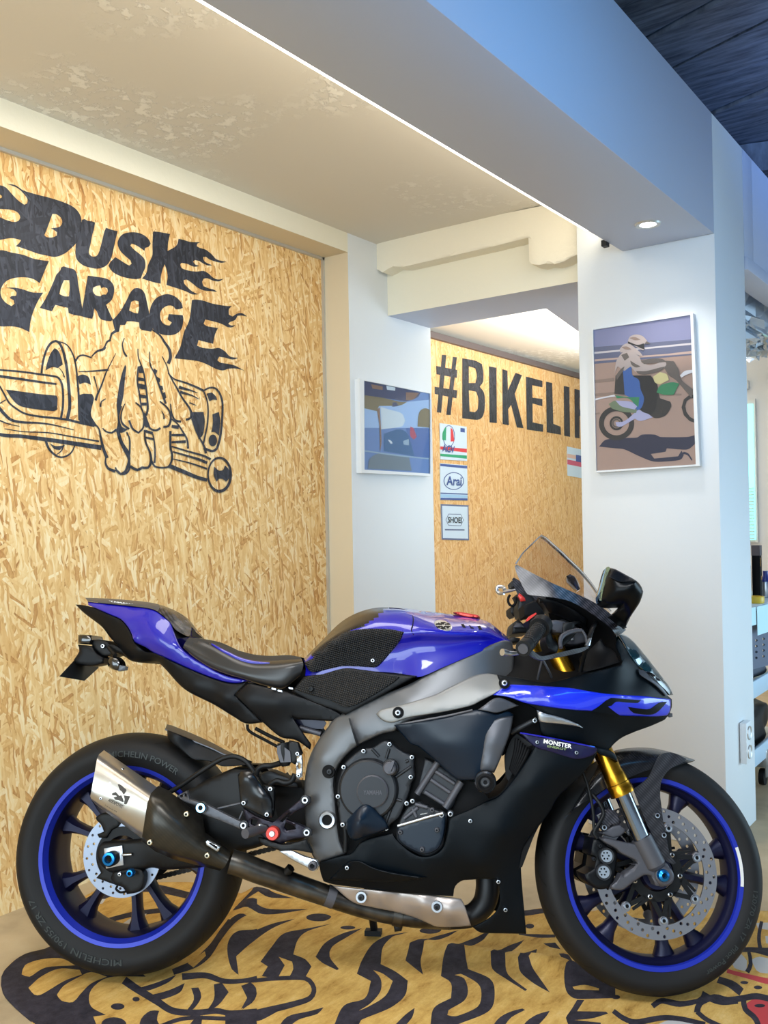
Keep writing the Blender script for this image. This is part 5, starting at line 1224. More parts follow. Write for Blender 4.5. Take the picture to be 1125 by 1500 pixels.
# seat
seat = loft('seat', [M_['seat_suede'], M_['seat_vinyl']], [T2((262,166,0),(370,181,0),(450,212,0),(560,248,0),(660,275,0),(740,294,0),(850,303,0),(1000,299,0),(1075,312,0)), T2((255,172,-.085),(340,182,-.098),(405,208,-.105),(500,262,-.118),(620,322,-.128),(720,350,-.132),(860,354,-.136),(1000,345,-.136),(1088,336,-.125)),
     T2((232,205,-.105),(300,245,-.118),(380,285,-.126),(480,332,-.138),(600,385,-.15),(720,415,-.156),(860,430,-.16),(1000,415,-.158),(1095,378,-.145)), T2((216,242,-.11),(300,310,-.122),(420,382,-.134),(540,431,-.144),(660,466,-.15),(760,500,-.152),(870,527,-.152),(950,535,-.15),(1075,445,-.14)), T2((230,250,-.06),(310,322,-.07),(420,390,-.08),(540,438,-.09),(660,472,-.09),(760,506,-.09),(870,533,-.09),(950,538,-.09),(1070,450,-.09))],
     bike, n=34, m=4, matf=lambda c: ((c[:, 2] < -.112) | (c[:, 1] > 1e9)).astype(int))
tube('piping', M_['blue_paint'], b3(T2((425,216,-.111),(500,264,-.121),(560,296,-.126),(620,325,-.131),(700,349,-.135),(760,357,-.137),(850,358,-.139))), [.002, .005, .006, .006, .006, .005, .002], seat, 8)
panel('side_cover', M_['satin_black'], T2((598,592,-.155),(692,500,-.158),(860,541,-.165),(960,562,-.168),(1125,622,-.17))+T3((200,762,-.17),(310,802,-.165),(372,858,-.165),(310,880,-.165),(200,878,-.165),(60,866,-.16),(-5,856,-.16),(25,900,-.16),(80,985,-.16),(128,1055,-.155),(120,1090,-.155))+T2((1040,920,-.155),(930,898,-.15),(800,790,-.15)), bike, th=.005, edge=(3, .005), step=7, ctrl=T2((700,610,-.172),(900,640,-.176),(860,780,-.155)), mir=True)
for q in ((880,545), (925,560), (1005,540)): panel('cover_clip', M_['silver'], Z(T2((q[0]-16,q[1]-8),(q[0]+14,q[1]-2),(q[0]+16,q[1]+10),(q[0]-14,q[1]+4)), -.175), bike, th=.006, step=0)
panel('blue_inner_panel', M_['navy_paint'], Z(T3((0,870),(225,878),(240,895),(215,940),(120,935),(40,925)), -.12), bike, th=.004, step=6); tube('cross_tube', M_['casting_grey'], b3(T3((45,930,-.13),(200,975,-.13))), .007, bike)
# plate holder and indicator
ph = panel('plate_bracket', M_['black_plastic'], Z(T1((300,386),(360,385),(412,397),(428,418),(470,420),(500,440),(560,462),(680,505),(742,542),(700,550),(640,553),(580,532),(520,500),(470,482),(430,500),(380,505),(300,440)), -.05), bike, th=.09, edge=(3, .006), step=6)
panel('number_plate', [M_['black_plastic']], [(p[0], p[1], l) for p, l in zip(T1((58,655),(165,540),(330,560),(345,590),(240,686)), (-.115, -.06, .07, .07, -.04))], ph, th=.004, step=6)
panel('plate_lamp', M_['satin_black'], Z(T1((195,420),(205,470),(165,535),(170,560),(290,580),(385,560),(390,520),(330,480),(300,430),(250,425)), -.06), ph, th=.05, edge=(3, .008), step=6)
panel('tail_light', M_['gloss_black'], Z(T1((196,352),(212,346),(290,352),(302,385),(292,420),(196,414)), -.06), ph, th=.08, edge=(3, .008), step=6); bolt(tuple(T1((382,432))[0])+(-.055,), .007, ph)
lettering('bracket_lettering', M_['strut_grey'], 'RG', [(p[0], p[1], -.053) for p in T1((560,505), (620,522), (572,488))], BM, ph, .02)
tube('indicator_stalk', M_['black_plastic'], b3(T1((420,440,-.05),(470,500,-.09))), .006, ph); ind = panel('indicator', M_['gloss_black'], Z(T1((415,520),(440,505),(480,515),(510,545),(520,590),(500,615),(450,605),(415,580)), -.10), ph, th=.03, edge=(6, .012), step=5)
panel('indicator_lens', pm('smoked_lens', (92, 100, 110), .2), Z(T1((500,570),(545,582),(540,608),(490,617)), -.10), ph, th=.02, edge=(2, .004), step=5)

# ---- tank
tl = [[(444,966,0),(470,940,0),(504,908,0),(541,892,0),(582,890,0),(630,896,0),(664,900.5,0),(712,909,0),(735,926,0),(748,938,0)],
      [(445,968,-.06),(468,945,-.08),(505,917,-.095),(541,901,-.10),(583,897,-.105),(627,905,-.11),(652,911,-.11),(706,916,-.095),(733,930,-.065),(748,939,-.05)],
      [(446,971,-.1),(466,952,-.13),(497,934,-.152),(540,921,-.165),(592,924,-.178),(618,923,-.186),(662,927,-.175),(704,929,-.14),(732,934,-.09),(748,940,-.07)],
      [(448,980,-.112),(470,975,-.128),(500,966,-.134),(535,956,-.138),(575,954,-.145),(614,947,-.158),(655,944,-.158),(700,939,-.135),(730,940,-.1),(748,942,-.08)],
      [(447,990,-.122),(470,988,-.128),(506,982,-.134),(542,983,-.14),(590,987,-.155),(612,992,-.172),(650,977,-.166),(700,956,-.142),(730,946,-.105),(748,944,-.085)]]
def surf_depth(lines, n=15, m=3):
    R = np.array([resample(L, n) for L in lines]); k = len(lines); t = np.linspace(0, k-1, (k-1)*m+1)
    return tps([tuple(p) for j in range(n) for p in crom(R[:, j], np.arange(k), t)])
tankf = surf_depth(tl)
def tank_mat(c):
    xb = np.interp(c[:, 1], [888, 910, 919, 925], [569, 543, 534, 512]); return ((c[:, 0] < xb) & (c[:, 1] < 960)).astype(int)
tank = loft('fuel_tank', [M_['blue_paint'], M_['carbon_dark']], tl, bike, n=44, m=6, matf=tank_mat, ang=60)
panel('tank_pad', M_['grip_pad'], [(p[0], p[1], 0) for p in T3((78,452),(120,410),(200,348),(310,268),(400,225),(530,205),(700,208),(806,228),(780,290),(700,390),(612,482),(560,486),(450,479),(350,479),(250,502),(140,525),(106,502))], tank, latf=tankf, off=-.0065, th=.006, edge=(2.5, .003), step=6)
for q in ((580,438),): bolt(tuple(T3(q)[0])+(float(tankf(580/5+430, 438/5+880)[0])-.008,), .006, tank, M_['silver'], h=.003, name='pad_stud')
base = panel('knee_panel', M_['satin_black'], [(427,1013,-.165),(438,1000,-.165),(447,991,-.165),(470,988,-.168),(504,979,-.17),(530,981,-.172),(560,985,-.178),(611,990,-.182),(570,1012,-.185),(506,1047,-.18),(492,1041,-.175),(460,1030,-.17)], bike, th=.03, edge=(3, .005), step=7, mir=True)
panel('knee_pad', M_['grip_pad'], Z(T3((12,645),(88,572),(240,532),(370,507),(500,521),(640,541),(775,556),(740,590),(600,680),(402,777),(250,722),(60,672)), -.187), base, latf=tps([(430,1010,-.168),(504,983,-.175),(585,991,-.184),(510,1035,-.186)]), off=-.004, th=.003, edge=(2, .002), step=6); bolt(tuple(T3((128,645))[0])+(-.178,), .008, base, M_['black_plastic'], h=.006)
sm_ = [(p[0], p[1], float(tankf(p[0], p[1])[0])-.0008) for p in T3((700,52),(790,60),(850,80),(876,125),(872,180),(862,215),(880,250))]
tube('tank_seam', M_['deep_black'], b3(sm_), .0013, tank, 6)
em = panel('tank_emblem', [M_['silver'], M_['deep_black']], [(x, y, 0) for x, y in ell(*T4((246,181))[0], 13.6, 7.2, 28, 20)], tank, latf=tankf, off=-.003, th=.003, edge=(2, .002), step=2.2,
     matf=lambda c: (((np.hypot((c[:, 0]-649.2)/10.8, (c[:, 1]-916.2)/5.4) < 1) & (np.abs(np.sin(3*np.arctan2((c[:, 1]-916.2)*2, c[:, 0]-649.2))) > .35) & (np.hypot((c[:, 0]-649.2)/3, (c[:, 1]-916.2)/1.6) > 1))).astype(int))
for q in ((362,150), (420,156), (482,164), (532,166)):
    x, y = q; panel('tank_vent', M_['deep_black'], [(p[0], p[1], 0) for p in T4((x,y),(x+22,y+2),(x+52,y+48),(x+28,y+46))], tank, latf=tankf, off=-.0012, th=.001, step=4)
panel('fuel_cap', M_['anodised_red'], Z(T4((318,86),(345,80),(400,86),(455,96),(500,104),(516,120),(500,128),(450,126),(400,118),(345,102)), -.01), tank, th=.05, edge=(2, .006), step=5)

# ---- main frame
fr = panel('frame', M_['frame_grey'], [(500,1046,-.168),(560,1018,-.172),(600,1002,-.172),(640,980,-.165),(680,961,-.15),(712,947,-.13),(738,938,-.11),(750,940,-.095),(753,960,-.095),(751,992,-.11),(735,1004,-.14),(690,1027,-.175),(640,1044,-.19),(600,1056,-.195),(582,1066,-.195),(578,1071,-.195),(560,1075,-.19),(540,1084,-.188),(520,1095,-.186),(503,1111,-.184),(493,1127,-.182),(489,1147,-.18),(491,1172,-.178),(494,1205,-.175),(498,1232,-.172),(506,1251,-.17),(485,1258,-.165),(466,1265,-.16),(457,1252,-.16),(450,1228,-.158),(447,1195,-.158),(446,1160,-.158),(448,1130,-.16),(455,1105,-.162),(467,1083,-.165),(481,1064,-.168),(489,1053,-.168)],
     bike, th=.035, edge=(4, .008), step=7, ctrl=[(470,1110,-.182),(520,1065,-.188),(465,1190,-.172),(640,1010,-.182),(600,1030,-.195),(700,985,-.155)], mir=True)
panel('frame_rib', M_['engine_grey'], Z(L4((352,12),(372,10),(395,80),(425,170),(432,205),(412,212),(395,160),(370,75)), -.195), fr, latf=tps([(512,1052,-.183),(525,1090,-.192),(518,1070,-.19)]), off=-.006, th=.006, edge=(1.5, .002), step=5)
fcv = panel('frame_cover', M_['cover_grey'], [(551,1046,-.205),(557,1040,-.205),(590,1032,-.205),(636,1018,-.2),(652,1010,-.195),(680,996,-.185),(697,989,-.175),(714,986.5,-.17),(730,989,-.17),(748,993,-.175),(762,997,-.185),(742,1006,-.2),(722,1018,-.208),(706,1026,-.212),(690,1034,-.214),(650,1043,-.216),(600,1051,-.214),(578,1058,-.212),(566,1058,-.21),(557,1053,-.208)], bike, th=.012, edge=(3, .006), step=6, ctrl=[(640,1030,-.212),(700,1008,-.2)], mir=True)
for q, r in (((583,1044), .0105), ((739,1000.5), .0105)):
    lathe('recess', M_['deep_black'], q+(-.2155,), [(0, .002), (r*1.35, .001), (r*1.4, .006)], fcv, BM, 24); bolt(q+(-.219,), r*.78, fcv, M_['silver'], h=.007)
side = panel('engine_side_panel', M_['guard_sky_blue'], [(577,1062,-.2),(590,1060,-.206),(600,1058.5,-.21),(650,1049,-.216),(690,1041,-.218),(701,1039.5,-.218),(716,1042.5,-.216),(728,1046,-.212),(744,1041,-.2),(752,1046,-.195),(746,1075,-.2),(732,1112,-.205),(724,1130,-.205),(706,1136,-.208),(700,1142,-.206),(672,1142,-.2),(655,1130,-.2),(640,1116,-.2),(612,1093,-.2),(602,1090,-.198),(592,1079,-.196)], bike, th=.006, edge=(3, .006), step=7, ctrl=[(650,1090,-.222),(690,1080,-.226)], mir=True)
panel('panel_edge', M_['strut_grey'], [(580,1061,-.214),(600,1057,-.217),(650,1048,-.222),(692,1038.8,-.222),(692,1040.5,-.224),(650,1050,-.224),(600,1059,-.219)], side, th=.004, step=5)
panel('gap_filler', M_['deep_black'], [(560,1056,-.19),(600,1046,-.192),(650,1038,-.192),(700,1026,-.19),(735,1010,-.17),(760,1004,-.15),(786,1036,-.15),(793,1072,-.15),(786,1092,-.15),(765,1080,-.14),(748,1096,-.14),(736,1108,-.14),(728,1090,-.16),(700,1060,-.185),(600,1075,-.185)], side, th=.01, step=8, latf=tps([(560,1056,-.175),(600,1060,-.18),(700,1040,-.18),(740,1010,-.15),(790,1060,-.13),(748,1096,-.13)]))  # black sheet standing in for the shade inside the intake gap
panel('air_blade', M_['strut_grey'], T4((500,798,-.224),(560,755,-.222),(605,722,-.216),(655,709,-.21),(720,730,-.205),(800,768,-.2),(740,790,-.205),(640,820,-.222),(570,810,-.226)), bike, th=.006, edge=(2, .004), step=5, mir=True)
sp = panel('engine_hanger', M_['strut_grey'], [(714,1056,-.212),(728,1052,-.214),(740,1050,-.214),(752,1049,-.205),(750,1062,-.208),(746,1078,-.212),(732,1114,-.214),(724,1132,-.214),(702,1130,-.212),(704,1110,-.216),(706,1096,-.218),(711,1068,-.216)], bike, th=.02, edge=(3, .008), step=5, ctrl=[(724,1085,-.226),(716,1120,-.222)], mir=True)
crash = lathe('crash_slider', [M_['deep_black'], M_['casting_grey'], M_['silver'], M_['bolt_steel']], (711,1144,-.214), [(0, -.036), (.005, -.036), (.0085, -.042), (.0115, -.038), (.017, -.046), (.0225, -.044), (.0265, -.034), (.027, -.002), (.02, .01)], sp, BM, 36, fm=[0, 2, 2, 0, 0, 3, 0, 0])

# ---- engine
core = panel('engine_block', M_['deep_black'], Z([(500,1110),(545,1072),(585,1072),(640,1112),(672,1140),(698,1148),(716,1170),(735,1160),(752,1130),(764,1100),(782,1090),(800,1110),(800,1180),(780,1230),(765,1270),(720,1285),(670,1290),(560,1296),(500,1290),(470,1260),(455,1220),(452,1150),(470,1110)], -.15), bike, th=.26, step=12)
cyl = panel('cylinder_block', M_['engine_grey'], Z(L5((95,470),(110,400),(200,440),(300,510),(382,572),(360,640),(325,745),(280,800),(250,772),(150,690),(60,665),(50,640)), -.168), bike, th=.03, edge=(3, .006), step=6)
for a, b, r in (((205,435), (55,665), .0085), ((378,575), (262,765), .0095)): tube('cylinder_rib', M_['casting_grey'], b3(L5(a, b), -.172), r, cyl)
for a, b in (((190,500), (330,590)), ((155,560), (295,655)), ((110,650), (262,745))): tube('cylinder_fin', M_['casting_grey'], b3(L5(a, b), -.17), .0055, cyl)
cc = panel('clutch_cover', M_['engine_grey'], Z(L4((268,580),(276,480),(300,395),(320,345),(385,280),(450,235),(535,222),(580,190),(625,172),(662,180),(695,215),(760,258),(815,278),(835,300),(832,370),(838,440),(812,490),(800,545),(785,590),(765,640),(725,735),(660,790),(640,835),(590,850),(480,870),(370,850),(300,800),(282,720)), -.185), bike, th=.03, edge=(3, .006), step=6)
cc0 = L4((500,528))[0]
lathe('cover_dome', M_['engine_grey'], cc0+(-.186,), [(0, -.020), (.0685, -.020), (.0725, -.017), (.0765, -.004), (.0775, .004)], cc, BM, 64)
lathe('cover_cap', [M_['casting_grey'], M_['engine_grey']], tuple(L4((530,545))[0])+(-.206,), [(0, -.0105), (.037, -.0105), (.040, -.008), (.0405, .004)], cc, BM, 56, fm=[1, 0, 0])
lettering('cap_lettering', M_['casting_grey'], 'YAMAHA', [(p[0], p[1], -.2185) for p in L4((462,572), (598,572), (462,537))], BM, cc, .02)
for a, b in (((525,235), (575,290)), ((650,235), (628,305)), ((790,320), (770,330)), ((812,362), (700,440)), ((690,600), (740,615)), ((625,775), (690,600))): tube('cover_rib', M_['engine_grey'], b3(L4(a, b), -.187), .004, cc, 8)
oc_ = lathe('oil_cap', [M_['engine_grey'], M_['casting_grey']], tuple(L4((660,372))[0])+(-.19,), [(0, -.03), (.013, -.03), (.0165, -.027), (.0175, -.02), (.0175, -.012), (.021, -.01), (.022, .0)], cc, BM, 24, fm=[1, 1, 1, 0, 0, 0])
panel('oil_cap_grip', M_['casting_grey'], Z(L4((640,395),(668,325),(688,322),(682,352),(660,402)), -.228), cc, th=.01, step=5)
for q in ((465,250), (320,368), (278,582), (312,788), (655,200), (818,295), (810,440), (780,632), (822,615), (632,815)): bolt(tuple(L4(q)[0])+(-.190,), .0068, cc, M_['bolt_steel'], h=.008)
panel('clutch_guard', M_['guard_sky_blue'], L4((345,852,-.215),(338,770,-.215),(380,715,-.222),(432,660,-.225),(482,640,-.225),(522,656,-.222),(580,715,-.215),(622,762,-.21),(648,820,-.205),(560,852,-.215),(480,878,-.22),(405,908,-.222),(362,885,-.22)), cc, th=.004, edge=(3, .008), step=5, ctrl=L4((430,760,-.25),(400,850,-.24),(480,760,-.236)))
gc = panel('generator_cover', M_['engine_grey'], Z(L4((702,880),(708,810),(735,740),(765,690),(790,655),(822,640),(872,622),(960,668),(1045,698),(1075,712),(1070,780),(1060,870),(1045,950),(995,1000),(935,1025),(870,1010),(770,960),(720,925)), -.185), bike, th=.03, edge=(3, .006), step=6)
panel('generator_guard', M_['guard_sky_blue'], Z(L4((712,802),(860,755),(1045,705),(1062,735),(1055,830),(1038,910),(1000,975),(910,1008),(830,980),(760,940),(716,890)), -.2), gc, th=.006, edge=(2.5, .005), step=6)
tube('cover_edge', M_['silver'], b3(L4((712,800,-.202),(860,757,-.202),(950,730,-.202),(1045,706,-.202))), .0035, gc, 8)
for a, b in (((840,640), (930,665)), ((760,745), (860,665)), ((820,670), (850,735))): tube('cover_rib', M_['casting_grey'], b3(L4(a, b), -.187), .005, gc, 8)
for q in ((732,845), (1000,828), (892,970), (965,682)): bolt(tuple(L4(q)[0])+(-.203,), .0062, gc, M_['casting_grey'], h=.006)
for q in ((235,815), (300,808)): bolt(tuple(L5(q)[0])+(-.19,), .008, gc, M_['silver'], h=.012)
lettering('cover_lettering', M_['white_print'], 'GBRacing', [(p[0], p[1], -.19) for p in L4((875,722), (930,710), (877,712))], BM, gc, .02)
lathe('pivot_bolt', [M_['deep_black'], M_['silver'], M_['silver'], M_['silver']], tuple(L4((198,755))[0])+(-.178,), [(0, .002), (.0125, .002), (.0135, -.006), (.0195, -.007), (.0235, -.001), (.024, .006)], fr, BM, 32, fm=[0, 1, 1, 1, 1])
lathe('frame_recess', M_['deep_black'], tuple(L4((205,402))[0])+(-.1865,), [(0, .001), (.016, -.001), (.0175, .006)], fr, BM, 28); bolt(tuple(L4((213,402))[0])+(-.189,), .008, fr, M_['engine_grey'], h=.006)
tube('clutch_hose', M_['black_plastic'], b3(L3((880,70,-.18),(905,160,-.178),(930,300,-.178),(928,440,-.175))), .006, bike)

# ---- lower and side fairing
FL = [(761,1074,-.215),(783,1094,-.215),(774,1110,-.212),(760,1131,-.21),(748,1147,-.21),(730,1166,-.206),(712,1174,-.204),(690,1185,-.204),(666,1195,-.204),(658,1199,-.204),(655,1220,-.204),(649,1241,-.2),(637,1252,-.198),(618,1255,-.195),(600,1247,-.193),(582,1231,-.19),(575,1221,-.188),(550,1226,-.188),(528,1234,-.188),(517,1248,-.186),(512,1251,-.184),(490,1257,-.178),(467,1264,-.172),(470,1280,-.16),(474,1291,-.15),(488,1295.5,-.148),(530,1301,-.15),(575,1307,-.15),(630,1311,-.15),(664,1313,-.15),(667,1298,-.156),(680,1289,-.16),(705,1287.5,-.165),(727,1288,-.165),(731,1300,-.16),(732,1320,-.154),(726,1336,-.148),(712,1348,-.142),(692,1358,-.135),(704,1366,-.13),(740,1367.5,-.125),(771,1368,-.12),(769,1344,-.13),(765,1300,-.14),(763,1262,-.15),(766,1243,-.155),(773,1231,-.158),(782,1218,-.162),(793,1206,-.168),(805,1189,-.172),(818,1167,-.178),(836,1150,-.182),(855,1132,-.188),(868,1116,-.192),(874,1103,-.196),(870,1094,-.2),(840,1087,-.205),(800,1079,-.212)]
fa = panel('side_fairing', [M_['fairing_black']], FL, bike, th=.005, edge=(2.5, .004), step=8, mir=True, ctrl=[(700,1230,-.205),(740,1220,-.208),(780,1150,-.22),(820,1120,-.215),(560,1262,-.182),(620,1290,-.176),(700,1270,-.19),(530,1270,-.186),(560,1282,-.172),(600,1283,-.176),(745,1320,-.146)])
strip = panel('fairing_strip', M_['navy_paint'], [(761,1072.5,-.219),(800,1079.5,-.217),(840,1087.5,-.211),(872,1094,-.206),(875,1098,-.204),(869,1106,-.202),(848,1112,-.206),(830,1109,-.209),(805,1101,-.214),(784,1094,-.218)], fa, off=-.003, th=.004, edge=(2, .003), step=5, ctrl=[(810,1090,-.222)])
tube('strip_edge', M_['blue_paint'], b3([(762,1073.5,-.224),(800,1080,-.222),(840,1088,-.216),(871,1094.5,-.21)]), .002, strip, 6)
lettering('strip_lettering', M_['white_print'], 'MONSTER', [(p[0], p[1], -.2265) for p in L5((980,294), (1186,334), (984,262))], BM, strip, .03)
lettering('strip_lettering', M_['green_print'], 'ENERGY', [(p[0], p[1], -.2262) for p in L5((1008,322), (1150,348), (1010,306))], BM, strip, .03)
for q in ((935,285), (1222,362)): bolt(tuple(L5(q)[0])+(-.2245,), .0055, strip, h=.004)
for q, lt in (((445,862), -.209), ((702,662+850), -.16)): pass
for q, lt in ((tuple(L5((445,862))[0]), -.2085), (tuple(L6((702,662))[0]), -.148), ((508.5,1271), -.19), (tuple(L6((650,457))[0]), -.166)): bolt(q+(lt,), .0062, fa, h=.005)
panel('belly_blade', M_['fairing_black'], [(508,1264,-.19),(518,1260.5,-.196),(530,1262,-.2),(548,1271,-.2),(580,1279,-.196),(625,1285.5,-.19),(600,1290,-.182),(560,1292,-.178),(520,1290,-.172),(480,1290,-.158),(490,1280,-.165)], fa, th=.006, edge=(2.5, .008), step=5)
rad = panel('radiator', M_['black_plastic'], Z([(757,1075),(782,1092),(775,1108),(758,1134),(748,1146),(742,1140),(740,1110),(748,1085)], -.15), bike, th=.12, step=8)
for i in range(6): tube('radiator_hose', M_['deep_black'], b3([(757+i*3.6,1082+i*3,-.17),(755+i*2.6,1100+i*2.4,-.175),(748+i*1.3,1128+i*1.5,-.17)]), .005, rad, 8)
tube('radiator_stay', M_['engine_grey'], b3(L5((745,215,-.17),(810,180,-.18),(912,128,-.19))), .007, bike); bolt(tuple(L5((915,127))[0])+(-.2,), .007, bike)

# ---- nose
uf = panel('upper_fairing', M_['fairing_black'], [(728,988.5,-.18),(760,993,-.188),(785,998,-.192),(800,999.5,-.194),(820,996,-.192),(840,991,-.188),(880,981.5,-.172),(909,974.5,-.155),(911.5,969,-.15),(909,962,-.145),(903.5,950,-.138),(902,942,-.13),(906,936,-.12),(914,946,-.105),(922,958,-.095),(935,976,-.085),(941,986,-.085),(950,992,-.08),(960,1002,-.07),(972,1013,-.05),(979,1020,-.035),(984,1024,-.02),(984,1036,-.02),(979,1048,-.028),(974,1054,-.035),(966,1058,-.045),(952,1064,-.06),(930,1072,-.085),(912,1080,-.105),(900,1089,-.12),(892,1098,-.13),(884,1101,-.14),(876,1099,-.15),(872,1094,-.16),(840,1087,-.19),(800,1079,-.205),(792,1072,-.206),(789,1055,-.208),(786,1040,-.208),(770,1031,-.208),(745,1022,-.206),(722,1018,-.2),(735,1008,-.195)],
     bike, th=.005, edge=(2.5, .005), step=7, mir=True, ctrl=[(800,1020,-.222),(850,1030,-.212),(900,1030,-.175),(940,1035,-.115),(840,1060,-.206),(880,1062,-.17),(930,1050,-.11),(850,1005,-.2),(930,1000,-.115)])
uff = tps([(728,988.5,-.18),(722,1018,-.2),(745,1022,-.206),(786,1040,-.208),(800,999.5,-.194),(840,991,-.188),(880,981.5,-.172),(909,974.5,-.155),(922,958,-.095),(941,986,-.085),(960,1002,-.07),(979,1020,-.035),(984,1024,-.02),(984,1036,-.02),(979,1048,-.028),(952,1064,-.06),(912,1080,-.105),(892,1098,-.13),(872,1094,-.16),(800,1079,-.205),(800,1020,-.222),(850,1030,-.212),(900,1030,-.175),(940,1035,-.115),(840,1060,-.206),(880,1062,-.17),(930,1050,-.11),(850,1005,-.2),(930,1000,-.115)])
def on_uf(n, mat, pts, off=-.003, th=.0025, edge=None, par=None): return panel(n, mat, [(p[0], p[1], 0) for p in pts], par or uf, latf=uff, off=off, th=th, edge=edge, step=6)
stp = on_uf('blue_stripe', M_['stripe_blue'], T4((610,690),(655,655),(702,618),(800,615),(1000,626))+T6((110,432),(200,442),(400,476),(560,490),(720,499),(830,512),(912,522),(913,570),(905,615),(888,638),(800,648),(650,645),(540,641),(450,630),(330,608),(200,600),(0,576))+T4((850,750),(760,718),(700,702)), -.006, .004, (2.5, .004))
on_uf('stripe_emblem', M_['fairing_black'], T6((330,609),(385,574),(440,530),(475,512),(560,518),(696,528),(672,548),(590,545),(512,540),(480,568),(452,574),(500,612),(542,642),(450,632)), -.0072, .001, par=stp); on_uf('stripe_emblem', M_['fairing_black'], T6((600,578),(690,590),(758,592),(830,546),(886,540),(862,570),(782,632),(640,622)), -.0072, .001, par=stp)
panel('intake_blade', M_['silver'], T4((930,800,-.215),(960,812,-.217),(1000,828,-.217))+T6((60,640,-.213),(150,668,-.205),(230,702,-.2),(272,732,-.192),(180,714,-.2),(60,700,-.208))+T4((1000,895,-.212),(950,888,-.212)), uf, th=.004, edge=(2, .004), step=5, off=-.016)
panel('nose_lip', M_['fairing_black'], Z([(872,1094,-.165),(880,1096,-.155),(893,1099,-.14),(902,1106,-.13),(905,1116,-.125),(893,1110,-.14),(880,1106,-.155),(874,1101,-.165)], -.15), uf, th=.02, edge=(2, .004), step=5)
hl = panel('headlight', M_['headlight_glass'], T6((515,32,-.085),(545,35,-.06),(590,55,-.045),(640,95,-.036),(720,188,-.03),(800,290,-.024),(860,368,-.018),(905,430,-.014),(925,478,-.012),(880,420,-.04),(780,345,-.065),(715,305,-.08),(662,270,-.09),(610,190,-.1),(560,100,-.105)), bike, th=.004, edge=(3, .004), step=5, mir=True, ctrl=T6((690,200,-.072),(780,300,-.055)))
panel('headlight_trim', M_['gloss_black'], T6((715,312,-.086),(770,325,-.078),(860,396,-.05),(905,440,-.025),(931,490,-.012),(905,492,-.03),(850,432,-.06),(780,372,-.08)), bike, th=.006, edge=(1.5, .003), step=5, mir=True)
panel('position_light', M_['strut_grey'], T6((680,300,-.095),(715,310,-.088),(780,372,-.082),(850,432,-.063),(892,490,-.045),(880,500,-.05),(800,420,-.08),(730,372,-.095),(685,340,-.1)), uf, th=.004, edge=(1.5, .003), step=5, off=-.004)
panel('nose_bracket', M_['strut_grey'], Z(T6((905,620),(925,625),(926,650),(905,655),(885,640)), -.01), uf, th=.02, step=4)
# cockpit interior: dark inner walls behind the bars
panel('cockpit_inner', M_['deep_black'], [(738,948,-.10),(752,950,-.10),(790,955,-.06),(812,940,-.04),(800,880,-.06),(800,868,-.1),(850,878,-.12),(880,900,-.11),(898,925,-.10),(905,945,-.10),(911,968,-.12),(908,976,-.14),(880,983,-.16),(840,993,-.175),(800,1001,-.18),(760,994,-.17),(752,998,-.11),(736,1004,-.11)], bike, th=.01, step=8, latf=tps([(752,962,-.06),(812,930,-.02),(800,878,-.09),(880,900,-.085),(905,945,-.08),(908,976,-.13),(840,993,-.16),(760,994,-.14),(840,940,.02),(860,960,-.02)]))
panel('fairing_stay', M_['satin_black'], [(848,965,-.08),(880,935,-.09),(886,945,-.09),(900,955,-.1),(909,970,-.13),(880,979,-.13),(852,986,-.12)], bike, th=.006, edge=(2, .003), step=6)

# ---- windscreen, mirror
panel('screen_trim', M_['carbon'], T5((170,272,-.145),(184,260,-.145),(300,322,-.15),(440,393,-.152),(560,446,-.15),(700,510,-.142),(790,560,-.128),(870,620,-.112),(940,690,-.085),(985,738,-.055),(960,760,-.075),(915,790,-.1),(895,752,-.125),(820,682,-.142),(700,597,-.155),(580,531,-.16),(480,506,-.162),(360,490,-.16),(270,480,-.158),(238,438,-.155),(200,360,-.15),(180,312,-.147)), bike, th=.003, edge=None, step=6, mir=True)
loft('windscreen', [M_['screen_clear']], [T5((370,44,0),(400,58,0),(455,106,0),(520,164,0),(585,228,0),(650,290,0),(700,348,0),(745,405,0),(800,490,0),(880,600,0)), T5((315,92,-.085),(345,112,-.088),(400,160,-.09),(465,215,-.09),(530,272,-.09),(595,328,-.088),(650,375,-.084),(700,425,-.078),(770,505,-.07),(870,610,-.05)), T5((228,178,-.128),(260,195,-.13),(320,238,-.132),(390,285,-.132),(460,330,-.13),(530,372,-.128),(590,410,-.122),(650,450,-.116),(740,530,-.105),(865,618,-.085)), T5((178,254,-.146),(220,278,-.148),(300,320,-.15),(370,356,-.151),(440,391,-.152),(510,424,-.151),(560,445,-.15),(640,482,-.146),(720,520,-.138),(868,618,-.112))], bike, n=26, m=4, uniform=True, ang=70)
tube('screen_rim', M_['silver'], b3(T5((178,254,-.146),(203,216,-.138),(228,178,-.128),(272,134,-.108),(315,92,-.085),(345,62,-.045),(368,44,0))), .0018, bike, 6)
mi_ = panel('mirror', pm('mirror_black', (5, 8, 12), .3, spec=.12), T5((848,280,-.36),(875,284,-.37),(905,292,-.385),(1042,366,-.40),(1080,395,-.40),(1100,425,-.395),(1111,458,-.39),(1090,530,-.385),(1060,580,-.375),(1020,640,-.35),(985,700,-.30),(960,690,-.29),(900,640,-.28),(882,628,-.28),(925,592,-.33),(960,556,-.37),(850,556,-.375),(802,532,-.365),(795,490,-.362),(815,410,-.36),(835,330,-.36)), bike, th=.085, edge=(4, .014), step=5, ctrl=T5((880,360,-.402),(940,385,-.408),(1050,380,-.415),(980,470,-.412),(870,450,-.398)))
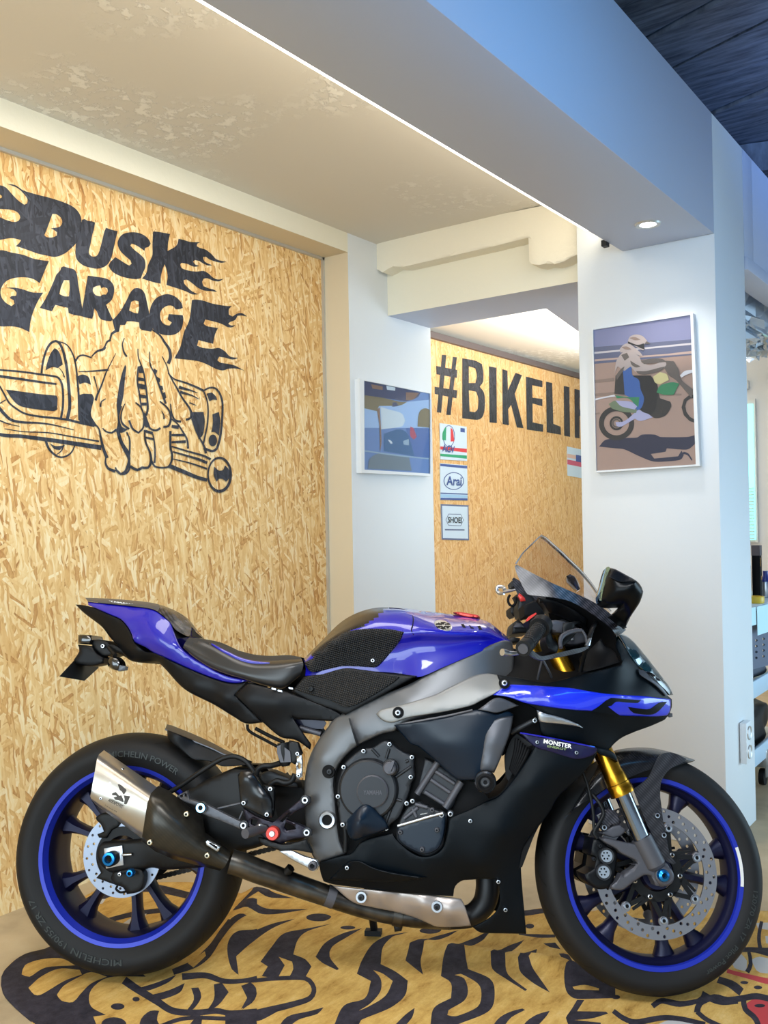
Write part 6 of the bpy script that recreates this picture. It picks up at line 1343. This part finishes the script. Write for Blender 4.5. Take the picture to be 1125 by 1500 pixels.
panel('mirror_glass', M_['mirror_tint'], T5((844,278,-.365),(862,276,-.375),(868,288,-.378),(850,330,-.37),(828,410,-.37),(808,490,-.37),(806,530,-.372),(795,520,-.362),(790,480,-.36),(812,400,-.36),(830,325,-.36)), mi_, th=.08, step=5)
panel('mirror_facet', M_['satin_black'], T5((862,352,-.412),(882,292,-.392),(905,298,-.395),(1040,370,-.41),(1048,382,-.42),(945,388,-.416)), mi_, th=.003, edge=(2, .003), step=5)
panel('mirror_foot', M_['satin_black'], T5((882,630,-.28),(915,600,-.29),(1000,660,-.29),(1015,650,-.29),(985,712,-.22),(992,722,-.16),(975,728,-.12),(940,692,-.12)), mi_, th=.03, edge=(2.5, .006), step=5)
mm = panel('mirror', M_['gloss_black'], T5((548,345,.30),(575,330,.31),(610,345,.31),(640,400,.31),(650,440,.29),(630,450,.28),(590,410,.29),(555,380,.3)), bike, th=.06, edge=(3, .008), step=5)

# ---- handlebars (turned with the fork)
def fb(pts, lat=0.0): return b3(pts, lat, FM)
gr = tube('grip', M_['rubber'], fb([(771,946,-.355),(776,939.5,-.335),(783,930,-.30),(791,919,-.255)]), [.0165,.017,.0172,.0178], bike, 24)
for k in range(9):
    t = .12+k*.09; a = fb([(771,946,-.355)])[0]; b = fb([(791,919,-.255)])[0]; c = a+(b-a)*t; d = (b-a)/np.linalg.norm(b-a)*.003
    tube('grip_ring', M_['grip_pad'], [c-d, c+d], .0185, gr, 24, sm=False)
tube('bar_end', M_['black_plastic'], fb([(766.5,950,-.378),(771.5,945,-.354)]), .019, bike, 24, sm=False); tube('bar_end_ring', M_['casting_grey'], fb([(766,951,-.382),(768,948.5,-.372)]), .012, bike, 20, sm=False)
tube('throttle_flange', M_['black_plastic'], fb([(790,920,-.257),(795,914,-.235)]), .026, bike, 24, sm=False)
panel('switch_gear', M_['black_plastic'], T5((262,672,-.22),(300,645,-.22),(335,628,-.215),(385,635,-.21),(425,665,-.205),(432,740,-.205),(452,800,-.2),(490,850,-.2),(480,905,-.2),(425,900,-.21),(395,830,-.215),(400,760,-.215),(360,725,-.222),(310,720,-.225)), bike, proj=FM, th=.06, edge=(3, .008), step=5)
panel('master_cylinder', M_['casting_grey'], T5((425,672,-.2),(470,665,-.2),(540,680,-.195),(548,735,-.195),(520,762,-.195),(450,758,-.2),(432,720,-.2)), bike, proj=FM, th=.04, edge=(3, .008), step=5)
panel('lever_perch', M_['black_plastic'], T5((520,690,-.2),(575,680,-.2),(620,688,-.195),(600,720,-.195),(640,735,-.195),(600,790,-.195),(560,830,-.2),(520,860,-.205),(505,820,-.205),(520,770,-.2)), bike, proj=FM, th=.03, edge=(2.5, .005), step=5)
tube('brake_lever', M_['casting_grey'], fb(T5((660,742,-.2),(610,745,-.205),(555,762,-.215),(515,790,-.225),(503,830,-.235),(508,870,-.245))), [.005,.006,.006,.006,.005,.005], bike, 10)
tube('brake_lever_tip', M_['silver'], fb(T5((240,893,-.33),(200,908,-.34),(140,912,-.355),(100,905,-.36))), [.004,.004,.006,.006], bike, 10); tube('lever_ball', M_['silver'], fb(T5((115,908,-.36),(78,902,-.37))), [.0075,.0085], bike, 10)
panel('lever_guard', M_['carbon_matte'], T5((250,882,-.37),(280,868,-.37),(300,885,-.365),(330,912,-.355),(370,932,-.345),(480,908,-.32),(600,880,-.29),(690,862,-.265),(710,850,-.26),(712,870,-.26),(660,900,-.27),(560,925,-.295),(440,948,-.325),(372,962,-.345),(320,945,-.36),(275,915,-.37)), bike, proj=FM, th=.012, edge=None, step=4)
panel('lever_guard_joint', M_['silver'], T5((690,848,-.255),(715,800,-.25),(735,795,-.25),(722,850,-.252),(705,858,-.255)), bike, proj=FM, th=.01, edge=(1.5, .003), step=4)
tubes('brake_hose', M_['black_plastic'], [(fb(T5((715,800,-.2),(735,740,-.16),(760,690,-.1),(775,655,-.05))), .006), (fb(T5((705,850,-.2),(680,920,-.17),(660,1000,-.14),(640,1085,-.12))), .006), (fb(T5((560,700,-.15),(640,690,-.1),(700,740,-.06),(735,745,-.05))), .005)], bike)
tubes('cable', M_['strut_grey'], [(fb(T5((370,960,-.2),(350,1040,-.18),(338,1100,-.16))), .003), (fb(T5((380,965,-.2),(420,1040,-.18),(440,1085,-.16))), .003), (fb(T5((665,745,-.18),(690,790,-.19),(700,840,-.2))), .004)], bike)
tubes('meter_bracket', M_['black_plastic'], [(fb(T5((430,545,-.1),(520,560,-.08),(640,620,-.06),(720,700,-.05))), .009), (fb(T5((350,520,-.1),(430,530,-.1),(560,590,-.09))), .008)], bike)
panel('dashboard', M_['satin_black'], T5((340,500,-.1),(430,515,-.1),(520,545,-.09),(620,600,-.08),(700,660,-.06),(690,720,-.05),(600,680,-.06),(500,640,-.06),(420,610,-.08),(390,560,-.09)), bike, th=.12, edge=(3, .006), step=6)
panel('upper_yoke', M_['casting_grey'], Z(T5((440,690),(520,660),(600,700),(680,760),(690,830),(600,850),(520,830),(450,770)), -.06), bike, proj=FM, th=.12, edge=(3, .006), step=6)
tube('yoke_bolt', M_['silver'], fb(T5((585,790,-.075),(588,815,-.075))), .008, bike)
panel('red_switch', M_['red_plastic'], Z(T5((255,668),(275,640),(325,612),(330,622),(300,645),(262,676)), -.225), bike, proj=FM, th=.01, step=4)
# far-side bar with its lever, seen past the tank
lg = empty('clutch_side_controls', (0, 0, 0)); lg.parent = bike
tube('lever', M_['silver'], fb(T5((220,428,.16),(150,448,.18),(95,460,.2))), [.004,.005,.006], lg, 10); tube('lever_hook', M_['silver'], fb(T5((92,470,.2),(55,470,.215),(38,445,.22),(48,422,.22),(85,425,.21),(95,445,.2))), .0055, lg, 10)
for pts, lat, th_, mt in ((((138,392),(150,378),(195,385),(210,412),(190,428),(145,425)), .15, .04, 'black_plastic'), (((135,575),(160,562),(190,575),(188,630),(160,640),(138,615)), .2, .06, 'black_plastic'), (((160,690),(195,660),(240,700),(275,690),(265,760),(200,765),(150,770),(150,745)), .08, .08, 'black_plastic'), (((180,480),(240,470),(300,500),(330,560),(300,600),(250,650),(205,640),(190,580),(200,530)), .12, .06, 'black_plastic'), (((195,490),(205,470),(245,505),(250,525),(215,530)), .11, .02, 'red_plastic'), (((230,560),(320,520),(390,560),(390,640),(300,640),(240,640)), .05, .06, 'deep_black'), (((160,720),(185,685),(215,690),(240,720),(200,725)), .07, .02, 'casting_grey'), (((120,800),(160,790),(210,800),(205,830),(130,835)), -.02, .06, 'black_plastic')):
    panel('control', M_[mt], Z(T5(*pts), lat), lg, proj=FM, th=th_, edge=(2.5, .006), step=5)
a = np.linspace(-.5, 4.2, 12); tube('cable_loop', M_['deep_black'], fb([(720+(150+28*math.cos(t))/5, 775+(520+42*math.sin(t))/5, .14) for t in a]), .004, lg, 8)

# ---- front fork
def seglathe(name, mats, p0, p1, prof, parent, mp=FM, seg=32, fm=None):
    """profile (t along p0-p1 in metres from p0, r)"""
    p0 = mp.f(A3([p0]))[0]; p1 = mp.f(A3([p1]))[0]; d = (p1-p0)/np.linalg.norm(p1-p0); e = np.cross(d, [0, 1, 0]); e /= np.linalg.norm(e); g = np.cross(d, e)
    V = []; F = []; k = len(prof)
    for s in range(seg):
        a = 2*math.pi*s/seg; n = math.cos(a)*e+math.sin(a)*g
        for t, r in prof: V.append(p0+d*t+n*r)
    for s in range(seg):
        q = (s+1) % seg
        for i in range(k-1): F.append((s*k+i, q*k+i, q*k+i+1, s*k+i+1))
    o = mk(name, V, F, mats, parent, [fm[i % (k-1)] for i in range(len(F))] if fm else None, 30)
    bm = bmesh.new(); bm.from_mesh(o.data); bmesh.ops.recalc_face_normals(bm, faces=bm.faces); bm.to_mesh(o.data); bm.free(); return o
FT, FB = (818.5, 962, -.105), (912, 1163, -.105)
flen = float(np.linalg.norm(FM.f(A3([FB]))[0]-FM.f(A3([FT]))[0]))
fk = seglathe('fork_leg', M_['gold'], FT, FB, [(-.06, 0), (-.06, .026), (flen-.06, .026), (flen-.052, .028), (flen-.046, .0285), (flen-.038, .0295), (flen-.03, .0295), (flen-.028, .031), (flen-.018, .031), (flen-.014, .0325), (flen, .0325), (flen, 0)], bike)
ch = seglathe('fork_slider', M_['chrome'], FB, (941, 1231, -.105), [(-.02, .0215), (.16, .0215)], bike)
fkm = mirrored(fk, FM); mirrored(ch, FM)
cst = panel('fork_bottom', M_['casting_grey'], Z(L7((690,778),(745,765),(815,737),(855,815),(895,895),(940,930),(968,995),(965,1055),(905,1098),(850,1085),(818,1015),(770,1010),(700,1055),(640,1100),(600,1122),(522,1112),(530,1082),(565,1055),(600,1000),(632,940),(720,925),(700,900),(600,850),(560,815),(480,772),(445,742),(478,735),(600,762)), -.113), bike, proj=FM, th=.03, edge=(2.5, .005), step=5, mir=True,
            holes=[L7((625,925),(705,935),(690,955),(640,985),(612,1010),(600,1010),(605,960))])
seglathe('fork_clamp', M_['casting_grey'], (940, 1228, -.105), (957.5, 1262, -.105), [(-.002, .0215), (-.002, .0265), (.07, .0265), (.078, .02), (.078, 0)], cst)
lathe('axle_boss', M_['casting_grey'], tuple(L7((900,1010))[0])+(-.10,), [(0, -.022), (.019, -.022), (.0235, -.018), (.025, .01)], cst, FM, 32)
lathe('axle_bolt', [M_['deep_black'], M_['anodised_blue']], tuple(L7((908,1012))[0])+(-.122,), [(0, -.002), (.005, -.002), (.007, -.01), (.0135, -.007), (.0165, .004)], cst, FM, 28, fm=[0, 1, 1, 1])
cal = panel('front_caliper', M_['satin_black'], Z(L7((395,735),(440,745),(490,790),(560,830),(570,870),(560,960),(545,1040),(530,1100),(430,1112),(345,1050),(330,1000),(400,960),(412,880),(375,860),(380,800)), -.100), bike, proj=FM, th=.075, edge=(4, .008), step=5, mir=True)
for q in ((487,868), (467,985)):
    c = tuple(L7(q)[0]); pc_ = lathe('piston_cap', [M_['silver'], M_['silver'], M_['engine_grey']], c+(-.106,), [(0, -.008), (.0145, -.008), (.0155, -.005), (.0195, -.006), (.0205, .004)], cal, FM, 28, fm=[0, 1, 2, 2])
    for k in range(6):
        a = math.pi/3*k; cl_ = FM.loc([c+(-.1145,)])[0]+np.array([.008*math.cos(a), 0, .008*math.sin(a)]); lathe('cap_hole', M_['deep_black'], tuple(cl_), [(0, 0), (.0022, 0), (.0024, .001)], cal, FM, 8, local=True)
panel('fender_stay', M_['carbon'], Z(L7((420,570),(500,520),(560,545),(600,620),(580,650),(530,640),(500,690),(455,640)), -.094), bike, proj=FM, th=.004, edge=(2, .003), step=5)
panel('caliper_mount', M_['casting_grey'], Z(L7((440,700),(490,680),(545,650),(590,640),(640,680),(600,720),(540,735),(500,722)), -.099), bike, proj=FM, th=.02, edge=(2, .004), step=5)
for q, lt in (((470,660), -.108), ((858,572), -.094), ((906,716), -.094), ((440,795), -.104), ((395,890), -.104)): bolt(tuple(L7(q)[0])+(lt,), .0085 if q[0] > 460 else .005, bike, M_['bolt_steel'] if q[0] > 460 else M_['engine_grey'], FM, h=.008)
tubes('brake_line', M_['black_plastic'], [(fb(L7((318,255,-.10),(345,320,-.10),(375,440,-.10),(395,560,-.1),(402,680,-.1),(425,740,-.1))), .0042), (fb(L7((425,740,-.1),(400,700,-.1),(430,640,-.1),(470,560,-.1),(445,490,-.098),(390,420,-.09))), .005)], bike)
# fender
fd_ = loft('front_fender', [M_['carbon_dark']], [[(846,1160,0),(862,1132,0),(878,1112,0),(897,1100.5,0),(924,1095.5,0),(952,1095.5,0),(980,1101,0),(1000,1107,0),(1018,1113,0)], [(845,1168,-.04),(862,1142,-.042),(879,1121,-.043),(899,1107,-.044),(925,1101,-.044),(952,1100.5,-.043),(978,1105,-.042),(998,1110,-.04),(1014,1115,-.03)], [(838,1186,-.070),(856,1160,-.073),(876,1139,-.075),(900,1122,-.076),(926,1115,-.076),(950,1113,-.075),(974,1114,-.073),(992,1115,-.068),(1006,1117,-.058)], [(826,1198,-.076),(842,1184,-.079),(864,1170,-.080),(896,1150,-.081),(924,1138,-.081),(950,1128,-.080),(968,1126,-.078),(984,1124,-.074),(1000,1119,-.064)]], bike, FM, n=34, m=4, thick=.003)
panel('fender_bracket', M_['carbon_matte'], L7((862,162,-.082),(900,120,-.076),(970,112,-.064),(1040,138,-.062),(1078,160,-.058),(1050,186,-.066),(960,230,-.078),(910,290,-.084),(888,350,-.087),(886,440,-.089),(892,480,-.09),(906,600,-.091),(930,720,-.091),(955,850,-.092),(1000,920,-.092),(985,932,-.092),(940,912,-.092),(880,850,-.092),(840,740,-.092),(790,640,-.092),(735,500,-.091),(690,378,-.09),(740,345,-.088),(800,290,-.086),(830,230,-.085)), bike, proj=FM, off=-.003, th=.004, edge=None, step=6, mir=False)

# ---- rear sets, brake pedal, hoses, reservoir
rs = panel('heel_guard', pm('guard_black', (16, 17, 20), .26, spec=.5), L2((616,425,-.205),(640,400,-.205),(690,394,-.205),(722,402,-.205),(790,500,-.205),(860,602,-.205),(868,660,-.205),(870,735,-.205),(840,752,-.205),(740,700,-.205),(640,652,-.205),(628,560,-.205)), bike, th=.004, edge=(2.5, .004), step=5, ctrl=L2((680,440,-.216),(790,590,-.216),(740,620,-.208)))
for q in ((662,630), (832,715), (857,528)): bolt(tuple(L2(q)[0])+(-.21,), .0068, rs, h=.006)
panel('guard_mount', M_['satin_black'], Z(L2((800,500),(850,505),(885,520),(880,690),(868,740),(860,600)), -.2), bike, th=.012, edge=(2, .003), step=5)
st_ = panel('exhaust_stay', M_['strut_grey'], L2((170,580,-.17),(245,540,-.17),(262,600,-.18),(345,628,-.19),(400,648,-.19),(520,708,-.19),(660,778,-.19),(668,815,-.19),(640,825,-.19),(500,768,-.19),(400,730,-.19),(345,702,-.19),(318,680,-.19),(322,655,-.185),(225,622,-.175)), bike, th=.012, edge=(2, .004), step=5, holes=[ell(*L2((205,580))[0], 2.2, 2.2, 8), ell(*L2((235,575))[0], 1.8, 2.6, 8)])
lathe('stay_bolt', [M_['deep_black'], M_['mirror_tint'], M_['silver']], tuple(L2((348,665))[0])+(-.205,), [(0, -.001), (.0055, -.001), (.0065, -.006), (.0118, -.006), (.0135, -.001), (.014, .01)], st_, BM, 28, fm=[0, 1, 1, 1, 2])
for a, b in (((470,672), (640,632)), ((628,750), (655,690))): tube('stay_rod', M_['strut_grey'], b3(L2(a, b), -.17), .003, st_)
rset = panel('rearset', M_['anodised_purple'], L3((178,118,-.2),(215,140,-.2),(262,172,-.205),(330,200,-.21),(395,222,-.21),(440,190,-.21),(520,120,-.208),(610,45,-.2),(640,28,-.198),(668,40,-.198),(672,80,-.2),(640,108,-.202),(560,150,-.208),(490,200,-.21),(560,225,-.21),(640,258,-.205),(680,280,-.202),(682,318,-.202),(650,335,-.205),(560,345,-.21),(500,362,-.21),(470,382,-.21),(400,360,-.21),(345,345,-.21),(292,300,-.208),(225,262,-.205),(200,200,-.2)), bike, th=.014, edge=(2, .004), step=5,
     holes=[L3((492,222),(555,250),(570,272),(500,285),(480,262)), L3((450,215),(520,150),(535,152),(470,222)), L3((240,200),(290,205),(270,250),(235,238))])
for q, lt in (((635,60), -.206), ((648,297), -.208), ((185,245), -.208)): lathe('rearset_bolt', [M_['deep_black'], M_['silver'], M_['engine_grey']], tuple(L3(q)[0])+(lt,), [(0, -.001), (.0035, -.001), (.0045, -.005), (.0075, -.005), (.0085, -.001), (.012, 0), (.0125, .006)], rset, BM, 20, fm=[0, 1, 1, 1, 2, 2])
lathe('peg_pivot', [M_['silver'], M_['anodised_red'], M_['anodised_red']], tuple(L3((398,303))[0])+(-.218,), [(0, -.012), (.0065, -.012), (.008, -.008), (.0155, -.008), (.0175, -.003), (.0175, .01)], rset, BM, 32, fm=[0, 0, 1, 1, 1])
pg = tube('foot_peg', M_['casting_grey'], b3(L3((345,270,-.215),(300,278,-.235),(250,290,-.262),(195,306,-.29))), [.009, .011, .012, .012], bike, 14); tube('peg_tip', M_['silver'], b3(L3((345,255,-.22),(300,252,-.232),(285,262,-.236))), [.004, .007, .003], pg, 10)
panel('pedal_arm', M_['black_plastic'], L3((290,335,-.215),(345,345,-.215),(470,385,-.215),(560,370,-.215),(640,350,-.215),(670,400,-.21),(690,450,-.21),(640,440,-.212),(540,425,-.215),(470,435,-.216),(400,412,-.216),(330,390,-.215),(300,365,-.215)), bike, th=.012, edge=(2, .004), step=5)
pd = panel('brake_pedal', M_['silver'], L3((445,436,-.222),(490,430,-.222),(535,432,-.222),(620,470,-.222),(690,492,-.222),(722,505,-.222),(736,540,-.222),(722,575,-.222),(690,582,-.222),(660,560,-.222),(560,508,-.222),(500,472,-.222)), bike, th=.012, edge=(1.5, .002), step=5); lathe('pedal_tip', [M_['deep_black'], M_['casting_grey']], tuple(L3((692,540))[0])+(-.228,), [(0, -.006), (.0048, -.006), (.0065, -.012), (.0108, -.01), (.0115, .004)], pd, BM, 24, fm=[0, 1, 1, 1])
rv = empty('brake_reservoir', (0, 0, 0)); rv.parent = bike
seglathe('cup', M_['black_plastic'], L2((950,190,-.16))[0], L2((965,330,-.16))[0], [(0, 0), (0, .016), (.012, .017), (.05, .016), (.06, .01), (.06, 0)], rv, BM, 24); panel('label', M_['casting_grey'], Z(L2((905,215),(935,205),(1000,255),(1005,330),(930,335),(905,270)), -.176), rv, th=.004, step=5); panel('bracket', M_['black_plastic'], Z(L2((990,175),(1055,190),(1085,270),(1060,300),(1035,350),(1000,330),(985,250)), -.172), rv, th=.02, edge=(2, .003), step=5); panel('bracket', M_['silver'], Z(L2((1048,290),(1082,280),(1090,330),(1086,440),(1060,460),(1042,440),(1045,360)), -.178), rv, th=.008, edge=(1.5, .002), step=5, holes=[ell(*L2((1066,360))[0], 2, 5, 10)])
for q in ((1055,270), (1064,428)): bolt(tuple(L2(q)[0])+(-.182,), .006, rv)
tubes('hose', M_['black_plastic'], [(b3(L2((120,552,-.13),(220,490,-.14),(340,405,-.15),(450,335,-.15),(520,300,-.15),(590,290,-.15),(660,315,-.15),(710,365,-.15),(742,415,-.15))), .0065), (b3(L2((750,430,-.15),(765,385,-.15),(800,362,-.15),(860,358,-.15),(935,338,-.16))), .0075), (b3(L2((850,500,-.15),(900,470,-.15),(960,485,-.15),(1010,470,-.15),(1035,420,-.15))), .0075)], bike)
tubes('subframe_rod', M_['deep_black'], [(b3(L2((688,55,-.13),(690,90,-.13),(720,118,-.13),(820,172,-.13),(915,222,-.14))), .004), (b3(L2((745,85,-.13),(850,140,-.13),(955,188,-.14))), .005)], bike)
panel('linkage_cover', M_['engine_grey'], Z(L2((770,420),(850,395),(920,420),(1000,450),(1050,480),(1060,520),(1010,520),(900,500),(830,500),(790,470)), -.12), bike, th=.05, edge=(3, .006), step=6)
panel('swingarm_inner', M_['deep_black'], Z(L2((870,520),(1000,500),(1070,520),(1110,560),(1115,760),(1060,860),(980,880),(900,840),(870,760)), -.1), bike, th=.15, step=8)
seglathe('shock_spring', M_['casting_grey'], (408,1140,-.02), (438,1190,-.02), [(0, 0), (0, .03), (.12, .03), (.12, 0)], bike, BM, 20)
# side stand on the far side
ss = tube('side_stand', M_['black_plastic'], np.array([(.66, .14, .24), (.635, .20, .12), (.61, .245, .025)]), [.013, .012, .011], bike, 14)
foot = BM.loc([(548, 1367, .262)])[0]
ss.data.clear_geometry()
Vs, Fs = tube_geo([np.array([.64, .13, .26]), (np.array([.64, .13, .26])+foot)/2, foot+np.array([0, 0, .012])], [.013, .012, .011], 14)
ss.data.from_pydata([tuple(v) for v in Vs], [], Fs); ss.data.update()
bxv, bxf = boxgeo(foot+np.array([-.026, -.02, -.004]), foot+np.array([.022, .02, .010])); mk('stand_foot', bxv, bxf, M_['rubber'], ss, smooth=False)
tube('stand_spring', M_['silver'], [foot+np.array([.0, -.02, .03]), foot+np.array([.004, -.03, .06]), np.array([.65, .11, .22])], .005, ss)

# ---- raised lettering on the tyre walls, bent round the wheel
def arc_text(txt, mp, x, R, lat, r0, r1, a0, a1, mat, parent):
    V, F = text_geo(txt, (0, 0, 0), (1, 0, 0), (0, 1, 0), .01); a = a0+(a1-a0)*V[:, 0]; r = r0+(r1-r0)*V[:, 1]
    q = np.c_[x+r*np.cos(a), np.full(len(V), lat)+(r-r0)*0, R+r*np.sin(a)]; return mk('sidewall_lettering', mp.out(q), F, mat, parent, smooth=False)
dg_ = math.radians
arc_text('MICHELIN', BM, 0, RRW, -.0978, .266, .255, dg_(300), dg_(260), M_['sidewall_print'], rw) if False else None
for txt, a0, a1 in (('190/55 ZR 17', 206, 240), ('MICHELIN', 244, 275)):
    # reads with its feet towards the rim
    arc_text(txt, BM, 0, RRW, -.0979, .275, .259, dg_(a1), dg_(a0), M_['sidewall_print'], rw) if False else arc_text(txt, BM, 0, RRW, -.0979, .259, .275, dg_(a1), dg_(a0), M_['sidewall_print'], rw)
arc_text('MICHELIN POWER', BM, 0, RRW, -.0979, .259, .275, dg_(100), dg_(55), M_['sidewall_print'], rw)
arc_text('Pilot Power', FM, WB, RFW, -.0604, .256, .268, dg_(318), dg_(295), M_['sidewall_print'], fw); arc_text('120/70 ZR 17', FM, WB, RFW, -.0604, .256, .268, dg_(350), dg_(322), M_['sidewall_print'], fw)
a = np.linspace(dg_(-2), dg_(22), 10)-.12
for r0_, r1_ in ((.2250, .2335),):
    P = [(WB+r*math.cos(t), -.0535, RFW+r*math.sin(t)) for t in a for r in (r0_, r1_)]
    mk('rim_sticker', FM.out(np.array(P)), [(2*i, 2*i+1, 2*i+3, 2*i+2) for i in range(len(a)-1)], M_['white_print'], fw, smooth=False)
